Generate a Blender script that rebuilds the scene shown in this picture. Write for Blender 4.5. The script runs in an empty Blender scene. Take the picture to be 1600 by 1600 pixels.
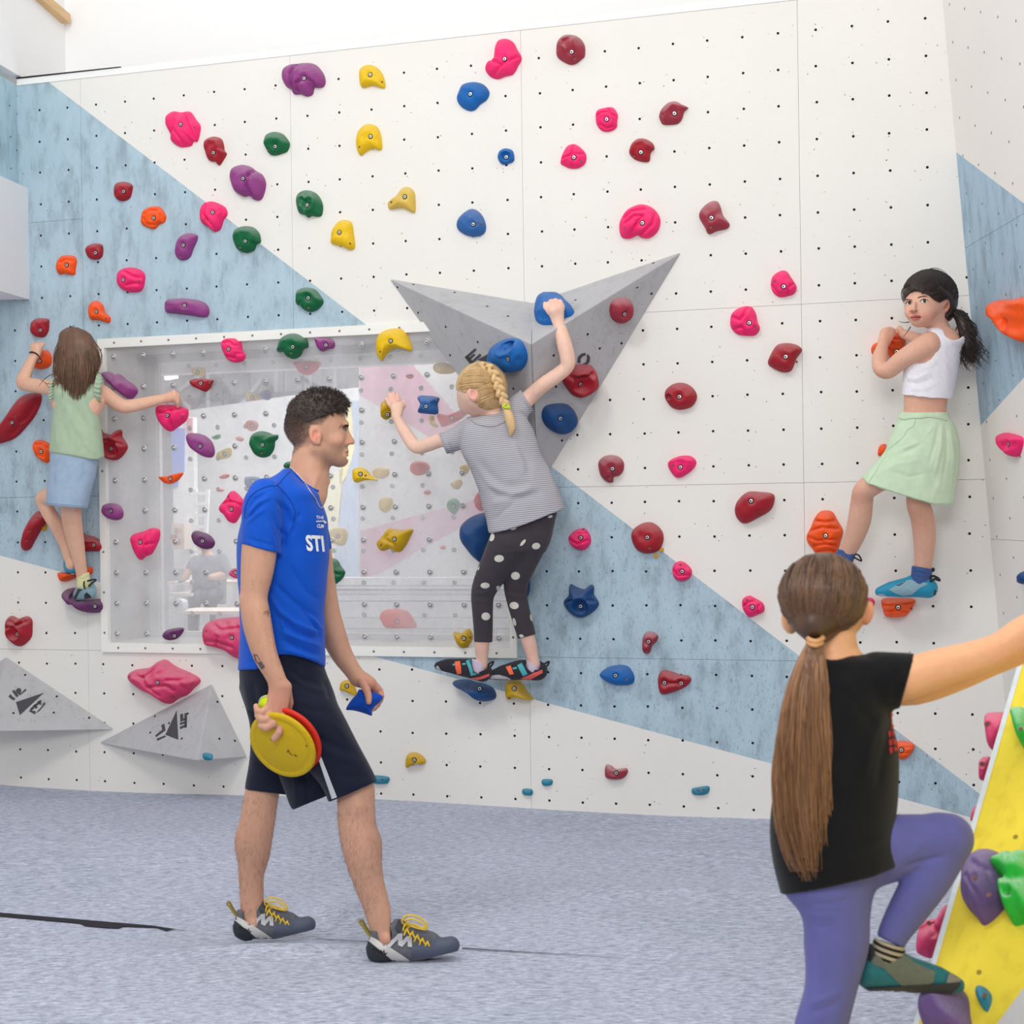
import bpy, bmesh, math, random
import numpy as np
from mathutils import Vector, Matrix
from mathutils.bvhtree import BVHTree
random.seed(7); np.random.seed(7)
SC = bpy.context.scene
COL = SC.collection

# ---------------------------------------------------------------- camera
F = 2400.0                       # focal length in pixels of the 1600 px frame
ROLL = 0.014
CAMZ = 1.41
cr, sr = math.cos(ROLL), math.sin(ROLL)
cam = bpy.data.cameras.new('camera')
cam.sensor_width = 36.0
cam.lens = 36.0 * F / 1600.0
cam.clip_start = 0.05
cam.clip_end = 100
cam.dof.use_dof = True; cam.dof.focus_distance = 6.3; cam.dof.aperture_fstop = 6.3
camo = bpy.data.objects.new('camera', cam); COL.objects.link(camo)
camo.matrix_world = Matrix(((cr, sr, 0, 0), (0, 0, -1, 0), (-sr, cr, 0, CAMZ), (0, 0, 0, 1)))
SC.camera = camo

# ---------------------------------------------------------------- light
w = bpy.data.worlds.new('world'); SC.world = w
w.use_nodes = True
w.node_tree.nodes['Background'].inputs[0].default_value = (1.0, 0.998, 0.99, 1)
w.node_tree.nodes['Background'].inputs[1].default_value = 0.60
def area(name, loc, rot, sx, sy, power, col=(1, .995, .985)):
    l = bpy.data.lights.new(name, 'AREA'); l.shape = 'RECTANGLE'; l.size = sx; l.size_y = sy
    l.energy = power; l.color = col
    o = bpy.data.objects.new(name, l); COL.objects.link(o); o.location = loc; o.rotation_euler = rot
    return o
area('ceiling_or_fill_lamp', (-2.0, 3.2, 5.6), (math.radians(38), 0, 0), 1.0, 1.0, 78)
area('ceiling_or_fill_lamp', (0.2, 3.0, 5.6), (math.radians(38), 0, 0), 1.0, 1.0, 26)
area('ceiling_or_fill_lamp', (2.2, 3.2, 5.6), (math.radians(38), 0, 0), 1.0, 1.0, 18)
area('ceiling_or_fill_lamp', (-0.6, -0.8, 3.7), (math.radians(68), 0, math.radians(16)), 2.4, 1.6, 150)  # fill lamp added behind the camera to brighten the wall, no ceiling fixture
area('ceiling_or_fill_lamp', (-2.9, 5.7, 5.4), (math.radians(25), 0, 0), .7, .7, 8)
area('back_room_lamp', (-0.8, 9.6, 3.3), (0, 0, 0), 3.0, 1.2, 120)
SC.view_settings.view_transform = 'Standard'
SC.view_settings.look = 'None'
SC.view_settings.gamma = 1.0
SC.view_settings.exposure = -0.03
SC.view_settings.use_curve_mapping = False

# ---------------------------------------------------------------- projection helpers
def ray(px, py):
    cx = (px - 800.0) / F; cy = (800.0 - py) / F
    return cx * cr + cy * sr, -cx * sr + cy * cr
def P(px, py, Y):
    a, b = ray(px, py)
    return np.array([a * Y, Y, CAMZ + b * Y])
AL = math.radians(17.1)
Z0 = 7.346
U = np.array([math.cos(AL), -math.sin(AL), 0.0]); N = np.array([-math.sin(AL), -math.cos(AL), 0.0])
ZV = np.array([0, 0, 1.0])
W0 = np.array([0, Z0, 0.0])
class Frame:                       # a plane: origin o, in-plane axes u and v, normal n towards the viewer
    def __init__(s, o, u, v, n): s.o, s.u, s.v, s.n = [np.array(q, float) for q in (o, u, v, n)]
    def hit(s, px, py, off=0.0):
        a, b = ray(px, py); d = np.array([a, 1.0, b]); c = np.array([0, 0, CAMZ])
        t = (np.dot(s.n, s.o - c) + off) / np.dot(s.n, d)
        return c + d * t
    def uv(s, p): q = p - s.o; return np.dot(q, s.u), np.dot(q, s.v)
    def loc(s, px, py, off=0.0): return s.uv(s.hit(px, py, off))
    def pt(s, a, b, h=0.0): return s.o + a * s.u + b * s.v + h * s.n
WALL = Frame(W0, U, ZV, N)
def frame3(a, b, c, flip=True):    # plane through three world points, normal towards the camera
    a, b, c = [np.array(q, float) for q in (a, b, c)]
    n = np.cross(b - a, c - a); n /= np.linalg.norm(n)
    if np.dot(n, np.array([0, 0, CAMZ]) - a) < 0: n = -n
    v = ZV - n * n[2]
    if np.linalg.norm(v) < 1e-3: v = np.array([0, 1., 0])
    v /= np.linalg.norm(v); u = np.cross(v, n); u /= np.linalg.norm(u)
    return Frame(a, u, v, n)
R = dict(A0=(0, 0, .2625), A1=(400, 0, .2625), A2=(800, 0, .2625), A3=(1180, 0, .2625),
         B0=(0, 400, .2625), B1=(400, 400, .2625), B2=(800, 400, .2625), B3=(1180, 400, .2625),
         C0=(0, 800, .2625), C1=(400, 800, .2625), C2=(800, 800, .2625), C3=(1180, 800, .2625),
         D0=(0, 1180, .2625), D1=(330, 1180, .2625), D2=(750, 1180, .29375), D3=(1180, 1180, .2625),
         E1=(590, 540, .2), E2=(660, 800, .1875), E3=(820, 450, .075), E4=(10, 500, .1875), E5=(20, 740, .15),
         E6=(150, 500, .20625), E7=(470, 520, .21875), F5=(1350, 410, .125), F6=(1300, 600, .1625), F7=(1300, 780, .125),
         H1=(420, 590, .1125), H2=(360, 700, .1125), H3=(360, 1020, .1625), H4=(360, 860, .1625), X=(0, 0, 1.0))
def pts(reg, s):
    ox, oy, k = R[reg]
    return [(ox + float(a.split(',')[0]) * k, oy + float(a.split(',')[1]) * k) for a in s.split()]

# ---------------------------------------------------------------- materials
def lin(c):
    return tuple(((v / 255.0) / 12.92 if v / 255.0 <= 0.04045 else ((v / 255.0 + 0.055) / 1.055) ** 2.4) for v in c)
class NT:
    def __init__(s, name):
        s.m = bpy.data.materials.new(name); s.m.use_nodes = True; s.t = s.m.node_tree
        s.b = s.t.nodes['Principled BSDF']; s.out = s.t.nodes['Material Output']
    def n(s, typ, **kw):
        q = s.t.nodes.new(typ)
        for k, v in kw.items(): setattr(q, k, v)
        return q
    def l(s, a, b): s.t.links.new(a, b)
    def noise(s, scale, detail=3, vec=None, rough=.5):
        q = s.n('ShaderNodeTexNoise'); q.inputs['Scale'].default_value = scale; q.inputs['Detail'].default_value = detail
        q.inputs['Roughness'].default_value = rough
        if vec is not None: s.l(vec, q.inputs['Vector'])
        return q.outputs['Fac']
    def pos(s, scale=(1, 1, 1), rot=(0, 0, 0)):
        g = s.n('ShaderNodeNewGeometry'); m = s.n('ShaderNodeMapping'); m.inputs['Scale'].default_value = scale
        m.inputs['Rotation'].default_value = rot
        s.l(g.outputs['Position'], m.inputs['Vector']); return m.outputs['Vector']
    def ramp(s, fac, stops):
        q = s.n('ShaderNodeValToRGB'); cr_ = q.color_ramp
        while len(cr_.elements) < len(stops): cr_.elements.new(.5)
        for e, (p, c) in zip(cr_.elements, stops): e.position = p; e.color = (*c, 1)
        s.l(fac, q.inputs['Fac']); return q.outputs['Color']
    def mix(s, fac, a, b, typ='MIX'):
        q = s.n('ShaderNodeMixRGB', blend_type=typ)
        for inp, v in ((q.inputs['Fac'], fac), (q.inputs[1], a), (q.inputs[2], b)):
            if isinstance(v, (int, float)): inp.default_value = v
            elif isinstance(v, tuple): inp.default_value = (*v, 1)
            else: s.l(v, inp)
        return q.outputs['Color']
    def math(s, op, a, b=0.0):
        q = s.n('ShaderNodeMath', operation=op)
        for inp, v in ((q.inputs[0], a), (q.inputs[1], b)):
            if isinstance(v, (int, float)): inp.default_value = v
            else: s.l(v, inp)
        return q.outputs[0]
    def side(s, a, b, c):          # dot(Position, a) + c > 0
        g = s.n('ShaderNodeNewGeometry'); d = s.n('ShaderNodeVectorMath', operation='DOT_PRODUCT')
        s.l(g.outputs['Position'], d.inputs[0]); d.inputs[1].default_value = a
        return s.math('GREATER_THAN', s.math('ADD', d.outputs['Value'], c), 0.0)
    def bump(s, h, strength=.3, dist=.002):
        q = s.n('ShaderNodeBump'); q.inputs['Strength'].default_value = strength; q.inputs['Distance'].default_value = dist
        s.l(h, q.inputs['Height']); s.l(q.outputs['Normal'], s.b.inputs['Normal'])
    def col(s, c):
        if isinstance(c, tuple): s.b.inputs['Base Color'].default_value = (*c, 1)
        else: s.l(c, s.b.inputs['Base Color'])
    def set(s, **kw):
        for k, v in kw.items(): s.b.inputs[k.replace('_', ' ')].default_value = v
        return s
def plain(name, rgb, rough=.6, metal=0., nscale=60, nstr=.0, var=.06, spec=.4):
    m = NT(name); c = lin(rgb)
    f = m.noise(nscale, 3)
    m.col(m.ramp(f, [(.25, tuple(v * (1 - var) for v in c)), (.75, tuple(min(1, v * (1 + var)) for v in c))]))
    m.set(Roughness=rough, Metallic=metal); m.b.inputs['Specular IOR Level'].default_value = spec
    if nstr: m.bump(m.noise(nscale * 3, 4), nstr, .001)
    return m.m
def hold_mat(name, rgb, chalk=.18):
    m = NT(name); c = lin(rgb)
    n1 = m.noise(14, 4); n2 = m.noise(450, 2)
    base = m.ramp(n1, [(.3, tuple(v * .9 for v in c)), (.7, c)])
    g = m.n('ShaderNodeNewGeometry'); sx = m.n('ShaderNodeSeparateXYZ'); m.l(g.outputs['Normal'], sx.inputs[0])
    up = m.math('MULTIPLY', m.math('MAXIMUM', sx.outputs['Z'], 0.0), chalk * 2)
    f = m.math('MULTIPLY', up, m.math('ADD', n1, 0.35))
    lightc = tuple(v * .55 + .36 for v in c)
    m.col(m.mix(f, base, lightc))
    m.set(Roughness=.62); m.b.inputs['Specular IOR Level'].default_value = .35
    m.bump(n2, .35, .0012)
    return m.m
M = {}
M['pink'] = hold_mat('pink_resin', (252, 38, 116), .10)
M['pink2'] = hold_mat('dusty_pink_resin', (222, 62, 112), .25)
M['red'] = hold_mat('dark_red_resin', (168, 24, 42), .22)
M['dullred'] = hold_mat('faded_red_resin', (160, 48, 66), .4)
M['blue'] = hold_mat('blue_resin', (8, 100, 178), .12)
M['navy'] = hold_mat('deep_blue_resin', (14, 70, 128), .1)
M['dullblue'] = hold_mat('faded_blue_resin', (44, 98, 165), .2)
M['yellow'] = hold_mat('yellow_resin', (240, 196, 8), .18)
M['mustard'] = hold_mat('mustard_resin', (208, 166, 12), .15)
M['sand'] = hold_mat('sand_yellow_resin', (226, 190, 84), .2)
M['green'] = hold_mat('green_resin', (2, 104, 60), .3)
M['lime'] = hold_mat('lime_green_resin', (40, 190, 60), .5)
M['purple'] = hold_mat('purple_resin', (148, 62, 132), .25)
M['dullpurple'] = hold_mat('dark_purple_resin', (104, 46, 98), .2)
M['violet'] = hold_mat('violet_resin', (110, 84, 140), .2)
M['orange'] = hold_mat('orange_resin', (255, 88, 10), .14)
M['teal'] = hold_mat('teal_resin', (38, 132, 160), .1)
M['steel'] = plain('bolt_steel', (214, 214, 212), .3, .65, spec=.6)
M['dark'] = plain('dark_hole', (22, 20, 20), .9)
M['speck'] = plain('screw_hole', (120, 116, 112), .9)
M['brass'] = plain('brass', (215, 170, 60), .35, .7)

def white_board(name, rgb, blue=None, lines=None, extra=None):
    """painted plywood; lines = list of (vec, c): all must hold for the blue paint"""
    m = NT(name); c = lin(rgb)
    v = m.pos((1, 1, 1))
    n1 = m.noise(1.3, 4, v); n2 = m.noise(26, 5, v, .7)
    base = m.ramp(n1, [(.3, tuple(q * .955 for q in c)), (.7, c)])
    sc = m.ramp(m.noise(90, 3, m.pos((.35, .35, 1.6))), [(.60, (1, 1, 1)), (.82, (.86, .85, .84))])
    base = m.mix(.5, base, sc, 'MULTIPLY')
    if blue:
        b = lin(blue)
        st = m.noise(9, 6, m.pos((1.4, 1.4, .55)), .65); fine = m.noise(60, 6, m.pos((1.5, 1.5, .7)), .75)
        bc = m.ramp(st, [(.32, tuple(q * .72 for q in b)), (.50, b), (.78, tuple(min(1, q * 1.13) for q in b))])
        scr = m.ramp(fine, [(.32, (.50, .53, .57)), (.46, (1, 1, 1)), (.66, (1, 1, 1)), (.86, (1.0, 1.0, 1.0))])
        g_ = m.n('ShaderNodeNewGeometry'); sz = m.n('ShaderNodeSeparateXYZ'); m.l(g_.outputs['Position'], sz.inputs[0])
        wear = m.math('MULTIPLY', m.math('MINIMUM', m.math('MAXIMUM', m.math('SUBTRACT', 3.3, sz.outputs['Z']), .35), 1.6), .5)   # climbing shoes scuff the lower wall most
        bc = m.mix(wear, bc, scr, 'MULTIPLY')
        f = None
        for a_, c_ in lines:
            s_ = m.side(a_, 0, c_)
            f = s_ if f is None else m.math('MULTIPLY', f, s_)
        if extra: f = m.math('MAXIMUM', f, extra(m))
        base = m.mix(f, base, bc)
    m.col(base); m.set(Roughness=.72); m.b.inputs['Specular IOR Level'].default_value = .25
    m.bump(n2, .12, .001)
    return m.m
def line_side(fr, p, q, inside):   # oriented line on plane fr through pixels p,q; positive on the side of pixel inside
    a = np.array(fr.loc(*p)); b = np.array(fr.loc(*q)); i = np.array(fr.loc(*inside))
    nrm = np.array([-(b - a)[1], (b - a)[0]]); nrm /= np.linalg.norm(nrm)
    if np.dot(i - a, nrm) < 0: nrm = -nrm
    vec = fr.u * nrm[0] + fr.v * nrm[1]
    c = -np.dot(vec, fr.pt(*a))
    return tuple(vec), float(c)

# ---------------------------------------------------------------- object helpers
BASE = {}
def tag(o, label=None, cat=None, group=None, kind=None):
    if label: o['label'] = label
    if cat: o['category'] = cat
    if group: o['group'] = group
    if kind: o['kind'] = kind
    return o
def empty(name, loc, label=None, cat=None, group=None, kind=None):
    o = bpy.data.objects.new(name, None); COL.objects.link(o); o.location = tuple(loc)
    o.empty_display_size = .05
    BASE[o.name] = np.array(loc, float)
    return tag(o, label, cat, group, kind)
def mk(name, V, Fc, mat, parent=None, smooth=False, base=None, mats=None, fmat=None, cols=None):
    V = np.asarray(V, float).reshape(-1, 3)
    if parent is not None: b = BASE[parent.name]
    elif base is not None: b = np.array(base, float)
    else: b = np.array([(V[:, 0].min() + V[:, 0].max()) / 2, (V[:, 1].min() + V[:, 1].max()) / 2, V[:, 2].min()])
    me = bpy.data.meshes.new(name)
    if isinstance(Fc, np.ndarray):
        n = Fc.shape[1]
        me.vertices.add(len(V)); me.vertices.foreach_set('co', (V - b).astype(np.float32).ravel())
        me.loops.add(Fc.size); me.loops.foreach_set('vertex_index', Fc.astype(np.int32).ravel())
        me.polygons.add(len(Fc)); me.polygons.foreach_set('loop_start', np.arange(0, Fc.size, n, dtype=np.int32))
        me.update(calc_edges=True)
    else:
        me.from_pydata([tuple(q) for q in (V - b)], [], Fc); me.update()
    if cols is not None:
        ca = me.color_attributes.new('Col', 'FLOAT_COLOR', 'POINT')
        cc = np.ones((len(V), 4), np.float32); cc[:, :3] = cols; ca.data.foreach_set('color', cc.ravel())
    for m_ in (mats or [mat]): me.materials.append(m_)
    if fmat is not None: me.polygons.foreach_set('material_index', np.array(fmat, np.int32))
    if smooth: me.polygons.foreach_set('use_smooth', np.ones(len(me.polygons), bool))
    o = bpy.data.objects.new(name, me); COL.objects.link(o)
    if parent is not None: o.parent = parent
    else: o.location = tuple(b)
    BASE[o.name] = b
    return o
def fixn(V, Fc):                   # make a closed mesh's faces point outward
    V = np.asarray(V, float)
    vol = 0.0; c = V.mean(0)
    for f in Fc:
        a = V[f[0]] - c
        for i in range(1, len(f) - 1): vol += np.dot(a, np.cross(V[f[i]] - c, V[f[i + 1]] - c))
    return [list(f)[::-1] for f in Fc] if vol < 0 else [list(f) for f in Fc]
BOXF = [(0, 1, 2, 3), (7, 6, 5, 4), (0, 4, 5, 1), (1, 5, 6, 2), (2, 6, 7, 3), (3, 7, 4, 0)]
def prism(fr, poly, h0, h1):       # polygon (list of local a,b) extruded from h0 to h1 along the frame normal
    n = len(poly)
    V = [fr.pt(a, b, h0) for a, b in poly] + [fr.pt(a, b, h1) for a, b in poly]
    Fc = [list(range(n)), list(range(2 * n - 1, n - 1, -1))] + [[i, (i + 1) % n, n + (i + 1) % n, n + i] for i in range(n)]
    return V, fixn(V, Fc)
def join(parts):
    V = []; Fc = []
    for v, f in parts:
        o = len(V); V += list(v); Fc += [[i + o for i in q] for q in f]
    return V, Fc
def boxw(c, s, rz=0.0):            # world box centre c, size s
    c = np.array(c, float); cz, sz = math.cos(rz), math.sin(rz)
    V = []
    for dz in (-.5, .5):
        for dx, dy in ((-.5, -.5), (.5, -.5), (.5, .5), (-.5, .5)):
            x, y = dx * s[0], dy * s[1]
            V.append(c + np.array([x * cz - y * sz, x * sz + y * cz, dz * s[2]]))
    return V, fixn(V, BOXF)
def bar(a, b, wx, wy, up=(0, 0, 1)):
    a = np.array(a, float); b = np.array(b, float); d = (b - a) / np.linalg.norm(b - a)
    up = np.array(up, float); s_ = np.cross(d, up)
    if np.linalg.norm(s_) < 1e-4: s_ = np.cross(d, np.array([1., 0, 0]))
    s_ /= np.linalg.norm(s_); t_ = np.cross(s_, d)
    V = [p + i * s_ * wx / 2 + j * t_ * wy / 2 for p in (a, b) for i, j in ((-1, -1), (1, -1), (1, 1), (-1, 1))]
    return V, fixn(V, BOXF)
def tubes(paths, sides=5):
    """paths: list of (Nx3 points, N radii) -> joined tube mesh arrays"""
    VV = []; FF = []; off = 0
    for p, r in paths:
        p = np.asarray(p, float); n = len(p); r = np.broadcast_to(np.asarray(r, float), (n,))
        t = np.gradient(p, axis=0); t /= (np.linalg.norm(t, axis=1)[:, None] + 1e-9)
        ref = np.array([0.3, 1.0, 0.2]); ref /= np.linalg.norm(ref)
        a = np.cross(t, ref); a /= (np.linalg.norm(a, axis=1)[:, None] + 1e-9); b = np.cross(t, a)
        th = np.arange(sides) * 2 * math.pi / sides
        ring = p[:, None, :] + r[:, None, None] * (np.cos(th)[None, :, None] * a[:, None, :] + np.sin(th)[None, :, None] * b[:, None, :])
        VV.append(ring.reshape(-1, 3))
        i = np.arange(n - 1)[:, None]; j = np.arange(sides)[None, :]; j2 = (j + 1) % sides
        q = np.stack([i * sides + j, i * sides + j2, (i + 1) * sides + j2, (i + 1) * sides + j], -1).reshape(-1, 4) + off
        FF.append(q); off += n * sides
    return np.concatenate(VV), np.concatenate(FF)
def smooth_loop(pl, n):
    p = np.array(pl, float); m = len(p); out = []
    seg = np.linalg.norm(np.roll(p, -1, 0) - p, axis=1); cum = np.concatenate([[0], np.cumsum(seg)])
    ss = np.linspace(0, cum[-1], n, endpoint=False)
    for s_ in ss:
        i = min(m - 1, np.searchsorted(cum, s_, 'right') - 1); t = (s_ - cum[i]) / max(seg[i], 1e-9)
        p0, p1, p2, p3 = p[i - 1], p[i], p[(i + 1) % m], p[(i + 2) % m]
        out.append(.5 * ((2 * p1) + (-p0 + p2) * t + (2 * p0 - 5 * p1 + 4 * p2 - p3) * t * t + (-p0 + 3 * p1 - 3 * p2 + p3) * t ** 3))
    return np.array(out)
def spline(pl, n):
    p = np.array(pl, float); m = len(p)
    out = []
    for s_ in np.linspace(0, m - 1, n):
        i = min(m - 2, int(s_)); t = s_ - i
        p0, p1, p2, p3 = p[max(i - 1, 0)], p[i], p[i + 1], p[min(i + 2, m - 1)]
        out.append(.5 * ((2 * p1) + (-p0 + p2) * t + (2 * p0 - 5 * p1 + 4 * p2 - p3) * t * t + (-p0 + 3 * p1 - 3 * p2 + p3) * t ** 3))
    return np.array(out)
# ================================================================ SETTING
D1 = line_side(WALL, (85, 135), (1530, 1240), (300, 450))
D2 = line_side(WALL, (0, 868), (1520, 1278), (300, 700))
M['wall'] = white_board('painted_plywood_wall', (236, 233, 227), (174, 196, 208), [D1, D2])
def wz(px, py): return WALL.loc(px, py)[1]
def wu(px, py): return WALL.loc(px, py)[0]
UL, U2, U3, U4 = wu(139, 1100), wu(455, 250), wu(829, 1170), wu(1258, 900)
UW0, UW1 = wu(160, 760), wu(804, 760)
ZA, ZB, ZC, ZL, ZT = wz(1000, 1029), wz(1000, 759), wz(1200, 478), wz(100, 344), wz(600, 69.5)
UMIN, UMAX = wu(-160, 800), wu(1640, 800)
wall = empty('wall_back', WALL.pt(0, 0), kind='structure')
G = .0007
cells = []
for (a, b, zs) in ((UMIN, UL, (0, ZA, ZB, ZL, ZT)), (UL, U2, (0, ZA, ZB, ZC, ZT)), (U2, U3, (0, ZA, ZB, ZC, ZT)),
                   (U3, U4, (0, ZA, ZB, ZC, ZT)), (U4, UMAX, (0, ZA, ZB, ZC, ZT))):
    for z0, z1 in zip(zs[:-1], zs[1:]):
        inwin = z0 >= ZA - .01 and z1 <= ZC + .01 and z0 < ZC - .02
        if a == UMIN or not inwin: cells.append((a, b, z0, z1)); continue
        if a < UW0 < b: cells.append((a, UW0, z0, z1))
        if a >= UW1: cells.append((a, b, z0, z1))
        if a < UW1 < b: cells.append((UW1, b, z0, z1)) if b - UW1 > .05 else None
for a, b, z0, z1 in cells:
    zz = -.3 if z0 == 0 else z0
    V, Fc = prism(WALL, [(a + G, zz + G), (b - G, zz + G), (b - G, z1 - G), (a + G, z1 - G)], -.018, 0)
    mk('panel', V, Fc, M['wall'], wall)
# slightly darker backing board behind the panel joints
backm = plain('joint_backing_board', (200, 196, 190), .9)
bk = []
for a, b, z0, z1 in cells:
    bk.append(prism(WALL, [(a, z0 if z0 else -.3), (b, z0 if z0 else -.3), (b, z1), (a, z1)], -.03, -.0185))
V, Fc = join(bk); mk('backing', V, Fc, backm, wall)
# trim along the top
trimw = plain('white_trim_paint', (244, 243, 240), .5)
V, Fc = prism(WALL, [(wu(27, 130), ZT - .004), (wu(1300, 0), ZT - .004), (wu(1300, 0), ZT + .03), (wu(27, 130), ZT + .03)], -.03, .005)
tag(mk('trim_1', V, Fc, trimw), kind='structure')
V, Fc = prism(WALL, [(wu(27, 130), ZT + .031), (wu(190, 112), ZT + .031), (wu(190, 112), ZT + .033), (wu(27, 130), ZT + .037)], -.03, .012)
tag(mk('trim_2', V, Fc, M['dark']), kind='structure')

# bolt-hole inserts of the main wall
HC = [(61.5, 176.7), (105.5, 172), (149.6, 167.5), (194.9, 162.5), (240.5, 157.2), (287.4, 152.2), (334.5, 146.7), (382.2, 141.6), (431, 136),
      (480, 131), (529.2, 125.5), (580, 120), (630.7, 114.2), (682.7, 108.4), (735.7, 102.6), (789.5, 97), (842.5, 91.1), (893.8, 86), (945.7, 80.6), (998.2, 75),
      (1051.2, 69.6), (1105.3, 63.8), (1160.2, 58), (1215.4, 52.2), (1274.5, 45.9), (1330.7, 40), (1387.4, 34), (1445.6, 27.6)]
HU = [wu(22.3, 471.7) - .17, wu(22.3, 471.7)] + [wu(*q) for q in HC] + [wu(1510, 432), wu(1510, 432) + .165]
HY = [58, 114.5, 170.6, 227, 283.5, 339.7, 396, 452.2, 508, 562.8, 617.4, 672.5, 727.3, 782, 837.3, 892.1, 946.5, 1001.3, 1056.2, 1108.4, 1160.9, 1213.4, 1265]
HZ = [wz(1160 + (y - 58) * .014, y) for y in HY]
def disc(fr, a, b, r, h0, h1, n=8):
    return prism(fr, [(a + r * math.cos(2 * math.pi * i / n), b + r * math.sin(2 * math.pi * i / n)) for i in range(n)], h0, h1)
hp = []
for a in HU:
    for z in HZ:
        if UW0 - .02 < a < UW1 + .02 and ZA < z < ZC: continue
        hp.append(disc(WALL, a + random.uniform(-.002, .002), z + random.uniform(-.002, .002), .0064, -.002, .0004))
V, Fc = join(hp); tag(mk('bolt_hole', V, Fc, M['dark'], wall), kind='stuff')
sp = []
for i in range(1500):
    a = random.choice(HU) + random.gauss(0, .035); z = random.choice(HZ) + random.gauss(0, .04)
    if a < UMIN or a > UMAX - .05 or z > ZT - .03 or z < .03 or (UW0 - .02 < a < UW1 + .02 and ZA < z < ZC): continue
    sp.append(disc(WALL, a, z, random.choice((.0012, .0016, .0022, .003)), -.002, .0003, 5))
V, Fc = join(sp); tag(mk('screw_mark', V, Fc, M['speck'], wall), kind='stuff')

# side wall on the right (leans in at the top)
c1 = WALL.hit(1473, 0); c2 = WALL.hit(1558, 957)
def CR(z, y=0.0):
    t = (z - c1[2]) / (c2[2] - c1[2]); q = c1 + t * (c2 - c1); return q + np.array([-.004 * y, -y, 0])
SIDE = frame3(CR(0), CR(3), CR(0, 1))
S1 = line_side(SIDE, (1497, 240), (1600, 318), (1560, 450)); S2 = line_side(SIDE, (1535, 662), (1600, 590), (1560, 450))
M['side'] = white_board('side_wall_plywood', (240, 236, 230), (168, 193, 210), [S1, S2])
wr = empty('wall_right', CR(0), kind='structure')
zsd = [-.3, CR(0)[2] + 1.27, SIDE.hit(1555, 360)[2], 4.3]
zsd[1] = SIDE.hit(1560, 843)[2]
for z0, z1 in zip(zsd[:-1], zsd[1:]):
    for y0, y1 in ((0, 1.22), (1.22, 2.6)):
        q = [CR(z0 + G, y0 + G), CR(z0 + G, y1 - G), CR(z1 - G, y1 - G), CR(z1 - G, y0 + G)]
        V, Fc = prism(SIDE, [SIDE.uv(p) for p in q], -.018, 0)
        mk('panel', V, Fc, M['side'], wr)
q = [CR(-.3), CR(-.3, 2.6), CR(4.3, 2.6), CR(4.3)]
V, Fc = prism(SIDE, [SIDE.uv(p) for p in q], -.03, -.0185); mk('backing', V, Fc, backm, wr)
hp = []
greyhole = plain('pale_bolt_hole', (120, 116, 114), .9)
for i in range(12):
    for k in range(26):
        p = CR(.12 + k * .165 + (.08 if i % 2 else 0), .09 + i * .2)
        a, b = SIDE.uv(p); hp.append(disc(SIDE, a, b, .006, -.002, .0004))
V, Fc = join(hp); tag(mk('bolt_hole', V, Fc, greyhole, wr), kind='stuff')

# upper masonry walls behind the climbing wall
upm = plain('white_plaster', (250, 250, 250), .85, nscale=2, var=.01, spec=.1)
UP = Frame(WALL.pt(0, 0, -.55), U, ZV, N)
ub = UP.loc(102, 80)[0]
V, Fc = prism(UP, [(ub, 2.2), (UP.loc(1700, 80)[0], 2.2), (UP.loc(1700, 80)[0], 6.3), (ub, 6.3)], -.1, 0)
tag(mk('wall_upper', V, Fc, upm), kind='structure')
DL = np.array([.154, 1, 0]); DL /= np.linalg.norm(DL)
cu = UP.pt(ub, 0)
def slab(p, d, L, z0, z1, th, side):   # vertical slab along d from p, thickness towards -side*x
    a = np.array([p[0], p[1], 0]); b = a + d * L; t = np.array([-side * th, 0, 0])
    V = [q + np.array([0, 0, z]) for z in (z0, z1) for q in (a, b, b + t, a + t)]
    return V, fixn(V, BOXF)
V, Fc = slab(cu, -DL, 6.0, ZT + .045, 6.3, .1, 1); tag(mk('wall_upper_left', V, Fc, upm), kind='structure')
# climbing panel on the left above the white box, and the box itself
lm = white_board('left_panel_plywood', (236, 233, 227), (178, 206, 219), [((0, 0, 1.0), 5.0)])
pl = WALL.hit(27, 200)
V, Fc = slab(pl, -DL, 2.2, wz(45, 294) + .004, ZT, .02, 1)
wl = tag(mk('wall_left', V, Fc, lm), kind='structure')
LF = frame3(pl, pl - DL, pl + ZV)
hp = [disc(LF, *LF.loc(x, y), .005, -.002, .0006) for x, y in ((15, 165), (16.3, 214), (17.3, 263), (26.5, 150), (26.5, 178), (26, 235))]
V, Fc = join(hp); tag(mk('bolt_hole', V, Fc, M['dark'], wl), kind='stuff')
pb = WALL.hit(45, 380); zb0 = wz(45, 468); zb1 = wz(45, 294)
V, Fc = slab(pb, -DL, 2.4, zb0, zb1, 1.4, 1)
tag(mk('bulkhead_box', V, Fc, plain('bulkhead_white', (238, 238, 240), .6, nscale=3, var=.01)),
    'white boxed bulkhead jutting out at the left edge above the blue wall', 'box')
# timber beam at the top left
beam = plain('pale_timber', (226, 188, 140), .6, nscale=12, var=.12)
pa = UP.hit(104, 30, .03)
A = np.array([pa[0] - .02, pa[1], P(112, 30, pa[1])[2]]); B = A - DL * 3.0 + np.array([-.1, 0, .25])
V, Fc = bar(A, B, .09, .05); tag(mk('timber_beam', V, Fc, beam), 'pale timber beam in the top left corner of the white upper wall', 'beam')

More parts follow.
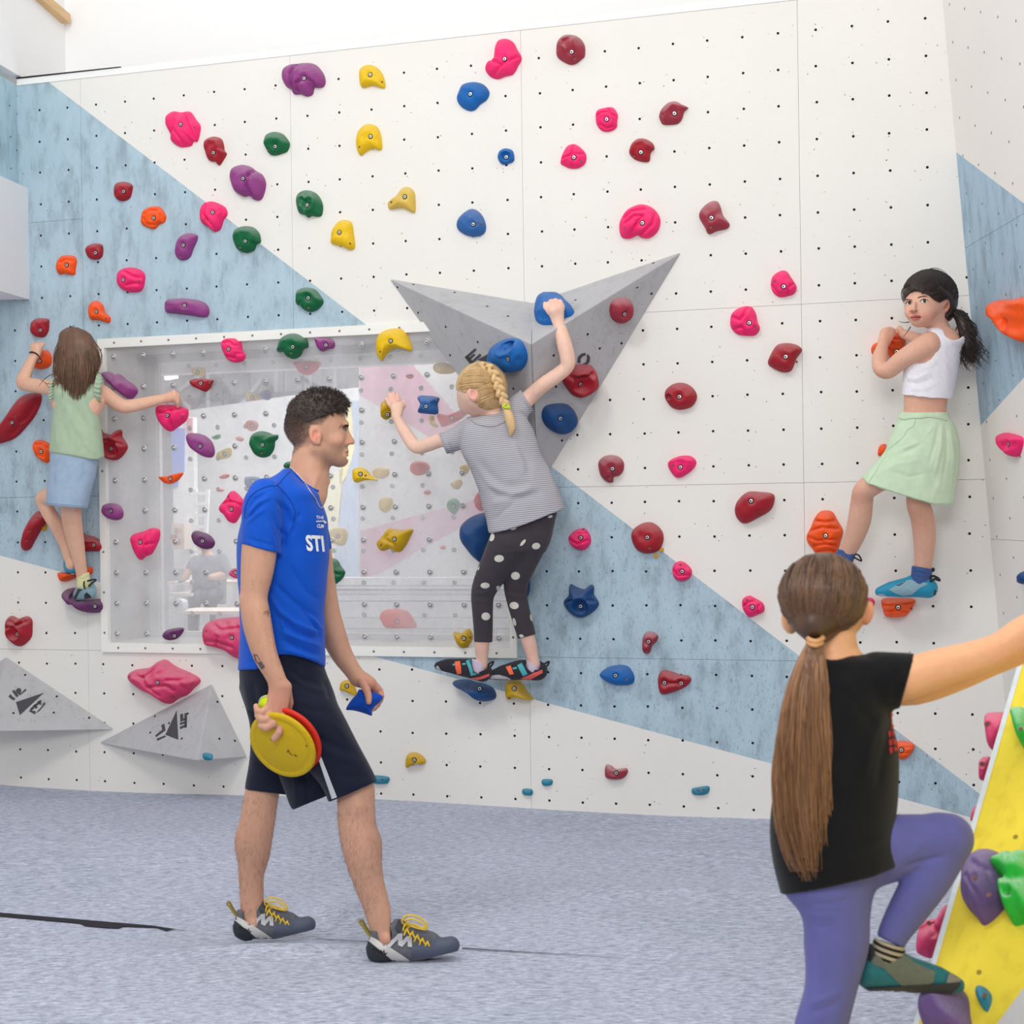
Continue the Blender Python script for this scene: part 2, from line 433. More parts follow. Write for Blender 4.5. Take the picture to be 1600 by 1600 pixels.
# ---------------------------------------------------------------- mat floor
cm = NT('grey_blue_carpet')
v = cm.pos((1, 1, 1)); st = cm.pos((26, 95, 26), (0, 0, .12)); st2 = cm.pos((70, 210, 70), (0, 0, .2))
n1 = cm.noise(1.0, 4, st, .7); n2 = cm.noise(1.0, 3, st2, .7); n3 = cm.noise(1.1, 3, v)
b0 = cm.ramp(n1, [(.30, lin((142, 146, 162))), (.5, lin((184, 189, 207))), (.70, lin((216, 221, 236)))])
b1 = cm.ramp(n2, [(.3, (.62, .64, .68)), (.55, (1, 1, 1)), (.75, (1.25, 1.25, 1.22))])
c_ = cm.mix(.75, b0, b1, 'MULTIPLY')
c_ = cm.mix(cm.math('MULTIPLY', cm.ramp(n3, [(.45, (0, 0, 0)), (.75, (1, 1, 1))]), .22), c_, lin((128, 140, 152)))
cm.col(c_); cm.set(Roughness=.95); cm.b.inputs['Specular IOR Level'].default_value = .1
cm.bump(n2, .5, .004); M['carpet'] = cm.m
xs = np.arange(-4.2, 4.2, .03); ys = np.arange(1.2, 9.2, .03)
X, Y = np.meshgrid(xs, ys, indexing='ij')
def gs(x, y, cx, cy, sx, sy, rot=0.0):
    c, s_ = math.cos(rot), math.sin(rot); dx, dy = x - cx, y - cy
    return np.exp(-((dx * c + dy * s_) / sx) ** 2 - ((-dx * s_ + dy * c) / sy) ** 2)
Fb = P(428, 1468, 5.06); Ff = P(640, 1503, 4.83)
def floorh(x, y):
    h = .012 * np.sin(x * 1.3 + 1) * np.sin(y * 1.7) + .006 * np.sin(x * 3.1 + y * 2.2)
    h = h - .018 * gs(x, y, Fb[0] + .06, Fb[1] + .10, .30, .16) - .006 * gs(x, y, Ff[0], Ff[1], .25, .12)
    h = h + .026 * gs(x, y, Fb[0] + .35, Fb[1] + .28, .35, .035, -.9) + .022 * gs(x, y, Fb[0] + .25, Fb[1] + .30, .3, .03, -.75)
    h = h + .012 * gs(x, y, -1.0, 6.3, 1.2, .04, .03) + .012 * gs(x, y, 1.0, 5.6, .9, .08, -.15) + .010 * gs(x, y, .6, 6.4, .8, .06, -.1)
    h = h + .030 * gs(x, y, Fb[0] + .05, Fb[1] - .10, .40, .05, .0)
    return h
H = floorh(X, Y)
nx, ny = X.shape
V = np.stack([X, Y, H], -1).reshape(-1, 3)
i = np.arange(nx - 1)[:, None]; j = np.arange(ny - 1)[None, :]
Q = np.stack([i * ny + j, (i + 1) * ny + j, (i + 1) * ny + j + 1, i * ny + j + 1], -1).reshape(-1, 4)
fl = tag(mk('floor', V, Q, M['carpet'], smooth=True, base=(0, 5, 0)), kind='structure')
def on_floor(px, py, up=.004):
    a, b = ray(px, py); y = CAMZ / -b
    for _ in range(4):
        z = float(floorh(a * y, y)); y = (CAMZ - z) / -b
    return np.array([a * y, y, float(floorh(a * y, y)) + up])
def strip(top, bot, name, mat):
    t = [on_floor(*q) for q in top]; b_ = [on_floor(*q) for q in bot]
    n = len(t); V = t + b_; Fc = [[i, i + 1, n + i + 1, n + i][::-1] for i in range(n - 1)]
    return mk(name, V, Fc, mat, fl)
seam = plain('mat_gap_black', (38, 38, 46), .95, nscale=40, var=.3)
xs_ = np.linspace(0, 292, 40)
tp = [(x - 2, 1427.4 + x * .085 + (0 if x < 240 else (x - 240) * .07)) for x in xs_]
bt = [(x - 2, max(1433 + x * .09 + (3.2 if 130 < x < 190 else 0) - max(0, x - 170) * .055 + (4.5 * math.exp(-((x - 262) / 9) ** 2)), 1427.9 + x * .085 + (0 if x < 240 else (x - 240) * .07))) for x in xs_]
strip(tp, bt, 'mat_gap', seam)
xs_ = np.linspace(722, 1010, 30)
strip([(x, 1482.6 + (x - 722) * .061) for x in xs_], [(x, 1484.0 + (x - 722) * .056) for x in xs_], 'mat_gap', seam)
xs_ = np.linspace(495, 575, 12)
strip([(x, 1468.0 + (x - 495) * .05) for x in xs_], [(x, 1468.7 + (x - 495) * .05) for x in xs_], 'mat_gap', seam)

# ================================================================ WINDOW in the wall
frm = plain('window_frame_white', (240, 239, 233), .5, nscale=5, var=.02)
rev = plain('reveal_grey_paint', (214, 213, 212), .6, nscale=4, var=.03)
win = empty('window_1', WALL.pt((UW0 + UW1) / 2, ZA), kind='structure')
OUT = [WALL.loc(157, 1014), WALL.loc(804, 1024), WALL.loc(803, 500), WALL.loc(155, 536.5)]
u0, u1, z0, z1 = UW0 - .008, UW1 + .004, ZA - .006, ZC + .008
fw = .047
for q in ([(u0, z0), (u1, z0), (u1, z0 + fw), (u0, z0 + fw)], [(u0, z1 - fw), (u1, z1 - fw), (u1, z1), (u0, z1)],
          [(u0, z0 + fw), (u0 + fw * .85, z0 + fw), (u0 + fw * .85, z1 - fw), (u0, z1 - fw)],
          [(u1 - fw * .7, z0 + fw), (u1, z0 + fw), (u1, z1 - fw), (u1 - fw * .7, z1 - fw)]):
    V, Fc = prism(WALL, q, -.015, .018); mk('window_frame', V, Fc, frm, win)
a0, a1, b0_, b1_ = u0 + fw * .85, u1 - fw * .7, z0 + fw, z1 - fw
sc_ = []
for k in range(14):
    sc_.append(disc(WALL, u0 + .1 + k * (u1 - u0 - .2) / 13, z0 + .023, .006, 0, .0195)); sc_.append(disc(WALL, u0 + .1 + k * (u1 - u0 - .2) / 13, z1 - .023, .006, 0, .0195))
for k in range(8):
    sc_.append(disc(WALL, u0 + .020, z0 + .1 + k * .21, .006, 0, .0195)); sc_.append(disc(WALL, u1 - .016, z0 + .1 + k * .21, .006, 0, .0195))
V, Fc = join(sc_); tag(mk('frame_screw', V, Fc, M['speck'], win), kind='stuff')
DR = .40
rr = [prism(WALL, [(a0 - .02, b0_), (a0, b0_), (a0, b1_), (a0 - .02, b1_)], -DR, -.012),
      prism(WALL, [(a1, b0_), (a1 + .02, b0_), (a1 + .02, b1_), (a1, b1_)], -DR, -.012),
      prism(WALL, [(a0, b1_), (a1, b1_), (a1, b1_ + .02), (a0, b1_ + .02)], -DR, -.012),
      prism(WALL, [(a0, b0_ - .02), (a1, b0_ - .02), (a1, b0_), (a0, b0_)], -DR, -.012)]
V, Fc = join(rr); mk('window_sill', V, Fc, rev, win)
lip = .075
rr = [prism(WALL, [(a0, b0_), (a0 + lip, b0_), (a0 + lip, b1_), (a0, b1_)], -DR - .03, -DR),
      prism(WALL, [(a0 + lip, b1_ - lip * .6), (a1, b1_ - lip * .6), (a1, b1_), (a0 + lip, b1_)], -DR - .03, -DR),
      prism(WALL, [(a0 + lip, b0_), (a1, b0_), (a1, b0_ + lip * .4), (a0 + lip, b0_ + lip * .4)], -DR - .03, -DR)]
V, Fc = join(rr); mk('inner_frame', V, Fc, rev, win)
def glass(name, haze, hc=(235, 235, 238)):
    m = NT(name); t = m.t
    tr = m.n('ShaderNodeBsdfTransparent'); df = m.n('ShaderNodeBsdfDiffuse'); gl = m.n('ShaderNodeBsdfGlossy')
    df.inputs['Color'].default_value = (*lin(hc), 1); gl.inputs['Roughness'].default_value = .12
    fr_ = m.n('ShaderNodeFresnel'); fr_.inputs['IOR'].default_value = 1.35
    a = m.n('ShaderNodeMixShader'); b = m.n('ShaderNodeMixShader')
    sm = m.ramp(m.noise(5, 5, m.pos((1, 1, .8)), .65), [(.35, (haze * .6,) * 3), (.7, (haze * 1.5,) * 3)])
    m.l(sm, a.inputs[0]); m.l(tr.outputs[0], a.inputs[1]); m.l(df.outputs[0], a.inputs[2])
    m.l(m.math('MULTIPLY', fr_.outputs[0], .5), b.inputs[0]); m.l(a.outputs[0], b.inputs[1]); m.l(gl.outputs[0], b.inputs[2])
    t.links.new(b.outputs[0], m.out.inputs['Surface']); return m.m
g1 = glass('scuffed_polycarbonate', .20); g2 = glass('hazy_polycarbonate', .20)
V, Fc = prism(WALL, [(a0 - .01, b0_ - .01), (a1 + .01, b0_ - .01), (a1 + .01, b1_ + .01), (a0 - .01, b1_ + .01)], -.010, -.002)
mk('pane', V, Fc, g1, win)
RW = Frame(WALL.pt(0, 0, -DR + .03), U, ZV, N)
V, Fc = prism(RW, [(a0 + lip, b0_), (a1, b0_), (a1, b1_), (a0 + lip, b1_)], -.008, 0)
mk('pane', V, Fc, g2, win)
# steel bolts on the front pane: cup washer with bolt head
def washer_mesh(name, r):
    th = [2 * math.pi * i / 14 for i in range(14)]
    prof = [(r, 0), (r, .004), (r * .72, .006), (r * .60, .003), (r * .46, .003), (r * .46, .009), (.0001, .0095)]
    V = []; Fc = []; fm = []
    for rad, h in prof: V += [(rad * math.cos(t), rad * math.sin(t), h) for t in th]
    for k in range(len(prof) - 1):
        for i_ in range(14):
            Fc.append([k * 14 + i_, k * 14 + (i_ + 1) % 14, (k + 1) * 14 + (i_ + 1) % 14, (k + 1) * 14 + i_]); fm.append(1 if k in (2, 3) else 0)
    me = bpy.data.meshes.new(name); me.from_pydata(V, [], Fc); me.materials.append(M['steel']); me.materials.append(plain(name + '_shade', (140, 142, 146), .4, .5))
    me.polygons.foreach_set('material_index', fm); me.polygons.foreach_set('use_smooth', [True] * len(Fc)); me.update(); return me
def place(me, name, fr, a, b, h, parent):
    o = bpy.data.objects.new(name, me); COL.objects.link(o); o.parent = parent
    p = fr.pt(a, b, h) - BASE[parent.name]
    m = Matrix.Identity(4)
    for r_ in range(3): m[r_][0], m[r_][1], m[r_][2], m[r_][3] = fr.u[r_], fr.v[r_], fr.n[r_], p[r_]
    o.matrix_local = m
    return o
WM = washer_mesh('cup_washer', .0155); WR = washer_mesh('rear_washer', .0135)
gc = [wu(x, 895) for x in (181.9, 227.9, 274.6, 321.5, 370, 419, 469, 518.5, 568.8, 619.2, 671.7, 724.7, 778.5)]
gr = [wz(227, y) for y in (555, 604, 653, 701, 750, 798, 847, 895, 943, 991)]
for a in gc:
    for z in gr: place(WM, 'steel_bolt', WALL, a, z, -.002, win)
for i_ in range(11):
    for k in range(9):
        a = a0 + .28 + i_ * .166; z = b0_ + .13 + k * .166
        if a < a1 - .04 and z < b1_ - .04: place(WR, 'rear_bolt', RW, a, z, .001, win)

# ---------------------------------------------------------------- room behind the window
def BF(off): return Frame(WALL.pt(0, 0, off), U, ZV, N)
def board(fr, reg, s, h0, h1, name, mat, **kw):
    V, Fc = prism(fr, [fr.loc(*q) for q in pts(reg, s)], h0, h1); return mk(name, V, Fc, mat, **kw)
BP = BF(-1.25)
p1 = line_side(BP, (646, 560), (780, 720), (600, 620)); p2 = line_side(BP, (562, 612), (700, 700), (640, 620))
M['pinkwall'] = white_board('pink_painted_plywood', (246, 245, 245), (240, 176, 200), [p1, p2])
pk = plain('pale_pink_paint', (240, 186, 206), .7, nscale=8, var=.06)
bp = empty('rear_climbing_wall', BP.hit(690, 905), 'white rear climbing wall with pink triangles seen through the right of the window', 'climbing wall')
board(BP, 'X', '561,545 820,545 820,905 561,905', -.05, 0, 'panel', plain('rear_wall_white', (247, 246, 245), .7, nscale=5, var=.01), parent=bp)
board(BP, 'X', '563,556 632,556 700,632 800,765 800,795 745,718 700,700 563,618', 0, .003, 'pink_triangle', pk, parent=bp)
board(BP, 'X', '563,830 640,808 735,784 800,745 800,785 735,816 640,868 590,898 563,902', 0, .003, 'pink_triangle', pk, parent=bp)
BW = BF(-3.0)
bw = empty('far_climbing_wall', BW.hit(420, 900), 'white far climbing wall with yellow and blue stripes seen through the left of the window', 'climbing wall')
board(BW, 'X', '288,642 400,626 480,614 572,604 572,960 288,960', -.05, 0, 'panel', plain('far_wall_white', (208, 209, 211), .7, nscale=4, var=.02), parent=bw)
board(BW, 'X', '528,628 556,626 556,720 532,760 528,700', 0, .01, 'yellow_stripe', plain('pale_yellow_paint', (238, 226, 160), .7), parent=bw)
board(BW, 'X', '550,626 562,626 562,905 520,905 538,760 556,700', 0.011, .02, 'blue_stripe', plain('slate_blue_paint', (168, 184, 208), .7, nscale=12, var=.15), parent=bw)
board(BW, 'X', '505,755 537,730 522,905 500,905', 0, .01, 'yellow_stripe', plain('cream_paint', (228, 222, 184), .7), parent=bw)
BB = BF(-5.2)
tag(board(BB, 'X', '150,380 640,380 640,1150 150,1150', -.1, 0, 'wall_rear', plain('hall_back_wall', (186, 188, 192), .8, nscale=3, var=.12)), kind='structure')
BT = BF(-4.0)
gm = plain('dark_steel_truss', (92, 95, 102), .6); gm2 = plain('light_truss', (176, 180, 186), .5); gp = plain('grey_panel', (150, 150, 156), .7, nscale=6, var=.2)
tr = empty('roof_truss', BT.hit(400, 600), 'grey lattice trusses and panels seen through the top of the window', 'truss')
for s_ in ('258,575 345,568 345,652 258,660', '352,568 378,566 378,650 352,652', '392,570 440,565 440,640 392,645', '446,560 470,558 470,640 446,640', '500,552 560,548 560,625 500,630'):
    board(BT, 'X', s_, -.06, -.02, 'panel', gp, parent=tr)
for q in ((262, 600, 300, 640), (300, 640, 340, 590), (340, 590, 372, 640), (372, 640, 410, 592), (410, 592, 440, 630), (258, 585, 460, 570), (258, 628, 520, 610), (268, 575, 268, 655), (326, 575, 326, 655), (388, 570, 388, 650), (432, 568, 432, 645), (486, 560, 486, 640), (524, 555, 524, 640), (470, 590, 560, 640), (280, 610, 330, 575)):
    V, Fc = bar(BT.hit(q[0], q[1]), BT.hit(q[2], q[3]), .03, .03); mk('truss_bar', V, Fc, random.choice((gm, gm2, gm2)), tr)
em = NT('lamp_glow'); em.b.inputs['Emission Color'].default_value = (1, 1, 1, 1); em.b.inputs['Emission Strength'].default_value = 2.2
V, Fc = bar(BT.hit(300, 571, .1), BT.hit(326, 577, .1), .06, .04)
tag(mk('tube_lamp', V, Fc, em.m), 'bright white tube lamp among the trusses behind the window', 'lamp')
V, Fc = bar(BT.hit(259, 590, .2), BT.hit(276, 587, .2), .05, .04)
tag(mk('tube_lamp', V, Fc, em.m), 'short white lamp at the top left corner of the window opening', 'lamp')
board(BT, 'X', '255,568 260,568 259,583 255,584', 0.1, .12, 'red_sign', plain('red_plastic', (225, 40, 60), .5), parent=tr)
BQ = BF(-2.4)
o_ = board(BQ, 'X', '256,668 277,668 276,736 268,737 266,760 258,762', -.11, -.10, 'blue_banner', plain('blue_banner_cloth', (128, 150, 226), .7)); tag(o_, 'light blue banner seen through the left of the window', 'banner')
o_ = board(BQ, 'X', '280,652 289,652 289,676 280,676', -.11, -.10, 'wall_notice', plain('notice_pink', (214, 150, 158), .7)); tag(o_, 'small pinkish notice on the post behind the window', 'notice')
o_ = board(BQ, 'X', '257,650 290,650 292,890 259,890', -.16, -.11, 'white_post', plain('post_white', (240, 240, 240), .6)); tag(o_, 'white post seen through the left of the window below the blue banner', 'post')
BLd = BF(-2.1)
wh = plain('white_metal', (246, 246, 246), .5)
ld = empty('white_ladder', BLd.hit(312, 850), 'small white ladder seen through the window left of the man', 'ladder')
for a, b in (((306, 765), (292, 1092)), ((325, 765), (311, 1092))):
    V, Fc = bar(BLd.hit(*a), BLd.hit(*b), .022, .022); mk('rail', V, Fc, wh, ld)
for y in (771, 787, 805, 823, 843, 862):
    V, Fc = bar(BLd.hit(305 - (y - 765) * .05, y), BLd.hit(325 - (y - 765) * .04, y), .02, .02); mk('rung', V, Fc, wh, ld)
# tables and shelf boards, seen low through the window
BG = BF(-1.5)
tw = plain('pale_table_top', (236, 226, 212), .5)
zf = BG.hit(320, 1050)[2]
for k, (x0, x1, y, off, lab) in enumerate(((262, 376, 911, -1.9, 'long pale bench table behind the window, upper of the two'), (262, 300, 929, -1.5, 'short pale table behind the window, at its lower left'), (262, 380, 957, -1.1, 'long pale table behind the window, lower of the two'))):
    f_ = BF(off); t_ = empty('bench_table', f_.hit((x0 + x1) / 2, y + 40), lab, 'table', None)
    V, Fc = prism(f_, [f_.loc(x0, y - 2), f_.loc(x1, y - 2), f_.loc(x1, y + 3), f_.loc(x0, y + 3)], -.35, 0); mk('table_top', V, Fc, tw, t_)
    for x in (x0 + 8, (x0 + x1) / 2, x1 - 6):
        V, Fc = bar(f_.hit(x, y + 3, -.1), np.array([*f_.hit(x, y + 3, -.1)[:2], -.14]), .04, .04); mk('leg', V, Fc, wh, t_)
f_ = BF(-2.3)
o_ = board(f_, 'X', '268,818 288,818 288,858 268,858', -.2, 0, 'shelf_unit', plain('beige_shelf', (220, 205, 190), .6)); tag(o_, 'beige shelf unit beyond the window, left of the ladder', 'shelf')
for i_, (x, y) in enumerate(((271, 835), (278, 825), (282, 842))):
    f2 = BF(-2.27); V, Fc = prism(f2, [f2.loc(x, y), f2.loc(x + 6, y), f2.loc(x + 6, y + 9), f2.loc(x, y + 9)], 0, .05); mk('cubby', V, Fc, plain('cubby_brown', (170, 130, 110), .7), o_)
mk_c = BF(-1.0)
for i_, (x, y, wd, hh, c, lab) in enumerate(((283, 945, 22, 20, (225, 226, 232), 'pale grey rounded chair back low behind the window'), (318, 898, 8, 14, (240, 240, 242), 'white cup on the upper bench table behind the window'), (338, 900, 8, 8, (170, 205, 235), 'light blue box on the upper bench table behind the window'))):
    f_ = BF(-1.0 if i_ == 0 else -2.02); y += 0 if i_ == 0 else 3; r_ = [f_.loc(x + wd / 2 * math.cos(t), y - hh / 2 * abs(math.sin(t)) ** .6 * (1 if math.sin(t) > 0 else -1)) for t in np.linspace(0, 2 * math.pi, 20, endpoint=False)]
    V, Fc = prism(f_, r_, 0, .06); nm = ('chair_back', 'cup', 'small_box')[i_]; tag(mk(nm, V, Fc, plain(nm + '_paint', c, .6)), lab, ('chair', 'cup', 'box')[i_])
# stacked white boards low behind the right part of the window
sb = empty('board_stack', BF(-.62).hit(680, 1000), 'stack of long white boards behind the lower right of the window', 'boards')
wb = plain('board_white', (240, 241, 243), .5, nscale=6, var=.02)
for y0_, y1_, o2 in ((903, 915, -.75), (916, 921, -.72), (922, 929, -.74), (930, 939, -.70), (940, 965, -.69), (966, 982, -.66), (983, 1012, -.64)):
    f_ = BF(o2); V, Fc = prism(f_, [f_.loc(486, y0_), f_.loc(812, y0_), f_.loc(812, y1_ - .4), f_.loc(486, y1_ - .4)], -.12, 0); mk('board', V, Fc, wb, sb)
f_ = BF(-5.0); V, Fc = prism(f_, [f_.loc(100, 1090), f_.loc(900, 1090), f_.loc(900, 1110), f_.loc(100, 1110)], 0, 4.3)
tag(mk('floor_rear', V, Fc, plain('rear_floor', (205, 204, 204), .8)), kind='structure')
# ================================================================ VOLUMES
def vol_mat():
    m = NT('grey_textured_volume'); c = lin((188, 188, 191))
    n1 = m.noise(4, 4, m.pos()); n2 = m.noise(420, 2); n3 = m.noise(18, 5, m.pos((1, 1, .4)), .7)
    b = m.ramp(n1, [(.3, tuple(q * .93 for q in c)), (.7, c)])
    b = m.mix(.35, b, m.ramp(n3, [(.35, (.72, .72, .72)), (.5, (1, 1, 1))]), 'MULTIPLY')
    b = m.mix(.3, b, m.ramp(n2, [(.35, (.7, .7, .7)), (.6, (1.05, 1.05, 1.05))]), 'MULTIPLY')
    m.col(b); m.set(Roughness=.8); m.bump(n2, .3, .001); return m.m
M['vol'] = vol_mat()
M['logo'] = plain('dark_grey_print', (72, 72, 76), .8, nscale=90, var=.25)
def volume(spec, label):
    V = [WALL.hit(x, y, o) for x, y, o in spec['v']]
    bm = bmesh.new(); bv = [bm.verts.new(tuple(q)) for q in V]
    for f in spec['f']: bm.faces.new([bv[i] for i in f])
    bmesh.ops.recalc_face_normals(bm, faces=bm.faces)
    if spec.get('bevel', True):
        bmesh.ops.bevel(bm, geom=[e for e in bm.edges if len(e.link_faces) == 2 and not e.is_boundary], offset=.006, segments=2, profile=.5, affect='EDGES')
    bm.verts.index_update()
    VV = [np.array(v.co) for v in bm.verts]; FF = [[v.index for v in f.verts] for f in bm.faces]; bm.free()
    o = tag(mk('wall_volume', VV, FF, M['vol']), label, 'climbing volume', 'grey pyramid volumes')
    frs = {k: frame3(*[V[i] for i in f]) for k, f in spec['fr'].items()}
    return o, frs
vc, FC = volume(dict(v=[(607, 435, 0), (832, 473, 0), (1066, 393, 0), (842, 764, 0), (830, 537, .42)],
                     f=[(0, 1, 4), (1, 2, 4), (2, 3, 4), (3, 0, 4), (0, 3, 2, 1)],
                     fr=dict(L=(3, 0, 4), R=(2, 3, 4), TL=(0, 1, 4), TR=(1, 2, 4))), 'large grey arrow-shaped volume in the middle of the wall above the blonde climber')
v2, F2 = volume(dict(v=[(10, 1026, 0), (181, 1140, 0), (-15, 1143, .30), (-130, 1110, 0), (20, 1120, 0)],
                     f=[(0, 1, 2), (0, 2, 3), (1, 4, 2), (4, 3, 2), (0, 3, 4, 1)], fr=dict(A=(0, 1, 2))),
                'grey pyramid volume cut by the left edge of the photo, near the floor')
v3, F3 = volume(dict(v=[(331, 1068, 0), (153, 1161, 0), (308, 1189, .27), (387, 1183, 0), (300, 1168, 0)],
                     f=[(0, 1, 2), (0, 2, 3), (1, 4, 2), (4, 3, 2), (0, 3, 4, 1)], fr=dict(A=(0, 1, 2), B=(0, 2, 3))),
                'grey pyramid volume near the floor behind the legs of the man in blue')
def mark(fr, reg, polys, parent, name='printed_mark', mat=None, h=.0012):
    ps = [prism(fr, [fr.loc(*q) for q in pts(reg, s)], -.001, h) for s in polys]
    V, Fc = join(ps); return mk(name, V, Fc, mat or M['logo'], parent)
mark(FC['L'], 'E1', ['680,90 700,74 742,122 722,142', '690,82 762,20 774,34 704,98', '706,104 752,62 764,74 718,118', '722,132 800,62 812,80 740,140',
                     '780,110 888,52 893,150 850,132'], vc)
mark(FC['R'], 'B2', ['388,632 392,600 412,582 436,576 440,590 420,598 408,612 406,640', '452,584 464,600 462,630 444,650 418,656 416,644 438,634 446,614 444,592'], vc)
mark(F2['A'], 'C0', ['95,1132 262,1076 118,1210', '50,1100 62,1084 76,1100 92,1112 80,1122', '72,1068 84,1058 112,1094 98,1104', '92,1062 110,1046 128,1062 122,1082 152,1052 158,1062 118,1092 100,1078',
                     '172,1186 184,1174 212,1198 246,1160 262,1130 272,1142 236,1184 204,1204', '196,1152 208,1144 226,1164 214,1172', '222,1130 234,1124 250,1144 238,1150', '178,1172 240,1118 250,1128 190,1182'], v2)
mark(F3['A'], 'C0', ['1052,1182 1062,1356 985,1326', '960,1270 978,1260 986,1300 930,1340 924,1330 966,1296', '932,1350 984,1330 988,1338 938,1362', '1072,1206 1090,1200 1092,1230 1112,1224 1112,1236 1074,1250', '1070,1256 1110,1244 1112,1256 1072,1268', '1070,1280 1110,1262 1110,1276 1074,1294', '1098,1200 1114,1194 1112,1282 1100,1286'], v3)
def vholes(o, lst):
    ps = [disc(fr, *fr.loc(x, y), .0062, -.001, .0008) for fr, x, y in lst]
    V, Fc = join(ps); tag(mk('bolt_hole', V, Fc, M['dark'], o), kind='stuff')
def zz(reg, s): return pts(reg, s)
hl = [(FC['L'], *q) for q in zz('B1', '842,186 965,338 1130,422 1320,512 1155,590 1532,790')]
hl += [(FC['TL'], *q) for q in zz('B1', '1183,217 1376,300 1500,358 937,170')]
hl += [(FC['TR'], *q) for q in zz('B2', '186,264 378,262 745,188 841,42')]
hl += [(FC['R'], *q) for q in zz('B2', '450,466 522,550 248,592 262,778 652,520 830,224 298,1098')]
vholes(vc, hl)
vholes(v2, [(F2['A'], *q) for q in zz('C0', '150,970 338,1098 320,1194 80,1197 204,1190 117,1056 531,1225')])
vholes(v3, [(F3['A'], *q) for q in zz('C0', '895,1313 1006,1257 1082,1349 922,1216 1118,1200')] + [(F3['B'], *q) for q in zz('C0', '1306,1350 1398,1362 1294,1130')])
rs = random.Random(3)
def specks(o, fr, quad, n):
    ps = []
    (ax, ay), (bx, by), (cx_, cy_) = quad
    for _ in range(n):
        s_, t_ = rs.random(), rs.random()
        if s_ + t_ > 1: s_, t_ = 1 - s_, 1 - t_
        s_ = .06 + s_ * .85; t_ = .05 + t_ * .85
        x = ax + (bx - ax) * s_ * .95 + (cx_ - ax) * t_ * .95; y = ay + (by - ay) * s_ * .95 + (cy_ - ay) * t_ * .95
        if s_ + t_ > .93: continue
        ps.append(disc(fr, *fr.loc(x, y), rs.choice((.0012, .002, .0026)), -.001, .0004, 5))
    V, Fc = join(ps); tag(mk('screw_mark', V, Fc, M['speck'], o), kind='stuff')
specks(vc, FC['L'], ((607, 435), (830, 537), (842, 764)), 110); specks(vc, FC['R'], ((1066, 393), (842, 764), (830, 537)), 110)
specks(v2, F2['A'], ((10, 1026), (181, 1140), (-15, 1143)), 70); specks(v3, F3['A'], ((331, 1068), (153, 1161), (308, 1189)), 70)
# joint between the left and right halves of the big volume
V, Fc = tubes([([WALL.hit(832, 475, .003), WALL.hit(830.5, 536, .418)], [.0016] * 2), ([WALL.hit(830, 538, .42), WALL.hit(841, 762, .003)], [.0016] * 2)])
mk('joint_line', V, Fc, M['speck'], vc)

# ================================================================ HOLDS
BOLT = None
def bolt_mesh():
    n = 14; th = [2 * math.pi * i / n for i in range(n)]
    prof = [(.0125, -.004), (.0125, .0006), (.0105, .001), (.0085, -.0008), (.0082, .0022), (.0045, .0026), (.004, -.002), (.0001, -.002)]
    fmr = [0, 0, 0, 1, 1, 2, 2]
    V = []; Fc = []; fm = []
    for rad, h in prof: V += [(rad * math.cos(t), rad * math.sin(t), h) for t in th]
    for k in range(len(prof) - 1):
        for i in range(n): Fc.append([k * n + i, k * n + (i + 1) % n, (k + 1) * n + (i + 1) % n, (k + 1) * n + i]); fm.append(fmr[k])
    me = bpy.data.meshes.new('bolt'); me.from_pydata(V, [], Fc)
    for m_ in (M['dark'], M['steel'], M['dark']): me.materials.append(m_)
    me.polygons.foreach_set('material_index', fm); me.update(); return me
BOLT = bolt_mesh()
SCREW = bpy.data.meshes.new('screw')
SCREW.from_pydata([(.0055 * math.cos(i * math.pi / 5), .0055 * math.sin(i * math.pi / 5), .001) for i in range(10)] + [(0, 0, .0004)], [], [[i, (i + 1) % 10, 10] for i in range(10)])
SCREW.materials.append(plain('dull_screw', (120, 84, 70), .6, .3)); SCREW.update()
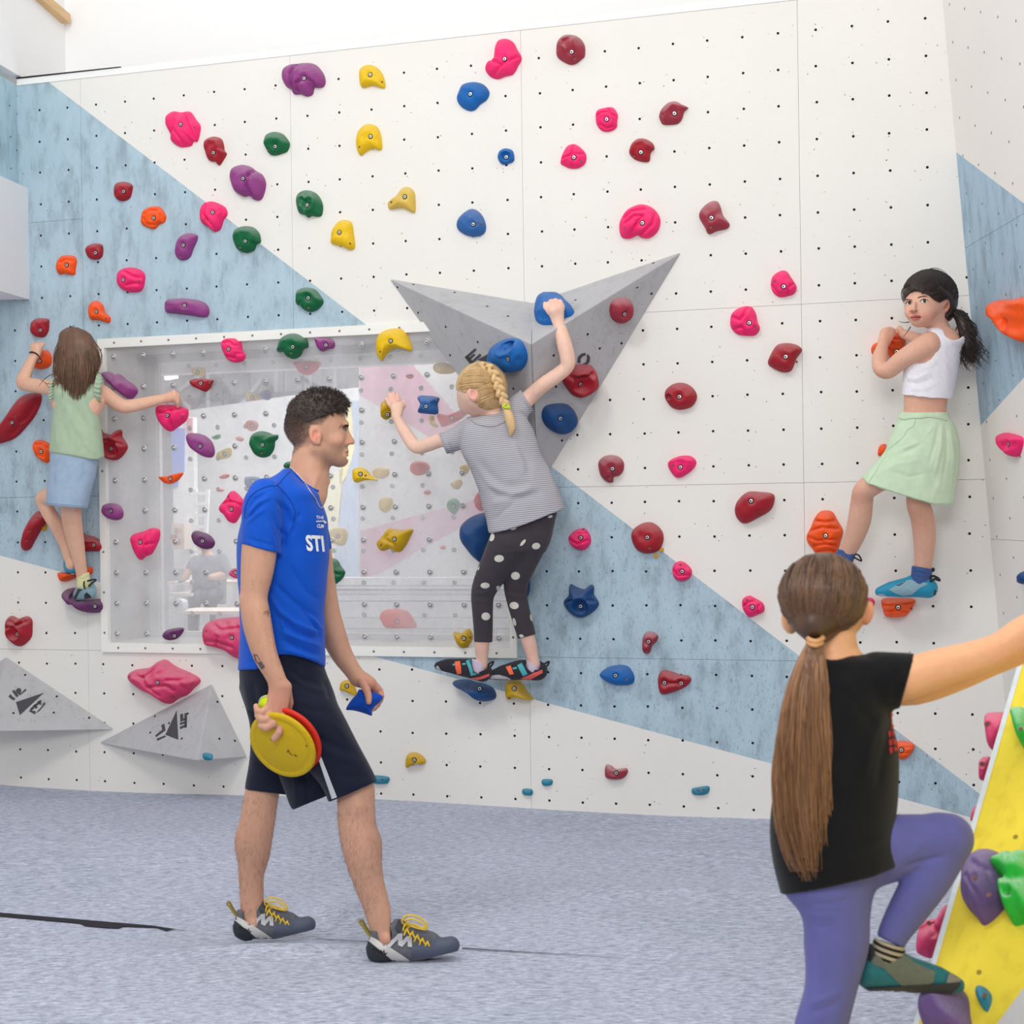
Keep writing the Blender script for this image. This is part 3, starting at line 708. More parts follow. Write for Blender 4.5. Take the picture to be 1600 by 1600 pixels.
def hold(reg, col, Hh, outline, bolt=None, screw=None, crease='', label='', fr=WALL, c=None, dish='', name='climbing_hold', cw=9, cd=.26, lump=.0, p=2.6, seed=0, group=None, lean=(0, 0), ridge='', base_off=0.0, n=60, rings=20, dark_bolt=False):
    k = R[reg][2]; f2 = Frame(fr.pt(0, 0, base_off), fr.u, fr.v, fr.n)
    off = .12 * Hh
    loop = smooth_loop([f2.loc(x, y, off) for x, y in pts(reg, outline)], n)
    mpp = np.linalg.norm(np.array(f2.loc(*pts(reg, '0,0')[0], off)) - np.array(f2.loc(*pts(reg, '100,0')[0], off))) / 100  # metres per zoom px (roughly)
    x0_, y0_ = pts(reg, outline)[0]; q0 = np.array(f2.loc(x0_, y0_, off)); q1 = np.array(f2.loc(x0_ + 10 * k, y0_, off)); mpp = np.linalg.norm(q1 - q0) / 10
    if c is None:
        x_, y_ = loop[:, 0], loop[:, 1]; x1_, y1_ = np.roll(x_, -1), np.roll(y_, -1); cr_ = x_ * y1_ - x1_ * y_; A_ = cr_.sum() / 2
        ctr = np.array([((x_ + x1_) * cr_).sum() / (6 * A_), ((y_ + y1_) * cr_).sum() / (6 * A_)])
    else: ctr = np.array(f2.loc(*pts(reg, c)[0], off))
    t = np.linspace(0, 1, rings + 1)[1:]; s_ = np.sin(t * math.pi / 2); s_ = .35 * t + .65 * s_; s_[-1] = 1
    XY = ctr[None, None, :] + (loop - ctr)[None, :, :] * s_[:, None, None]
    XY = np.concatenate([np.repeat(ctr[None, None, :], n, 1), XY]); S = np.concatenate([[0], s_])
    ext = np.abs(loop - ctr).max()
    rnd = np.random.RandomState(seed + len(outline) + int(abs(ctr[0] * 977)))
    ph = rnd.rand(6) * 6
    feats = []
    def fpts(s, o_): return np.array([f2.loc(x, y, o_) for x, y in pts(reg, s)])
    cps = [(fpts(q, .6 * Hh), cw * mpp, -cd * Hh) for q in crease.split(';') if q] + [(fpts(q, .7 * Hh), cw * 1.5 * mpp, cd * .9 * Hh) for q in ridge.split(';') if q]
    def segd(X_, a, b):
        ab = b - a; h = np.clip(((X_ - a) @ ab) / max(ab @ ab, 1e-12), 0, 1); return np.linalg.norm(X_ - a - h[..., None] * ab, axis=-1)
    ds = []
    for q in dish.split(';'):
        if q:
            x, y, r, dd = [float(e) for e in q.split(',')]
            o_, oy_, kk = R[reg]; ds.append((np.array(f2.loc(o_ + x * kk, oy_ + y * kk, .7 * Hh)), r * mpp, dd * Hh))
    def hgt(X_, sv):
        h = Hh * np.maximum(0, 1 - sv ** p) ** .55
        r_ = (X_ - ctr) / ext
        h = h * (1 + lean[0] * r_[..., 0] + lean[1] * r_[..., 1])
        h = h * (1 + .07 * np.sin(r_[..., 0] * 3.1 + ph[0]) * np.cos(r_[..., 1] * 2.7 + ph[1]) + (.03 + lump) * np.sin(r_[..., 0] * 7 + ph[2]) * np.sin(r_[..., 1] * 8 + ph[3]))
        e = np.clip((1 - sv) * 6, 0, 1)
        for pp, w_, d_ in cps:
            dmin = None
            for a, b in zip(pp[:-1], pp[1:]):
                q = segd(X_, a, b); dmin = q if dmin is None else np.minimum(dmin, q)
            h = h + d_ * np.exp(-(dmin / w_) ** 2) * e
        for cc, r0, dd in ds:
            q = np.linalg.norm(X_ - cc, axis=-1) / r0
            h = h - dd * np.clip(1.15 - q ** 3, 0, 1) * e + .22 * dd * np.exp(-((q - 1.15) / .22) ** 2) * e
        return np.maximum(h, 0)
    SV = np.repeat(S[:, None], n, 1)
    Ht = hgt(XY, SV)
    def s_at(q):
        d = q - ctr; ang = math.atan2(d[1], d[0]); la = np.arctan2(*(loop - ctr).T[::-1]); i_ = np.argmin(np.abs(np.angle(np.exp(1j * (la - ang)))))
        return min(.95, np.linalg.norm(d) / np.linalg.norm(loop[i_] - ctr))
    bl = []
    for kind, q in (('bolt', bolt), ('screw', screw)):
        for e in (q.split() if q else []):
            x, y = pts(reg, e)[0]; ab = np.array(f2.loc(x, y, off))
            for _ in range(3):
                hh = float(hgt(ab[None], np.array([s_at(ab)]))[0]); ab = np.array(f2.loc(x, y, hh))
            r0 = .017 if kind == 'bolt' else .008
            bl.append((kind, ab, hh - (.005 if kind == 'bolt' else .001), r0))
    for kind, ab, hh, r0 in bl:      # flatten the seat of each bolt
        q = np.linalg.norm(XY - ab, axis=-1) / r0
        w_ = np.clip(1.6 - q, 0, 1); w_ = np.where(SV < .97, w_, 0)
        Ht = Ht * (1 - w_) + (hh - .001) * w_
    V = [f2.pt(ctr[0], ctr[1], Ht[0].mean())]
    pos = f2.o + XY[1:, :, 0:1] * f2.u + XY[1:, :, 1:2] * f2.v + Ht[1:, :, None] * f2.n
    V = np.concatenate([np.array(V), pos.reshape(-1, 3)])
    Fc = []
    for j in range(n): Fc.append([0, 1 + j, 1 + (j + 1) % n])
    for r_ in range(rings - 1):
        for j in range(n):
            a, b = 1 + r_ * n + j, 1 + r_ * n + (j + 1) % n; Fc.append([a, a + n, b + n, b])
    a2 = (loop[:, 0] * np.roll(loop[:, 1], -1) - np.roll(loop[:, 0], -1) * loop[:, 1]).sum()
    uvn = np.dot(np.cross(f2.u, f2.v), f2.n)
    if a2 * uvn < 0: Fc = [q[::-1] for q in Fc]
    last = 1 + (rings - 1) * n
    bo = fr.pt(*ctr, base_off)
    o = mk(name, V, Fc, M[col], smooth=True, base=bo)
    tag(o, label, 'climbing hold', group)
    for kind, ab, hh, r0 in bl:
        place(BOLT if kind == 'bolt' else SCREW, kind, f2, ab[0], ab[1], hh, o)
    return o
G1 = dict(group=None)
def hs(*rows):
    for r in rows:
        kw = r[7] if len(r) > 7 else {}
        hold(r[0], r[1], r[2], r[3], r[4], r[5], label=r[6], **kw)
hs(
('A0', 'pink', .055, '985,720 990,690 1030,662 1080,668 1130,664 1165,710 1192,755 1175,840 1150,840 1140,865 1095,876 1060,870 1020,840 1015,800 988,745', '1072,739', '1157,758', 'grooved bright pink hold at the upper left, directly left of a small dark red one', dict(crease='1045,670 1030,760 1012,800;1035,772 1070,820 1100,872;1092,672 1130,760 1155,842', cw=7)),
('A0', 'red', .05, '1215,850 1235,825 1275,812 1315,825 1330,860 1335,895 1348,915 1330,950 1305,985 1290,965 1245,955 1225,910', '1267,908', None, 'small dark red hold with a hood, between the grooved pink and purple double holds', dict(ridge='1225,870 1245,835 1290,840 1305,880 1325,930', cw=8)),
('A0', 'purple', .075, '1370,1040 1385,1000 1440,980 1490,992 1525,1018 1560,1040 1580,1090 1570,1150 1550,1188 1515,1190 1485,1165 1450,1170 1400,1140 1378,1090', '1443,1062', None, 'purple double-lobed hold at the upper left below the dark red hooded one', dict(crease='1500,1020 1478,1060 1475,1110 1495,1175', cw=10, cd=.4)),
('A0', 'red', .05, '685,1120 700,1090 745,1082 785,1100 785,1135 770,1180 730,1197 695,1185 681,1150', '733,1138', '768,1112', 'round dark red hold on the blue paint just above the orange ring hold', {}),
('A0', 'orange', .045, '842,1300 855,1255 900,1230 950,1232 985,1280 980,1320 950,1335 920,1362 880,1355 845,1335', '911,1296', None, 'orange ring-grooved hold on the blue paint, upper left', dict(crease='865,1275 895,1250 935,1255;860,1300 875,1335 930,1340;955,1275 962,1310', cw=6)),
('A0', 'pink', .055, '1192,1270 1210,1215 1255,1198 1300,1210 1340,1235 1352,1275 1330,1310 1310,1365 1275,1378 1245,1355 1200,1325', '1263,1263', '1212,1308', 'bright pink creased hold on the edge of the blue paint beside the green round hold', dict(crease='1230,1300 1260,1340 1285,1376;1310,1215 1322,1270 1312,1345;1222,1222 1215,1280 1240,1310', cw=7)),
('A0', 'green', .06, '1390,1410 1400,1370 1445,1347 1500,1350 1540,1385 1550,1440 1525,1455 1510,1490 1460,1504 1415,1485 1395,1445', '1457,1435', '1430,1474', 'dark green hold on the edge of the blue paint, topped by a thick lip', dict(ridge='1400,1408 1440,1375 1500,1380 1530,1430', cw=13)),
('A0', 'purple', .05, '1045,1500 1055,1440 1085,1400 1130,1387 1172,1400 1172,1430 1150,1480 1130,1530 1090,1550 1055,1535', '1088,1459', '1074,1531', 'slanted purple oval hold on the blue paint above the long purple bar', {}),
('A0', 'red', .045, '512,1495 525,1465 560,1450 605,1455 612,1500 600,1535 565,1545 530,1535', '566,1504', '597,1467', 'small dark red hold on the blue paint, just right of and above the orange one', {}),
('B0', 'orange', .045, '337,70 345,30 370,0 400,-5 440,0 455,30 448,80 445,110 410,112 385,105 350,108', '394,54', '351,92', 'orange arched hold at the left side of the blue paint above the second orange one', dict(crease='365,40 395,22 430,30', cw=7)),
('B0', 'pink', .06, '697,130 710,90 760,68 820,75 858,105 858,160 840,205 790,217 740,205 705,175', '730,141', '825,148', 'pink hold with two finger grooves on the blue paint above the purple bar', dict(crease='745,95 800,125 858,138;755,175 800,165 840,165', cw=8)),
('B0', 'orange', .045, '528,310 540,280 575,265 610,290 625,335 655,365 650,397 615,390 580,380 545,380 530,345', '570,330', '629,372', 'orange comma-shaped hold on the blue paint above the brown-haired climber', {}),
('B0', 'purple', .06, '980,300 990,265 1060,252 1160,258 1220,280 1243,320 1235,358 1200,365 1140,355 1060,345 990,335', '1096,294', None, 'long purple bar hold lying level on the blue paint', dict(lump=.03)),
('B0', 'red', .05, '186,430 195,390 230,370 285,375 290,405 285,450 260,482 215,480 190,460', '238,441', '270,395', 'dark red hold just above the raised fist of the brown-haired climber', {}),
('A1', 'purple', .075, '155,450 165,410 205,385 245,380 290,375 350,382 395,430 411,480 400,515 365,522 345,520 335,560 300,573 265,560 225,560 215,535 180,515 160,480', '284,466', None, 'purple flower-lobed hold near the top edge of the wall', dict(crease='235,385 212,440 218,540;280,480 245,500 252,560;300,468 335,490 350,522', cw=9, cd=.35)),
('A1', 'yellow', .045, '615,455 620,410 650,388 690,387 730,410 760,460 768,522 735,520 690,510 630,520', '677,443', '750,488', 'yellow fin-shaped hold near the top edge of the wall, highest of the yellow ones', dict(lean=(-.1, -.2))),
('A1', 'yellow', .05, '597,830 610,780 645,745 685,738 725,760 745,820 746,890 700,885 660,900 622,926 600,885', '679,811', '615,875', 'yellow helmet-shaped hold, second of the yellow ones from the top', {}),
('A1', 'green', .05, '48,850 60,805 100,785 150,792 185,825 200,860 185,900 160,912 120,924 85,920 60,885', '112,871', '72,895', 'green hold with a curved ledge, highest of the green ones', dict(ridge='60,850 95,825 145,832 178,872', cw=12)),
('A1', 'green', .055, '240,1200 250,1155 290,1132 340,1140 375,1170 396,1220 390,1280 360,1290 330,1285 312,1296 290,1280 255,1265', '302,1220', None, 'green hold with a heart-shaped hollow, left of the sand-yellow hold', dict(ridge='312,1290 258,1220 262,1178 285,1170 303,1188 322,1170 345,1185 345,1220 312,1280', cw=6)),
('A1', 'sand', .045, '783,1215 800,1190 840,1160 870,1120 905,1112 940,1140 948,1200 945,1265 910,1255 880,1240 840,1240 795,1247', '883,1170', '804,1203', 'faded sand-yellow hold with a pointed left tip, left of the faded blue hold', dict(c='895,1190')),
('A1', 'yellow', .05, '447,1420 455,1370 490,1320 530,1308 568,1325 580,1390 588,1470 560,1488 520,1470 450,1450', '493,1382', '560,1449', 'yellow hold with a pointed lower right corner, lowest yellow one on the bare white wall', {}),
('A1', 'blue', .05, '1195,590 1205,550 1230,505 1290,488 1350,500 1387,545 1375,590 1335,620 1300,655 1260,658 1215,630', '1274,559', None, 'large bright blue hold near the top, below the tall pink one', {}),
('A1', 'blue', .04, '1439,935 1450,900 1485,883 1525,895 1537,940 1530,962 1500,975 1470,980 1450,965', '1488,935', None, 'tiny round blue hold, smallest on the upper wall', dict(dish='1488,932,26,.3')),
('A1', 'dullblue', .055, '1198,1360 1200,1310 1240,1265 1290,1242 1340,1275 1367,1340 1355,1390 1300,1409 1240,1395', '1291,1334', '1331,1332', 'faded blue rounded hold above the big grey volume', {}),
('A1', 'pink', .06, '1365,400 1380,375 1415,350 1425,280 1445,240 1490,230 1530,250 1555,295 1580,345 1560,390 1530,440 1480,455 1440,470 1400,460 1370,430', '1478,349', '1446,433', 'tall pink hold at the top of the wall, left of a dark red one', dict(crease='1395,358 1462,390 1500,370 1572,330;1405,452 1458,400', cw=8)),
('A2', 'dullred', .06, '263,300 270,250 300,215 345,206 395,220 430,265 432,330 415,350 385,375 350,385 310,370 270,340', '354,308', '374,352', 'dark red veined hold at the top of the wall, highest red one', dict(ridge='335,225 300,240 298,275 340,320 350,380;375,230 385,300', cw=6)),
('A2', 'pink', .05, '497,690 510,655 555,642 600,640 628,680 625,720 620,760 580,782 535,778 505,745', '562,709', None, 'small pink knobbly hold, upper of the two small pink ones near the top', dict(crease='505,690 530,675 560,668 610,690;525,740 560,762 620,745;560,645 585,665', cw=6)),
('A2', 'dullred', .045, '875,690 890,650 930,612 975,603 1010,620 1048,640 1025,665 1010,710 980,738 905,742 885,725', '966,674', '890,688', 'dark red leaf-shaped hold, highest on the right half of the wall', dict(ridge='905,735 915,670 955,625 1010,625', cw=9)),
('A2', 'red', .045, '697,910 710,860 745,828 790,825 835,850 847,885 825,910 815,960 770,962 725,945', '766,905', '726,932', 'dark red horseshoe-lipped hold below the leaf-shaped one', dict(ridge='705,905 730,855 780,838 830,880', cw=10)),
('A2', 'pink', .045, '288,970 300,920 330,870 370,857 410,880 440,920 435,970 395,1000 345,1002 305,985', '367,936', '411,960', 'small pink three-part hold right of the tiny blue one', dict(crease='367,862 360,925 300,945;362,955 358,1000;380,920 432,915', cw=6)),
('A2', 'pink', .065, '637,1350 650,1300 690,1245 770,1215 840,1240 880,1300 870,1370 820,1415 770,1415 745,1400 700,1420 650,1410', '774,1326', '668,1364', 'large round pink shell-like hold above the right tip of the big grey volume', dict(crease='670,1300 710,1260 790,1245;680,1330 730,1290 780,1290 740,1345 690,1410;850,1270 840,1330 790,1380 750,1400', cw=8)),
('A2', 'dullred', .06, '1113,1290 1130,1240 1180,1200 1220,1197 1240,1230 1255,1280 1293,1330 1280,1360 1220,1375 1170,1393 1145,1350', '1186,1295', '1183,1355', 'faded red angular hold right of the large round pink shell-like one', {}),
('B1', 'green', .06, '240,250 245,210 285,188 345,195 385,240 400,270 385,300 355,325 315,333 280,315 265,290 245,290', '309,249', '313,308', 'green hold with a thick lip on the blue paint just above the window', dict(ridge='250,270 262,225 310,210 360,240 388,275', cw=12)),
('B1', 'green', .07, '127,560 145,500 190,465 250,462 300,495 308,540 280,555 265,590 225,613 185,600 170,570 135,572', '216,541', '208,578', 'green mushroom-shaped hold on the top edge of the window', dict(ridge='145,560 170,505 230,490 285,530', cw=16, c='220,540')),
('B1', 'purple', .045, '348,482 375,484 430,490 465,510 463,545 430,555 395,568 370,550 355,515', '414,530', '451,525', 'small purple wedge hold on the top edge of the window', {}),
('B1', 'yellow', .06, '718,500 740,460 790,435 860,427 890,445 910,490 928,562 880,555 820,550 790,570 765,600 752,624 725,600 715,560', '799,505', '739,570', 'large yellow curved hold at the top right of the window', dict(c='800,505')),
('E6', 'green', .06, '1168,930 1185,870 1240,842 1300,850 1340,868 1375,870 1375,900 1355,920 1345,980 1310,1030 1250,1042 1200,1015 1180,970', '1257,946', '1255,1010', 'green snail-shaped hold on the glass behind the head of the man', dict(ridge='1185,950 1195,885 1260,860 1330,880 1365,885', cw=20, c='1258,950')),
('E6', 'green', .05, '1425,1110 1440,1080 1480,1070 1520,1080 1560,1100 1540,1125 1490,1128 1440,1125', None, None, 'green hold peeking out behind the neck of the man', {}),
('E6', 'pink', .055, '950,190 965,150 1010,135 1070,140 1100,180 1110,230 1130,270 1110,310 1050,322 1000,300 970,250', '1000,220', None, 'pink swirled hold on the top edge of the window, left of the green mushroom one', dict(crease='965,175 1010,165 1050,195 1095,190;990,275 1050,290 1070,255 1125,255', cw=9)),
('E6', 'red', .045, '710,465 740,445 800,443 885,455 880,480 860,520 825,543 780,525 730,500', '790,478', '860,475', 'small red triangular hold on the glass in the upper left of the window', {}),
('E6', 'purple', .05, '683,890 700,860 760,858 830,880 880,930 897,1000 880,1038 830,1040 770,1010 710,960', '786,956', '858,1000', 'purple tilted oval hold on the glass right of the held pink one', {}),
('E6', 'orange', .035, '473,1190 500,1185 560,1180 600,1165 658,1157 650,1180 620,1215 570,1240 520,1235 490,1210', '559,1203', None, 'small orange boat-shaped hold on the left part of the window', {}),
('E6', 'purple', .05, '47,1440 60,1400 110,1388 170,1400 203,1450 195,1500 150,1517 100,1505 60,1475', '107,1447', None, 'purple oval hold on the left edge of the window, right of the blue shorts', {}),
('E6', 'pink', .06, '935,1430 950,1395 990,1350 1020,1300 1050,1298 1100,1345 1125,1380 1115,1430 1080,1500 1050,1538 1010,1530 975,1480 945,1455', '1022,1434', '999,1341', 'pink folded hold on the glass touching the shoulder of the man', dict(crease='955,1395 1010,1375 1060,1385 1118,1420;1000,1345 1015,1375', cw=9)),
('E6', 'pink', .07, '455,690 465,650 520,640 600,645 680,670 697,700 680,760 620,810 560,845 510,810 470,750', '537,722', '651,727', 'pink three-part hold gripped by the right hand of the brown-haired climber', dict(crease='460,700 520,705 560,690 640,665;572,690 568,845', cw=9)),
('E4', 'purple', .08, '800,440 860,432 900,460 940,450 1000,500 1060,540 1090,590 1070,630 1035,658 990,640 900,560 830,490', None, None, 'chalky purple block hold just above the right arm of the brown-haired climber', dict(lump=.05)),
('E4', 'red', .08, '800,930 850,955 900,950 940,912 960,930 960,970 1005,1050 980,1110 930,1160 870,1168 820,1140 800,1100 790,1000', '869,1072', None, 'dark red horned hold with a round hollow beside the green top', dict(dish='862,1075,62,.45', crease='800,1010 870,1000 960,1040 1000,1050', cw=10)),
('B0', 'red', .08, '-60,1120 -10,1040 60,950 110,870 150,825 200,815 238,820 240,870 205,950 150,1020 90,1080 20,1110', '69,992', '126,1000 90,955', 'long dark red rail hold running down to the left edge of the photo', dict(crease='225,850 150,960 60,1060', cw=12, c='105,960')),
('E4', 'orange', .08, '235,390 235,330 290,260 340,255 372,310 360,380 300,408 250,405', '272,340', None, 'orange round hold under the raised left fist of the brown-haired climber', {}),
('E4', 'orange', .05, '228,1040 245,1005 290,1000 350,1025 365,1060 365,1130 350,1185 320,1185 270,1150 240,1100', '284,1096', None, 'orange grooved hold left of the hem of the green top', dict(crease='245,1040 290,1035 345,1075;262,1120 310,1140', cw=9)),
('E5', 'red', .07, '100,780 110,700 160,560 220,440 280,380 370,390 375,470 300,570 230,690 180,780 130,803', '300,405', '262,458 180,600 145,700', 'long slanted dark red hold left of the bare calf of the brown-haired climber', dict(c='225,600')),
('E5', 'red', .06, '700,610 760,635 850,660 920,710 942,780 900,805 800,810 740,800 700,700', '840,745', None, 'dark red pointed hold behind the calf of the brown-haired climber', dict(ridge='735,700 840,710 935,790', cw=14)),
('E5', 'orange', .10, '495,1030 560,1030 640,1030 700,1010 770,985 815,975 825,1020 800,1050 700,1065 640,1090 580,1115 530,1125 505,1080', '620,1040', None, 'orange bar hold under the rear foot of the brown-haired climber', {}),
('E5', 'dullpurple', .12, '550,1250 570,1205 620,1190 665,1210 670,1270 720,1310 800,1330 890,1305 940,1350 943,1410 900,1445 820,1452 770,1430 760,1390 700,1370 640,1360 600,1310', '852,1383', None, 'dark purple foothold under the shoe of the brown-haired climber', dict(c='720,1335')),
('C0', 'red', .08, '40,660 50,630 70,618 110,635 155,620 185,640 188,690 180,750 120,800 70,770 45,730', '100,728', None, 'dark red horned hold with a hollow near the left edge, above the grey pyramid', dict(dish='85,722,34,.4', crease='45,690 90,680 180,640;60,650 100,675;130,640 110,680', cw=8)),
('C0', 'pink2', .14, '1212,715 1225,670 1280,640 1420,625 1520,640 1570,760 1540,850 1440,880 1360,830 1290,805 1230,790 1215,750', '1376,748', '1228,712', 'big dusty pink wrinkled hold half hidden behind the back of the man', dict(crease='1250,660 1330,700 1430,690;1230,770 1300,770 1400,800;1300,640 1360,670;1400,640 1470,760;1320,740 1300,790', cw=10, cd=.14)),
('C0', 'pink2', .13, '765,970 800,940 890,925 950,885 985,882 1040,920 1130,960 1180,990 1185,1015 1150,1050 1110,1090 1060,1110 1010,1143 960,1120 910,1085 850,1060 790,1010', '935,1016', '772,982 1143,1018 1031,1103', 'big dusty pink boulder-like hold above the grey pyramid near the floor', dict(crease='800,960 860,985 900,960 940,910;860,985 900,1040 1000,1030 1040,1060;960,960 1010,930 1060,960;1010,1000 1080,1000 1140,985;1060,1010 1110,1060;900,1040 960,1090', cw=9, cd=.16, lump=.04)),
('C0', 'pink', .06, '778,160 800,130 860,112 905,95 945,105 948,150 930,200 900,250 865,265 840,287 815,265 790,215', '832,180', '848,268', 'pink split hold on the lower left of the window', dict(crease='885,105 870,185 862,262;872,195 935,180', cw=8)),
('C0', 'dullpurple', .045, '1140,140 1160,112 1200,118 1250,140 1277,180 1260,215 1210,220 1160,190', '1203,173', None, 'dark purple oval hold on the glass left of the elbow of the man', {}),
('C0', 'dullpurple', .04, '968,740 990,705 1050,690 1090,692 1085,720 1050,755 1000,763', '1036,738', None, 'small dark purple hold at the bottom edge of the window', {}),
('C0', 'pink2', .04, '1367,370 1385,340 1430,335 1450,370 1430,397 1390,390', '1398,362', None, 'small dark pink hold half hidden behind the upper arm of the man', {}),
('C1', 'green', .06, '340,300 430,275 480,285 505,325 528,358 510,400 465,433 430,430 360,400', '434,356', '444,405', 'green hold on the glass just in front of the chest of the man', dict(crease='440,330 480,370 520,372', cw=8)),
('E7', 'yellow', .055, '372,1000 380,970 430,960 470,980 500,1015 548,1055 510,1052 450,1055 395,1070 375,1045', '423,1010', '462,1020', 'yellow hold with a pointed right tip level with the chin of the man', dict(c='430,1020')),
('C1', 'mustard', .065, '720,180 760,135 790,98 850,108 930,102 915,150 890,200 850,240 800,220 750,232 725,210', '821,162', '745,198', 'large mustard yellow winged hold on the pink stripe behind the glass', dict(crease='800,120 770,160 830,190 845,235', cw=9)),
('E7', 'dullblue', .06, '836,470 845,450 880,447 960,455 988,470 975,510 980,560 965,582 890,578 840,570 848,545 858,510', '892,526', '966,478', 'blue square hold on the glass right of the hand of the blonde climber', dict(lean=(0, -.1))),
('E7', 'mustard', .09, '590,520 600,490 640,480 670,540 640,600 600,620 590,580', '616,585', None, 'mustard hold gripped by the left hand of the blonde climber', {}),
('E2', 'navy', .14, '315,180 330,110 390,50 480,10 570,0 620,60 610,200 520,420 440,390 370,310 325,240', None, None, 'large smooth blue hold behind the thigh of the blonde climber', dict(p=2.1, crease='430,100 520,240', cw=60, cd=.12)),
('E2', 'navy', .10, '810,560 870,500 890,560 888,650 865,710 820,660', None, None, 'blue hold peeking out right of the knee of the blonde climber', {}),
('E2', 'mustard', .06, '260,1000 290,1005 330,1010 370,975 395,980 415,1020 410,1070 380,1120 350,1138 310,1120 280,1070', '342,1055', '399,1047', 'mustard horned hold at the bottom edge of the window beside the blonde climber', dict(c='345,1055')),
('E2', 'navy', .16, '260,1410 300,1400 380,1400 440,1420 500,1430 580,1470 607,1530 590,1565 530,1577 490,1550 440,1500 380,1470 300,1430', '475,1472', None, 'dark blue foothold under the left shoe of the blonde climber', {}),
('E2', 'mustard', .11, '700,1430 720,1395 780,1385 830,1430 860,1480 920,1560 860,1560 800,1545 740,1555 715,1560 705,1500', '762,1473', '725,1552', 'mustard foothold under the right shoe of the blonde climber', {}),
('C1', 'mustard', .045, '500,1040 510,1010 545,1000 580,1020 600,1090 570,1085 530,1065 503,1060', '538,1037', None, 'mustard hold partly hidden by the blue beanbag', {}),
('C1', 'mustard', .045, '893,1520 895,1460 920,1432 970,1438 1008,1475 1000,1500 960,1495 920,1510', '940,1477', None, 'small mustard arched hold low on the wall above the mat', dict(c='945,1475')),
('E1', 'blue', .09, '890,60 905,0 950,-30 1020,-50 1100,-40 1150,40 1158,120 1120,190 1060,205 1010,195 960,210 930,160 895,110', '1013,108', None, 'bright blue hold with a slot, on the left face of the big grey volume', dict(fr=FC['L'], dish='1000,12,30,.5;975,25,26,.4;1100,80,20,.2;1085,130,22,.2;1125,130,14,.2', lump=.03)),
('E3', 'blue', .085, '205,600 215,480 270,380 400,290 480,250 720,225 830,245 930,360 1010,430 1000,500 930,560 820,590 700,680 550,730 350,730 240,670', None, None, 'bright blue hold gripped by the right hand of the blonde climber', dict(fr=FC['TR'], crease='260,520 330,560 430,540;300,640 400,620 520,650', cw=30, lump=.04)),
('B2', 'dullred', .06, '585,320 600,275 650,250 700,260 713,310 700,360 665,395 625,397 595,370', '673,348', '592,308', 'faded red oval hold on the upper right face of the big grey volume', dict(fr=FC['R'])),
('B2', 'red', .09, '305,740 330,690 380,655 450,650 485,665 500,730 490,770 460,800 420,830 380,838 345,810', '411,765', None, 'dark red horned hold on the right face of the big grey volume', dict(fr=FC['R'], dish='415,762,48,.4', crease='320,730 400,725 480,700', cw=9)),
('B2', 'navy', .07, '182,960 200,900 270,882 340,890 378,940 375,990 330,1045 270,1055 210,1020', '290,969', None, 'dark blue disc hold low on the right face of the big grey volume', dict(fr=FC['R'], p=3.5)),
('B2', 'red', .065, '908,830 920,790 970,757 1030,757 1080,790 1100,840 1070,895 1000,915 950,900 920,865', '995,838', '933,840', 'dark red rounded hold right of the big grey volume, pitted at its left', dict(dish='933,840,18,.25')),
('B2', 'dullred', .065, '514,1250 520,1215 560,1187 620,1188 660,1220 663,1270 640,1305 605,1315 600,1345 570,1347 530,1310', '596,1266', '579,1325', 'dull dark red ball-shaped hold just above the blue paint, left of a small pink one', {}),
('B2', 'pink', .045, '928,1250 940,1215 1000,1190 1060,1190 1095,1220 1085,1260 1040,1300 995,1321 960,1305', '1001,1257', '956,1249', 'small smooth pink triangular hold above the blue paint', dict(ridge='940,1225 1000,1205 1060,1220', cw=7)),
('B3', 'pink', .055, '92,170 105,120 150,88 185,90 215,130 245,180 235,220 190,240 140,243 105,215', '168,181', '113,153', 'pink rounded hold, upper of two pink ones right of the big grey volume', dict(crease='240,150 200,190 185,235;100,175 135,222 170,240', cw=7)),
('B2', 'pink', .06, '1298,390 1310,340 1360,305 1420,300 1450,340 1460,390 1475,430 1450,470 1400,475 1340,465 1305,430', '1410,397', '1451,427', 'pink grooved hold, lower of two pink ones right of the big grey volume', dict(crease='1315,365 1360,385 1385,355 1400,305;1310,435 1370,425 1400,470', cw=9)),
('B3', 'red', .07, '75,640 90,590 130,530 190,517 250,530 277,560 245,610 215,680 165,692 110,670', '180,599', '246,629', 'smooth dark red hold left of the climber in the white top', {}),
('B2', 'red', .075, '1325,1520 1340,1460 1400,1405 1480,1404 1550,1415 1562,1450 1540,1510 1470,1555 1390,1592 1345,1570', '1421,1458', '1468,1545', 'large dark red slanted hold left of the green skirt', dict(lean=(0, .2))),
('C2', 'pink', .065, '337,160 350,130 385,105 430,97 460,130 468,180 440,220 400,226 360,205', '407,153', '425,103', 'small pink hold on the blue paint, upper left of the raccoon-like blue one', dict(crease='345,165 390,190 450,170;400,130 440,128', cw=7)),
('C2', 'red', .065, '710,150 725,100 780,65 840,65 890,110 900,170 870,230 800,247 740,220', '804,151', '819,217', 'round red disc hold on the blue paint edge with two brass screws beside it', dict(p=3.4)),
('C2', 'pink', .06, '955,350 965,310 1000,292 1040,310 1070,350 1055,395 1010,412 970,395', '1011,354', '1003,315', 'small pink hold on the edge of the blue paint, right of the round red disc', dict(crease='965,350 990,380 1050,375;1020,300 1040,335', cw=6)),
('C2', 'pink', .055, '1372,570 1372,520 1410,498 1450,515 1495,545 1500,590 1460,612 1415,627 1390,605', '1429,567', '1399,525', 'small pink hold on the edge of the blue paint just left of the foreground ponytail', dict(crease='1380,560 1400,540 1440,530;1470,555 1460,600', cw=6)),
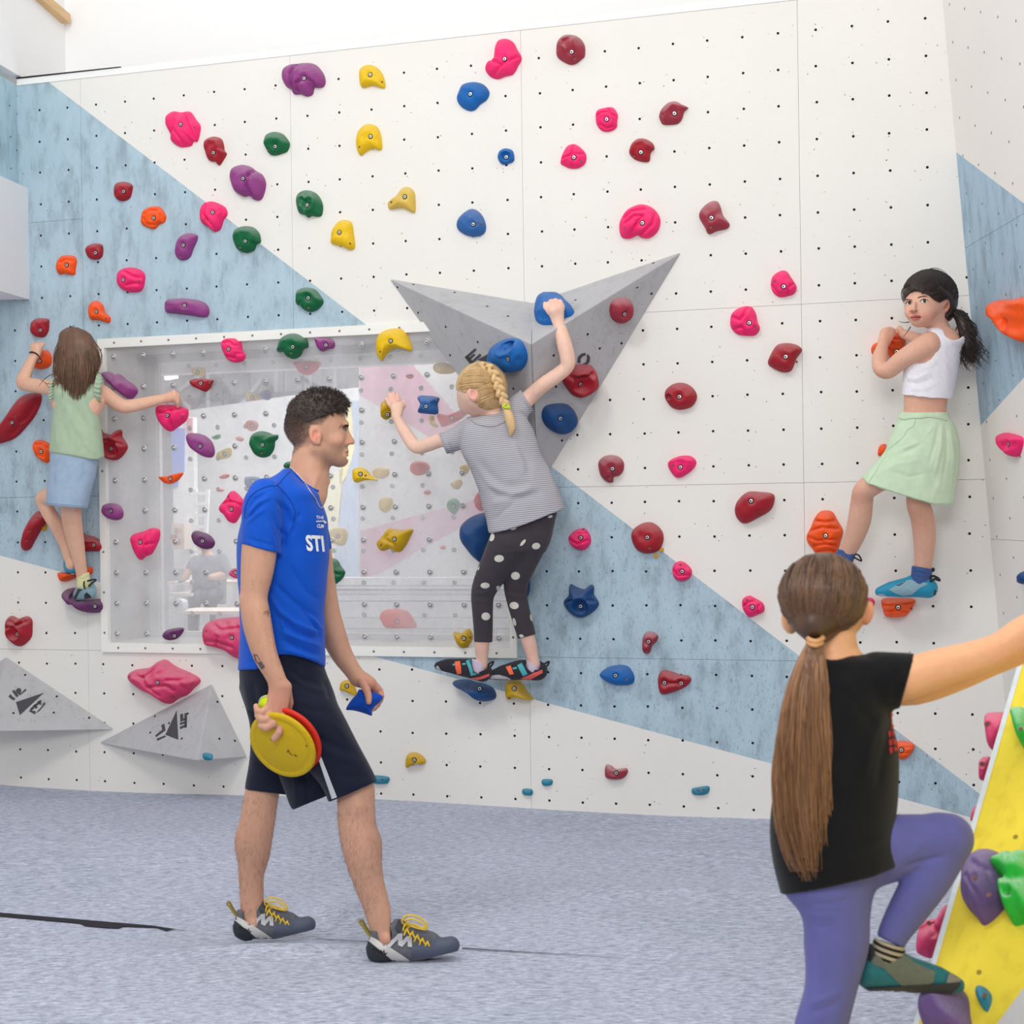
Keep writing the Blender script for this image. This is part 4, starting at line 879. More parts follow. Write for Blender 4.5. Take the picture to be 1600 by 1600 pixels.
('C2', 'navy', .09, '307,540 340,490 345,430 380,445 430,460 470,432 487,450 485,490 515,545 480,595 410,630 350,605', '407,562', None, 'dark blue eared hold with a big round hollow, in the middle of the blue paint', dict(dish='408,562,44,.45', crease='315,540 360,525;455,525 510,540', cw=9)),
('C2', 'dullred', .05, '780,745 800,715 835,713 868,735 860,770 835,790 820,835 795,843 777,820', '812,772', '802,832', 'small dark red peg-shaped hold on the blue paint', {}),
('C2', 'blue', .055, '520,968 560,930 620,912 680,915 715,950 728,995 710,1025 650,1032 600,1025 550,1000', '615,974', '683,996', 'bright blue pointed hold low on the blue paint, left of a red one', {}),
('C2', 'red', .06, '868,1010 875,965 900,940 950,950 1000,968 1050,975 1066,1000 1040,1035 980,1065 910,1085 880,1075', '906,1017 1006,1020', None, 'red two-bolt hold low on the blue paint, right of the blue pointed one', dict(crease='900,1020 1010,1018', cw=10)),
('C2', 'dullred', .045, '552,1545 560,1505 590,1510 620,1530 680,1525 687,1555 660,1585 610,1592 560,1580', '619,1555', None, 'small dark red bat-shaped hold low on the white wall above the mat', {}),
('D2', 'teal', .03, '1126,180 1150,172 1215,165 1218,195 1195,210 1160,212 1130,205', None, '1160,188 1190,186', 'small teal edge hold low on the wall, rightmost of the teal ones', {}),
('D2', 'teal', .025, '228,180 276,183 276,212 230,208', None, None, 'tiny teal block low on the wall, lower of the two close together', dict(n=24, rings=8)),
('D2', 'teal', .025, '331,130 382,130 380,158 336,160', None, None, 'tiny teal block low on the wall, upper of the two close together', dict(n=24, rings=8)),
('D1', 'teal', .03, '960,122 1055,130 1055,160 1040,170 960,165', None, '1018,148', 'teal edge hold beside the front knee of the man', dict(n=30, rings=8)),
('C0', 'teal', .02, '1212,1438 1262,1440 1260,1474 1214,1472', None, None, 'tiny teal block at the foot of the grey pyramid behind the man', dict(fr=F3['A'], n=24, rings=8)),
('C3', 'orange', .09, '305,140 330,90 350,40 380,0 420,-10 460,0 490,50 522,110 510,170 480,250 430,262 370,260 340,220 310,180', '418,142', None, 'large orange layered hold above the head of the foreground climber', dict(crease='330,110 400,90 500,100;320,150 370,170 500,160;350,50 420,60 480,50;350,200 420,190 500,200;370,235 440,225 490,235', cw=7, cd=.22)),
('C3', 'orange', .12, '755,520 850,515 945,520 945,555 915,600 890,622 840,630 780,622 762,590', '851,569', '930,575', 'orange layered foothold under the blue shoe of the climber in the skirt', dict(crease='760,555 850,552 940,545;765,590 840,585 910,598', cw=6, cd=.2)),
('F5', 'orange', .12, '85,1090 110,1030 170,1000 240,900 330,880 420,870 480,900 520,960 500,1050 400,1150 330,1190 300,1150 200,1130 150,1165 100,1140', '405,1115', '140,1085', 'orange ribbed hold gripped by the climber in the white top', dict(crease='330,950 400,970 500,950;320,1010 400,1030 500,1000;310,1070 380,1090 460,1070', cw=16, cd=.2)),
('B3', 'orange', .05, '730,1160 745,1125 775,1120 800,1150 780,1185 735,1190', None, None, 'small orange hold peeking out behind the hem of the green skirt', {}),
('C3', 'orange', .06, '840,1370 900,1365 945,1385 940,1420 900,1465 860,1470 835,1430', '870,1418', None, 'orange hold right of the black T-shirt of the foreground climber', dict(crease='850,1400 940,1400;860,1435 930,1430', cw=7, cd=.12)),
('C3', 'pink', .05, '650,520 685,510 710,530 705,555 675,558 650,550', None, None, 'pink knob hold peeking out right of the head of the foreground climber', {}),
('B3', 'pink', .06, '1468,1080 1480,1052 1560,1068 1588,1090 1580,1150 1560,1195 1530,1180 1480,1120', '1500,1120', None, 'pink hold on the right side wall near the right edge of the photo', dict(fr=SIDE, crease='1490,1130 1550,1120 1585,1100', cw=8)),
('B3', 'orange', .10, '1428,300 1440,265 1520,260 1640,262 1640,500 1590,500 1545,470 1510,420 1480,375 1435,340', '1515,405', None, 'large orange ribbed hold on the right side wall at the right edge of the photo', dict(fr=SIDE, crease='1440,300 1560,330 1640,310;1480,370 1560,390 1640,370;1520,430 1580,440 1640,430', cw=11, cd=.26)),
('C2', 'red', .02, '128,285 135,276 147,276 154,288 146,298 133,297', None, None, 'tiny red jib beside the polka-dot thigh of the blonde climber', dict(n=24, rings=8)),
('C3', 'navy', .04, '1590,395 1597,360 1625,350 1640,400 1620,430 1592,425', None, None, 'dark blue hold cut off by the right edge of the photo on the side wall', dict(fr=SIDE, n=30, rings=8)),
)
bs = [(891 / 1, 225), (857, 260)]
for i_, (x, y) in enumerate(bs):
    f_ = Frame(WALL.pt(0, 0), U, ZV, N); px, py = 800 + x * .2625, 800 + y * .2625; a, b = WALL.loc(px, py)
    parts_ = [disc(WALL, a, b, .011, 0, .004, 12), disc(WALL, a, b, .0075, .004, .010, 8), disc(WALL, a, b, .004, .010, .013, 8)]
    V, Fc = join(parts_); tag(mk('brass_screw', V, Fc, M['brass']), ('upper right', 'lower left')[i_] + ' of the two brass screws by the round red disc hold', 'screw')
V, Fc = join([disc(WALL, *WALL.loc(20 + 332 * .15, 740 + 572 * .15), .014, 0, .008, 12), disc(WALL, *WALL.loc(20 + 350 * .15, 740 + 530 * .15), .009, 0, .008, 12)])
tag(mk('brass_screw', V, Fc, M['brass']), 'pair of brass screws right of the long slanted dark red hold', 'screw')

# pale holds on the far side of the window, seen through both panes
M['ppink'] = hold_mat('salmon_resin', (240, 120, 110)); M['pyel'] = hold_mat('butter_resin', (238, 205, 110)); M['pgrn'] = hold_mat('mint_resin', (96, 170, 120)); M['pblu'] = hold_mat('slate_resin', (96, 130, 175)); M['pred'] = hold_mat('coral_resin', (226, 70, 70)); M['ppur'] = hold_mat('lilac_resin', (140, 130, 175))
rh = [
('B1', 'pred', '230,628 380,628 375,660 345,695 305,710 260,695 235,660', '297,660', 'coral half-moon hold behind the glass left of the yellow curved one'),
('E7', 'pred', '972,590 1000,575 1060,585 1150,550 1200,548 1180,590 1100,640 1010,672 990,640', '1077,610', 'coral wing-shaped hold behind the glass left of the face of the blonde climber'),
('E7', 'pyel', '945,245 965,220 1030,210 1100,250 1090,285 1010,295 960,280', None, 'butter yellow hold behind the glass left of the big grey volume'),
('E7', 'pyel', '925,590 950,590 955,630 985,665 960,675 930,650', None, 'butter yellow crescent behind the glass under the coral wing-shaped hold'),
('E7', 'ppink', '780,960 800,925 850,915 900,930 922,970 880,1010 830,1020 790,1000', None, 'salmon oval hold behind the glass in the middle of the window'),
('E7', 'pyel', '515,1000 530,970 580,960 630,975 625,1020 580,1045 535,1035', None, 'butter yellow oval behind the glass right of the pointed yellow hold'),
('E7', 'pyel', '1140,960 1160,940 1200,945 1200,990 1170,1010 1150,990', None, 'butter yellow hold behind the glass touching the grey striped T-shirt'),
('E7', 'pyel', '1085,1090 1100,1055 1140,1045 1155,1075 1130,1115 1095,1115', None, 'smaller butter yellow hold behind the glass below left of the grey T-shirt'),
('E7', 'pyel', '560,1220 575,1185 620,1170 655,1190 650,1250 610,1285 570,1265', None, 'large butter yellow oval behind the glass in the lower middle of the window'),
('E7', 'pgrn', '1045,1230 1060,1195 1100,1182 1130,1205 1135,1245 1105,1295 1080,1290 1055,1260', '1085,1240', 'mint green hold behind the glass above the lower pink stripe'),
('E7', 'pred', '1242,1190 1270,1135 1300,1140 1310,1200 1325,1240 1290,1275 1255,1250', '1300,1235', 'coral hold behind the glass above the big blue hold beside the grey T-shirt'),
('E7', 'ppink', '755,310 790,295 805,315 775,330', None, 'tiny salmon hold behind the glass on the upper pink triangle'),
('E7', 'ppink', '885,1135 910,1122 930,1140 910,1158 888,1150', None, 'tiny salmon hold behind the glass below the salmon oval'),
('E7', 'ppink', '1003,1530 1020,1518 1035,1532 1020,1548', None, 'tiny salmon dot hold behind the glass left of the big blue hold'),
('C1', 'ppink', '735,620 760,585 830,575 900,590 945,650 945,690 780,690 745,650', '838,653', 'salmon half-moon hold behind the glass near the bottom of the window'),
('C1', 'pyel', '430,120 470,95 530,100 545,150 520,200 470,190 440,160', '485,145', 'butter yellow hold behind the glass in front of the chest of the man'),
('E6', 'pyel', '728,375 750,360 820,365 825,415 780,425 740,415', '765,395', 'olive yellow hold behind the glass above the small red triangular one'),
('E6', 'pyel', '1138,555 1165,540 1200,565 1240,575 1225,605 1180,612 1145,590', '1180,588', 'olive yellow hold behind the glass at the upper middle, left of the lilac disc'),
('E6', 'ppur', '1252,565 1270,535 1310,532 1332,570 1310,605 1270,600', None, 'lilac disc hold behind the glass left of the head of the man'),
('E6', 'ppink', '1142,800 1150,765 1200,760 1228,790 1215,830 1170,842', '1180,800', 'salmon round hold behind the glass above the green snail-shaped one'),
('E6', 'pyel', '918,1040 935,1000 1010,965 1028,985 1020,1030 960,1055', '970,1015', 'olive yellow hold behind the glass right of the purple tilted oval'),
('E6', 'pblu', '1132,1195 1150,1185 1230,1190 1245,1230 1230,1260 1170,1278 1135,1250', '1183,1222', 'slate blue square hold behind the glass above the shoulder of the man'),
('E6', 'ppink', '1072,900 1090,880 1118,900 1100,922', None, 'tiny salmon hold behind the glass left of the green snail-shaped one'),
('E6', 'pgrn', '890,880 915,890 940,865 940,890 915,905 895,900', None, 'tiny mint hold behind the glass right of the purple tilted oval'),
('E6', 'ppink', '945,1190 1000,1165 1005,1190 960,1205', None, 'small salmon hold behind the glass above the pink folded one'),
('E6', 'ppink', '930,1285 950,1278 970,1288 950,1302', None, 'tiny salmon hold behind the glass left of the pink folded one'),
]
for i_, (reg, col, s_, b, lab) in enumerate(rh):
    hold(reg, col, .05, s_, b, None, label=lab, fr=RW, base_off=-.012 - .0, n=36, rings=10)
# ================================================================ PEOPLE: implicit bodies meshed in picture-pixel units at the person's own distance
class Body:
    """signed-distance grid; x,y in picture pixels, d = pixels towards the camera, at distance Y0"""
    def __init__(s, Y0, x0, x1, y0, y1, d0, d1, vox):
        s.Y0 = Y0; s.ppm = F / Y0; s.v = vox
        s.ax = [np.arange(a, b + vox, vox, dtype=np.float32) for a, b in ((x0, x1), (y0, y1), (d0, d1))]
        s.F = np.full([len(a) for a in s.ax], 60.0, np.float32)
    def sub(s, lo, hi, mg):
        sl = []
        for a, l, h in zip(s.ax, lo, hi):
            i0 = int(np.searchsorted(a, l - mg)); i1 = int(np.searchsorted(a, h + mg)); sl.append(slice(i0, max(i0, i1)))
        X, Y, D = np.meshgrid(*[a[q] for a, q in zip(s.ax, sl)], indexing='ij', sparse=True)
        return tuple(sl), X, Y, D
    def comb(s, sl, f, k, op):
        A = s.F[sl]
        if A.size == 0: return
        if op == 'u':
            if k > 0:
                h = np.maximum(k - np.abs(A - f), 0) / k; s.F[sl] = np.minimum(A, f) - h * h * k * .25
            else: s.F[sl] = np.minimum(A, f)
        elif op == 's':          # subtract
            s.F[sl] = np.maximum(A, -f) if k <= 0 else -(lambda a, b: np.minimum(a, b) - (np.maximum(k - np.abs(a - b), 0) / k) ** 2 * k * .25)(-A, f)
        elif op == 'i': s.F[sl] = np.maximum(A, f)
    def cap(s, a, b, ra, rb, k=4, op='u'):
        a = np.array(a, np.float32); b = np.array(b, np.float32); r = max(ra, rb)
        sl, X, Y, D = s.sub(np.minimum(a, b) - r, np.maximum(a, b) + r, k + 3 * s.v)
        ba = b - a; L = float(ba @ ba) + 1e-6
        h = np.clip(((X - a[0]) * ba[0] + (Y - a[1]) * ba[1] + (D - a[2]) * ba[2]) / L, 0, 1)
        f = np.sqrt((X - a[0] - h * ba[0]) ** 2 + (Y - a[1] - h * ba[1]) ** 2 + (D - a[2] - h * ba[2]) ** 2) - (ra + (rb - ra) * h)
        s.comb(sl, f, k, op); return s
    def chain(s, p, k=None, k0=None):  # a tapering limb through (x, y, d, r) points, then one smooth union
        p = np.array(p, np.float32)
        if len(p) > 2: p = spline(p, (len(p) - 1) * 3 + 1).astype(np.float32)
        k = 5 if k is None else k; k = k if k0 is None else k0
        r = float(p[:, 3].max()); sl, X, Y, D = s.sub(p[:, :3].min(0) - r, p[:, :3].max(0) + r, k + 3 * s.v)
        f = None
        for a, b in zip(p[:-1], p[1:]):
            ba = b[:3] - a[:3]; L = float(ba @ ba) + 1e-6
            h = np.clip(((X - a[0]) * ba[0] + (Y - a[1]) * ba[1] + (D - a[2]) * ba[2]) / L, 0, 1)
            q = np.sqrt((X - a[0] - h * ba[0]) ** 2 + (Y - a[1] - h * ba[1]) ** 2 + (D - a[2] - h * ba[2]) ** 2) - (a[3] + (b[3] - a[3]) * h)
            f = q if f is None else np.minimum(f, q)
        s.comb(sl, f.astype(np.float32), k, 'u'); return s
    def hem(s, pl, below=True):        # keep only what is above (below=True) the polyline y(x)
        q = np.array(pl, float); X, Y, D = np.meshgrid(*s.ax, indexing='ij', sparse=True)
        y = np.interp(s.ax[0], q[:, 0], q[:, 1])[:, None, None]
        s.F = np.maximum(s.F, ((Y - y) if below else (y - Y)).astype(np.float32)); return s
    def ell(s, c, r, k=4, ang=0.0, op='u', yaw=0.0):
        c = np.array(c, np.float32); r = np.array(r, np.float32); m = float(r.max())
        sl, X, Y, D = s.sub(c - m, c + m, k + 3 * s.v)
        x, y, d = X - c[0], Y - c[1], D - c[2]
        if ang: a = math.radians(ang); x, y = x * math.cos(a) + y * math.sin(a), -x * math.sin(a) + y * math.cos(a)
        if yaw: a = math.radians(yaw); x, d = x * math.cos(a) + d * math.sin(a), -x * math.sin(a) + d * math.cos(a)
        k0 = np.sqrt((x / r[0]) ** 2 + (y / r[1]) ** 2 + (d / r[2]) ** 2); k1 = np.sqrt((x / r[0] ** 2) ** 2 + (y / r[1] ** 2) ** 2 + (d / r[2] ** 2) ** 2) + 1e-6
        s.comb(sl, k0 * (k0 - 1) / k1, k, op); return s
    def loft(s, rows, k=6, op='u', e=2.2, ends=True):
        """rows: (y, xl, xr, dc, dh) horizontal slices"""
        rows = np.array(rows, np.float32); ys = rows[:, 0]
        sl, X, Y, D = s.sub((rows[:, 1].min(), ys[0], (rows[:, 3] - rows[:, 4]).min()), (rows[:, 2].max(), ys[-1], (rows[:, 3] + rows[:, 4]).max()), k + 3 * s.v)
        yy = Y[0, :, 0]
        t = spline1(ys, rows[:, 1:], np.clip(yy, ys[0], ys[-1]))
        xl, xr, dc, dh = [t[:, i][None, :, None] for i in range(4)]
        a = np.maximum((xr - xl) / 2, 1); c = (xr + xl) / 2; dh = np.maximum(dh, 1)
        q = (np.abs((X - c) / a) ** e + np.abs((D - dc) / dh) ** e) ** (1 / e)
        f = (q - 1) * np.minimum(a, dh)
        if ends: f = np.maximum(f, np.maximum(ys[0] - Y, Y - ys[-1]))
        s.comb(sl, f.astype(np.float32), k, op); return s
    def cut(s, p, q, side, k=0):       # remove everything on the far side of line p-q from pixel `side`
        nx, ny = -(q[1] - p[1]), q[0] - p[0]; L = math.hypot(nx, ny); nx /= L; ny /= L
        if (side[0] - p[0]) * nx + (side[1] - p[1]) * ny > 0: nx, ny = -nx, -ny
        X, Y, D = np.meshgrid(*s.ax, indexing='ij', sparse=True)
        s.F = np.maximum(s.F, ((X - p[0]) * nx + (Y - p[1]) * ny).astype(np.float32)); return s
    def cutp(s, p, n):                 # keep the side where (x-p).n < 0
        n = np.array(n, float); n /= np.linalg.norm(n)
        X, Y, D = np.meshgrid(*s.ax, indexing='ij', sparse=True)
        s.F = np.maximum(s.F, ((X - p[0]) * n[0] + (Y - p[1]) * n[1] + (D - p[2]) * n[2]).astype(np.float32)); return s
    def mesh(s, smooth=2):
        V, Q = surfnet(s.F); 
        for _ in range(smooth): V = relax(V, Q)
        for i in range(3): V[:, i] = s.ax[i][0] + V[:, i] * s.v
        return V, Q
    def world(s, V): return towld(V, s.Y0)
def towld(V, Y0):
    V = np.asarray(V, float); Yd = Y0 - V[:, 2] / (F / Y0)
    cx = (V[:, 0] - 800) / F; cy = (800 - V[:, 1]) / F
    return np.stack([(cx * cr + cy * sr) * Yd, Yd, CAMZ + (-cx * sr + cy * cr) * Yd], -1)
def spline1(ys, vals, q):
    i = np.clip(np.searchsorted(ys, q, 'right') - 1, 0, len(ys) - 2); t = ((q - ys[i]) / (ys[i + 1] - ys[i]))[:, None]
    m = np.gradient(vals, ys, axis=0); h = (ys[i + 1] - ys[i])[:, None]
    p0, p1, m0, m1 = vals[i], vals[i + 1], m[i] * h, m[i + 1] * h
    return (2 * t ** 3 - 3 * t ** 2 + 1) * p0 + (t ** 3 - 2 * t ** 2 + t) * m0 + (-2 * t ** 3 + 3 * t ** 2) * p1 + (t ** 3 - t ** 2) * m1
def surfnet(Fd):
    Fd = Fd.copy(); Fd[0] = Fd[-1] = 5; Fd[:, 0] = Fd[:, -1] = 5; Fd[:, :, 0] = Fd[:, :, -1] = 5
    ins = Fd < 0
    c = [ins[a:ins.shape[0] - 1 + a, b:ins.shape[1] - 1 + b, e:ins.shape[2] - 1 + e] for a in (0, 1) for b in (0, 1) for e in (0, 1)]
    anyc = c[0].copy(); allc = c[0].copy()
    for q in c[1:]: anyc |= q; allc &= q
    cell = np.argwhere(anyc & ~allc)
    idx = -np.ones(anyc.shape, np.int32); idx[tuple(cell.T)] = np.arange(len(cell))
    acc = np.zeros((len(cell), 3)); cnt = np.zeros(len(cell))
    cor = [(a, b, e) for a in (0, 1) for b in (0, 1) for e in (0, 1)]
    val = {q: Fd[cell[:, 0] + q[0], cell[:, 1] + q[1], cell[:, 2] + q[2]] for q in cor}
    for q in cor:
        for ax in range(3):
            if q[ax] == 0:
                r = list(q); r[ax] = 1; r = tuple(r); a, b = val[q], val[r]; m = (a < 0) != (b < 0)
                t = np.where(m, a / np.where(a - b == 0, 1, a - b), 0)
                p = np.repeat(np.array(q, float)[None], len(cell), 0); p[:, ax] += t
                acc += p * m[:, None]; cnt += m
    V = cell + acc / cnt[:, None]
    faces = []
    for ax in range(3):
        sa = [slice(None)] * 3; sb = [slice(None)] * 3; sa[ax] = slice(0, -1); sb[ax] = slice(1, None)
        d = ins[tuple(sa)] != ins[tuple(sb)]; e = np.argwhere(d); o1, o2 = [i for i in range(3) if i != ax]
        e = e[(e[:, o1] > 0) & (e[:, o2] > 0)]
        fl_ = ins[tuple(e.T)]
        def g(da, db):
            q = e.copy(); q[:, o1] -= da; q[:, o2] -= db; return idx[tuple(q.T)]
        f = np.stack([g(1, 1), g(0, 1), g(0, 0), g(1, 0)], -1)
        if ax == 1: fl_ = ~fl_
        f[~fl_] = f[~fl_][:, ::-1]
        faces.append(f)
    Q = np.concatenate(faces); return V, Q
def relax(V, Q):
    n = len(V); S = np.zeros((n, 3)); C = np.zeros(n)
    for a, b in ((0, 1), (1, 2), (2, 3), (3, 0)):
        for i in range(3): S[:, i] += np.bincount(Q[:, a], V[Q[:, b], i], n) + np.bincount(Q[:, b], V[Q[:, a], i], n)
        C += np.bincount(Q[:, a], minlength=n) + np.bincount(Q[:, b], minlength=n)
    return V * .5 + S / np.maximum(C, 1)[:, None] * .5
def normals(V, Q):
    fn = np.cross(V[Q[:, 2]] - V[Q[:, 0]], V[Q[:, 3]] - V[Q[:, 1]]); Nn = np.zeros_like(V)
    for a in range(4):
        for i in range(3): Nn[:, i] += np.bincount(Q[:, a], fn[:, i], len(V))
    return Nn / (np.linalg.norm(Nn, axis=1)[:, None] + 1e-9)
def folds(V, Q, lst, front=True):
    """lst: (polyline 'x,y x,y', width, depth) pushes the camera-side surface along its normal; negative = crease"""
    Nn = normals(V, Q); s_ = np.sign(np.median(Nn[V[:, 2] > np.percentile(V[:, 2], 90), 2])); Nn = Nn * s_
    w_ = np.clip(Nn[:, 2] * 2, 0, 1) if front else np.ones(len(V)); dsp = np.zeros(len(V))
    for s__, wd, dp in lst:
        p = np.array([[float(c) for c in q.split(',')] for q in s__.split()]); dm = np.full(len(V), 1e9); tt = np.zeros(len(V))
        L = len(p) - 1
        for i in range(L):
            a, b = p[i], p[i + 1]; ab = b - a; h = np.clip(((V[:, :2] - a) @ ab) / (ab @ ab), 0, 1)
            q = np.linalg.norm(V[:, :2] - a - h[:, None] * ab, axis=1); u_ = q < dm; dm = np.where(u_, q, dm); tt = np.where(u_, (i + h) / L, tt)
        dsp += dp * np.exp(-(dm / wd) ** 2) * np.clip(np.sin(np.clip(tt, .02, .98) * math.pi) * 1.6, .0, 1)
    return V + Nn * (dsp * w_)[:, None]
def wrinkle(V, Q, amp, fx, fy, fd, seed=0):
    r = np.random.RandomState(seed); Nn = normals(V, Q); a = np.zeros(len(V))
    for i in range(5):
        k = r.randn(3) * np.array([fx, fy, fd]) ; a += np.sin(V @ k + r.rand() * 6) * r.rand()
    return V + Nn * (amp * a / 2)[:, None]
def flipfix(W, Q):
    c = W.mean(0); a, b, d = W[Q[:, 0]] - c, W[Q[:, 1]] - c, W[Q[:, 2]] - c
    return Q[:, ::-1] if np.einsum('ij,ij->i', a, np.cross(b, d)).sum() < 0 else Q
TG = {}
def bodymesh(name, B, mat, parent, V=None, Q=None, cols=None, label=None, smooth=2):
    if V is None: V, Q = B.mesh(smooth)
    W = towld(V, B.Y0); Q = flipfix(W, Q)
    o = mk(name, W, Q, mat, parent, smooth=True, cols=cols)
    if label: o['label'] = label
    tri = np.concatenate([Q[:, [0, 1, 2]], Q[:, [0, 2, 3]]])
    TG[o.name] = BVHTree.FromPolygons([tuple(q) for q in W], [tuple(q) for q in Q.tolist()])
    return o
def cast(tgts, px, py, off=.0015):
    a, b = ray(px, py); d = Vector((a, 1, b)).normalized(); best = None
    for t in tgts:
        h = TG[t.name].ray_cast(Vector((0, 0, CAMZ)), d)
        if h[0] is not None and (best is None or h[3] < best[1]):
            n = h[1] if h[1].dot(d) < 0 else -h[1]; best = (h[0] + n * off - d * off * .5, h[3])
    return best[0] if best else None
def decal(name, tgts, polys, mat, parent, off=.0014, step=4.0, label=None):
    """polys: list of pixel outlines, printed flat on the surface they fall on"""
    bm = bmesh.new()
    for pl in polys:
        vs = [bm.verts.new((x, y, 0)) for x, y in pl]
        try: f = bm.faces.new(vs)
        except Exception: continue
    bmesh.ops.triangulate(bm, faces=bm.faces)
    for _ in range(5):
        le = [e for e in bm.edges if e.calc_length() > step]
        if not le: break
        bmesh.ops.subdivide_edges(bm, edges=le, cuts=1); bmesh.ops.triangulate(bm, faces=bm.faces)
    bm.verts.index_update(); V = []; ok = []
    for v in bm.verts:
        p = cast(tgts, v.co.x, v.co.y, off); ok.append(p is not None); V.append(np.array(p) if p is not None else np.zeros(3))
    Fc = [[v.index for v in f.verts] for f in bm.faces if all(ok[v.index] for v in f.verts)]
    Fc = [f for f in Fc if max(np.linalg.norm(V[f[i]] - V[f[i - 1]]) for i in range(3)) < .04]
    bm.free()
    if not Fc: return None
    if len(polys) == 1:            # keep one connected piece
        root = list(range(len(V)))
        def fd_(i):
            while root[i] != i: root[i] = root[root[i]]; i = root[i]
            return i
        for f in Fc: root[fd_(f[1])] = fd_(f[0]); root[fd_(f[2])] = fd_(f[0])
        cn = {}
        for f in Fc: cn[fd_(f[0])] = cn.get(fd_(f[0]), 0) + 1
        bg = max(cn, key=cn.get); Fc = [f for f in Fc if fd_(f[0]) == bg]
    u_ = sorted({i for f in Fc for i in f}); mp = {k: i for i, k in enumerate(u_)}
    o = mk(name, [V[i] for i in u_], [[mp[i] for i in f] for f in Fc], mat, parent, smooth=True)
    if label: o['label'] = label
    return o
def textmesh(name, txt, x, y, size, tgts, mat, parent, skew=0.0, sx=1.0, rot=0.0, off=.0018, bold=0.0):
    c = bpy.data.curves.new('t', 'FONT'); c.body = txt; c.size = 1.0; c.offset = bold; c.resolution_u = 3
    t = bpy.data.objects.new('t', c); COL.objects.link(t); bpy.context.view_layer.update()
    me = bpy.data.meshes.new_from_object(t.evaluated_get(bpy.context.evaluated_depsgraph_get()))
    bm = bmesh.new(); bm.from_mesh(me); bmesh.ops.triangulate(bm, faces=bm.faces)
    for _ in range(3):
        le = [e for e in bm.edges if e.calc_length() * size > 4]
        if not le: break
        bmesh.ops.subdivide_edges(bm, edges=le, cuts=1); bmesh.ops.triangulate(bm, faces=bm.faces)
    bm.verts.index_update(); cr_, sr_ = math.cos(math.radians(rot)), math.sin(math.radians(rot)); V = []; ok = []
    for v in bm.verts:
        a = v.co.x * size * sx; b = -v.co.y * size; a += -skew * b
        p = cast(tgts, x + a * cr_ - b * sr_, y + a * sr_ + b * cr_, off); ok.append(p is not None); V.append(np.array(p) if p is not None else np.zeros(3))
    Fc = [[v.index for v in f.verts] for f in bm.faces if all(ok[v.index] for v in f.verts)]; bm.free()
    bpy.data.objects.remove(t); bpy.data.curves.remove(c); bpy.data.meshes.remove(me)
    if Fc:
        u_ = sorted({i for f in Fc for i in f}); mp = {k: i for i, k in enumerate(u_)}
        return mk(name, [V[i] for i in u_], [[mp[i] for i in f] for f in Fc], mat, parent)
def tube(name, Y0, pl, r, mat, parent, n=None, sides=6, label=None):
    """pl: list of polylines of (x,y,d) in pixel units, r radius in px"""
    out = []
    for p in pl:
        q = spline(p, n or max(8, len(p) * 5)); out.append((towld(q, Y0), np.full(len(q), r / (F / Y0)) * np.clip(np.minimum(np.arange(len(q)) + 1, len(q) - np.arange(len(q))) * .5, .3, 1)))
    V, Q = tubes(out, sides); o = mk(name, V, Q, mat, parent, smooth=True)
    if label: o['label'] = label
    return o
def hairs(name, Y0, paths, r, mat, parent, kind='stuff'):
    """paths: list of Nx3 pixel-unit arrays"""
    out = []
    for p in paths:
        n = len(p); tp = np.clip(np.linspace(1.0, .25, n), .25, 1); tp[0] = .5
        out.append((towld(p, Y0), r * tp / (F / Y0)))
    V, Q = tubes(out, 4); o = mk(name, V, Q, mat, parent, smooth=True)
    if kind: o['kind'] = kind
    return o
def ellstrand(c, r, a, b, n=12, jit=1.0, wav=0.0, rnd=random, lift=1.0):
    """strand on the ellipsoid c,r from a to b (pixel-unit points), swept over the surface"""
    a = np.array(a, float); b = np.array(b, float); c = np.array(c, float); r = np.array(r, float)
    t = np.linspace(0, 1, n)[:, None]; p = a + (b - a) * t; q = (p - c) / r; L = np.linalg.norm(q, axis=1)[:, None] + 1e-6
    s_ = c + q / L * r * (lift + jit)
    return s_
def skinmat(name, base, vary=.05, rough=.5):
    m = NT(name); at = m.n('ShaderNodeAttribute'); at.attribute_name = 'Col'
    n1 = m.noise(45, 4); n2 = m.noise(700, 3)
    c = m.mix(.5, at.outputs['Color'], m.ramp(n1, [(.3, (.90, .86, .84)), (.7, (1.04, 1.03, 1.02))]), 'MULTIPLY')
    m.col(c); m.set(Roughness=rough); m.b.inputs['Subsurface Weight'].default_value = .08
    m.b.inputs['Subsurface Radius'].default_value = (.012, .005, .003); m.b.inputs['Specular IOR Level'].default_value = .35
    m.bump(n2, .12, .0006); return m.m
def cloth(name, rgb, scale=500, bump=.25, var=.05, rough=.85, dist=.0012):
    m = NT(name); c = lin(rgb)
    n1 = m.noise(9, 3); n2 = m.noise(scale, 2)
    b = m.ramp(n1, [(.3, tuple(q * (1 - var) for q in c)), (.7, tuple(min(1, q * (1 + var)) for q in c))])
    m.col(b); m.set(Roughness=rough); m.b.inputs['Specular IOR Level'].default_value = .2
    m.b.inputs['Sheen Weight'].default_value = .1
    m.bump(n2, bump, dist); return m.m
def hairmat(name, dark, light, rough=.45):
    m = NT(name); g = m.n('ShaderNodeNewGeometry')
    m.col(m.mix(m.math('MULTIPLY', m.math('ADD', g.outputs['Random Per Island'], m.noise(30, 2, m.pos((1, 1, .3)))), .6), lin(dark), lin(light)))
    m.set(Roughness=rough); m.b.inputs['Specular IOR Level'].default_value = .5; return m.m
M['skin'] = skinmat('skin', (1, 1, 1))
def colarr(V, base): return np.tile(np.array(lin(base)), (len(V), 1))
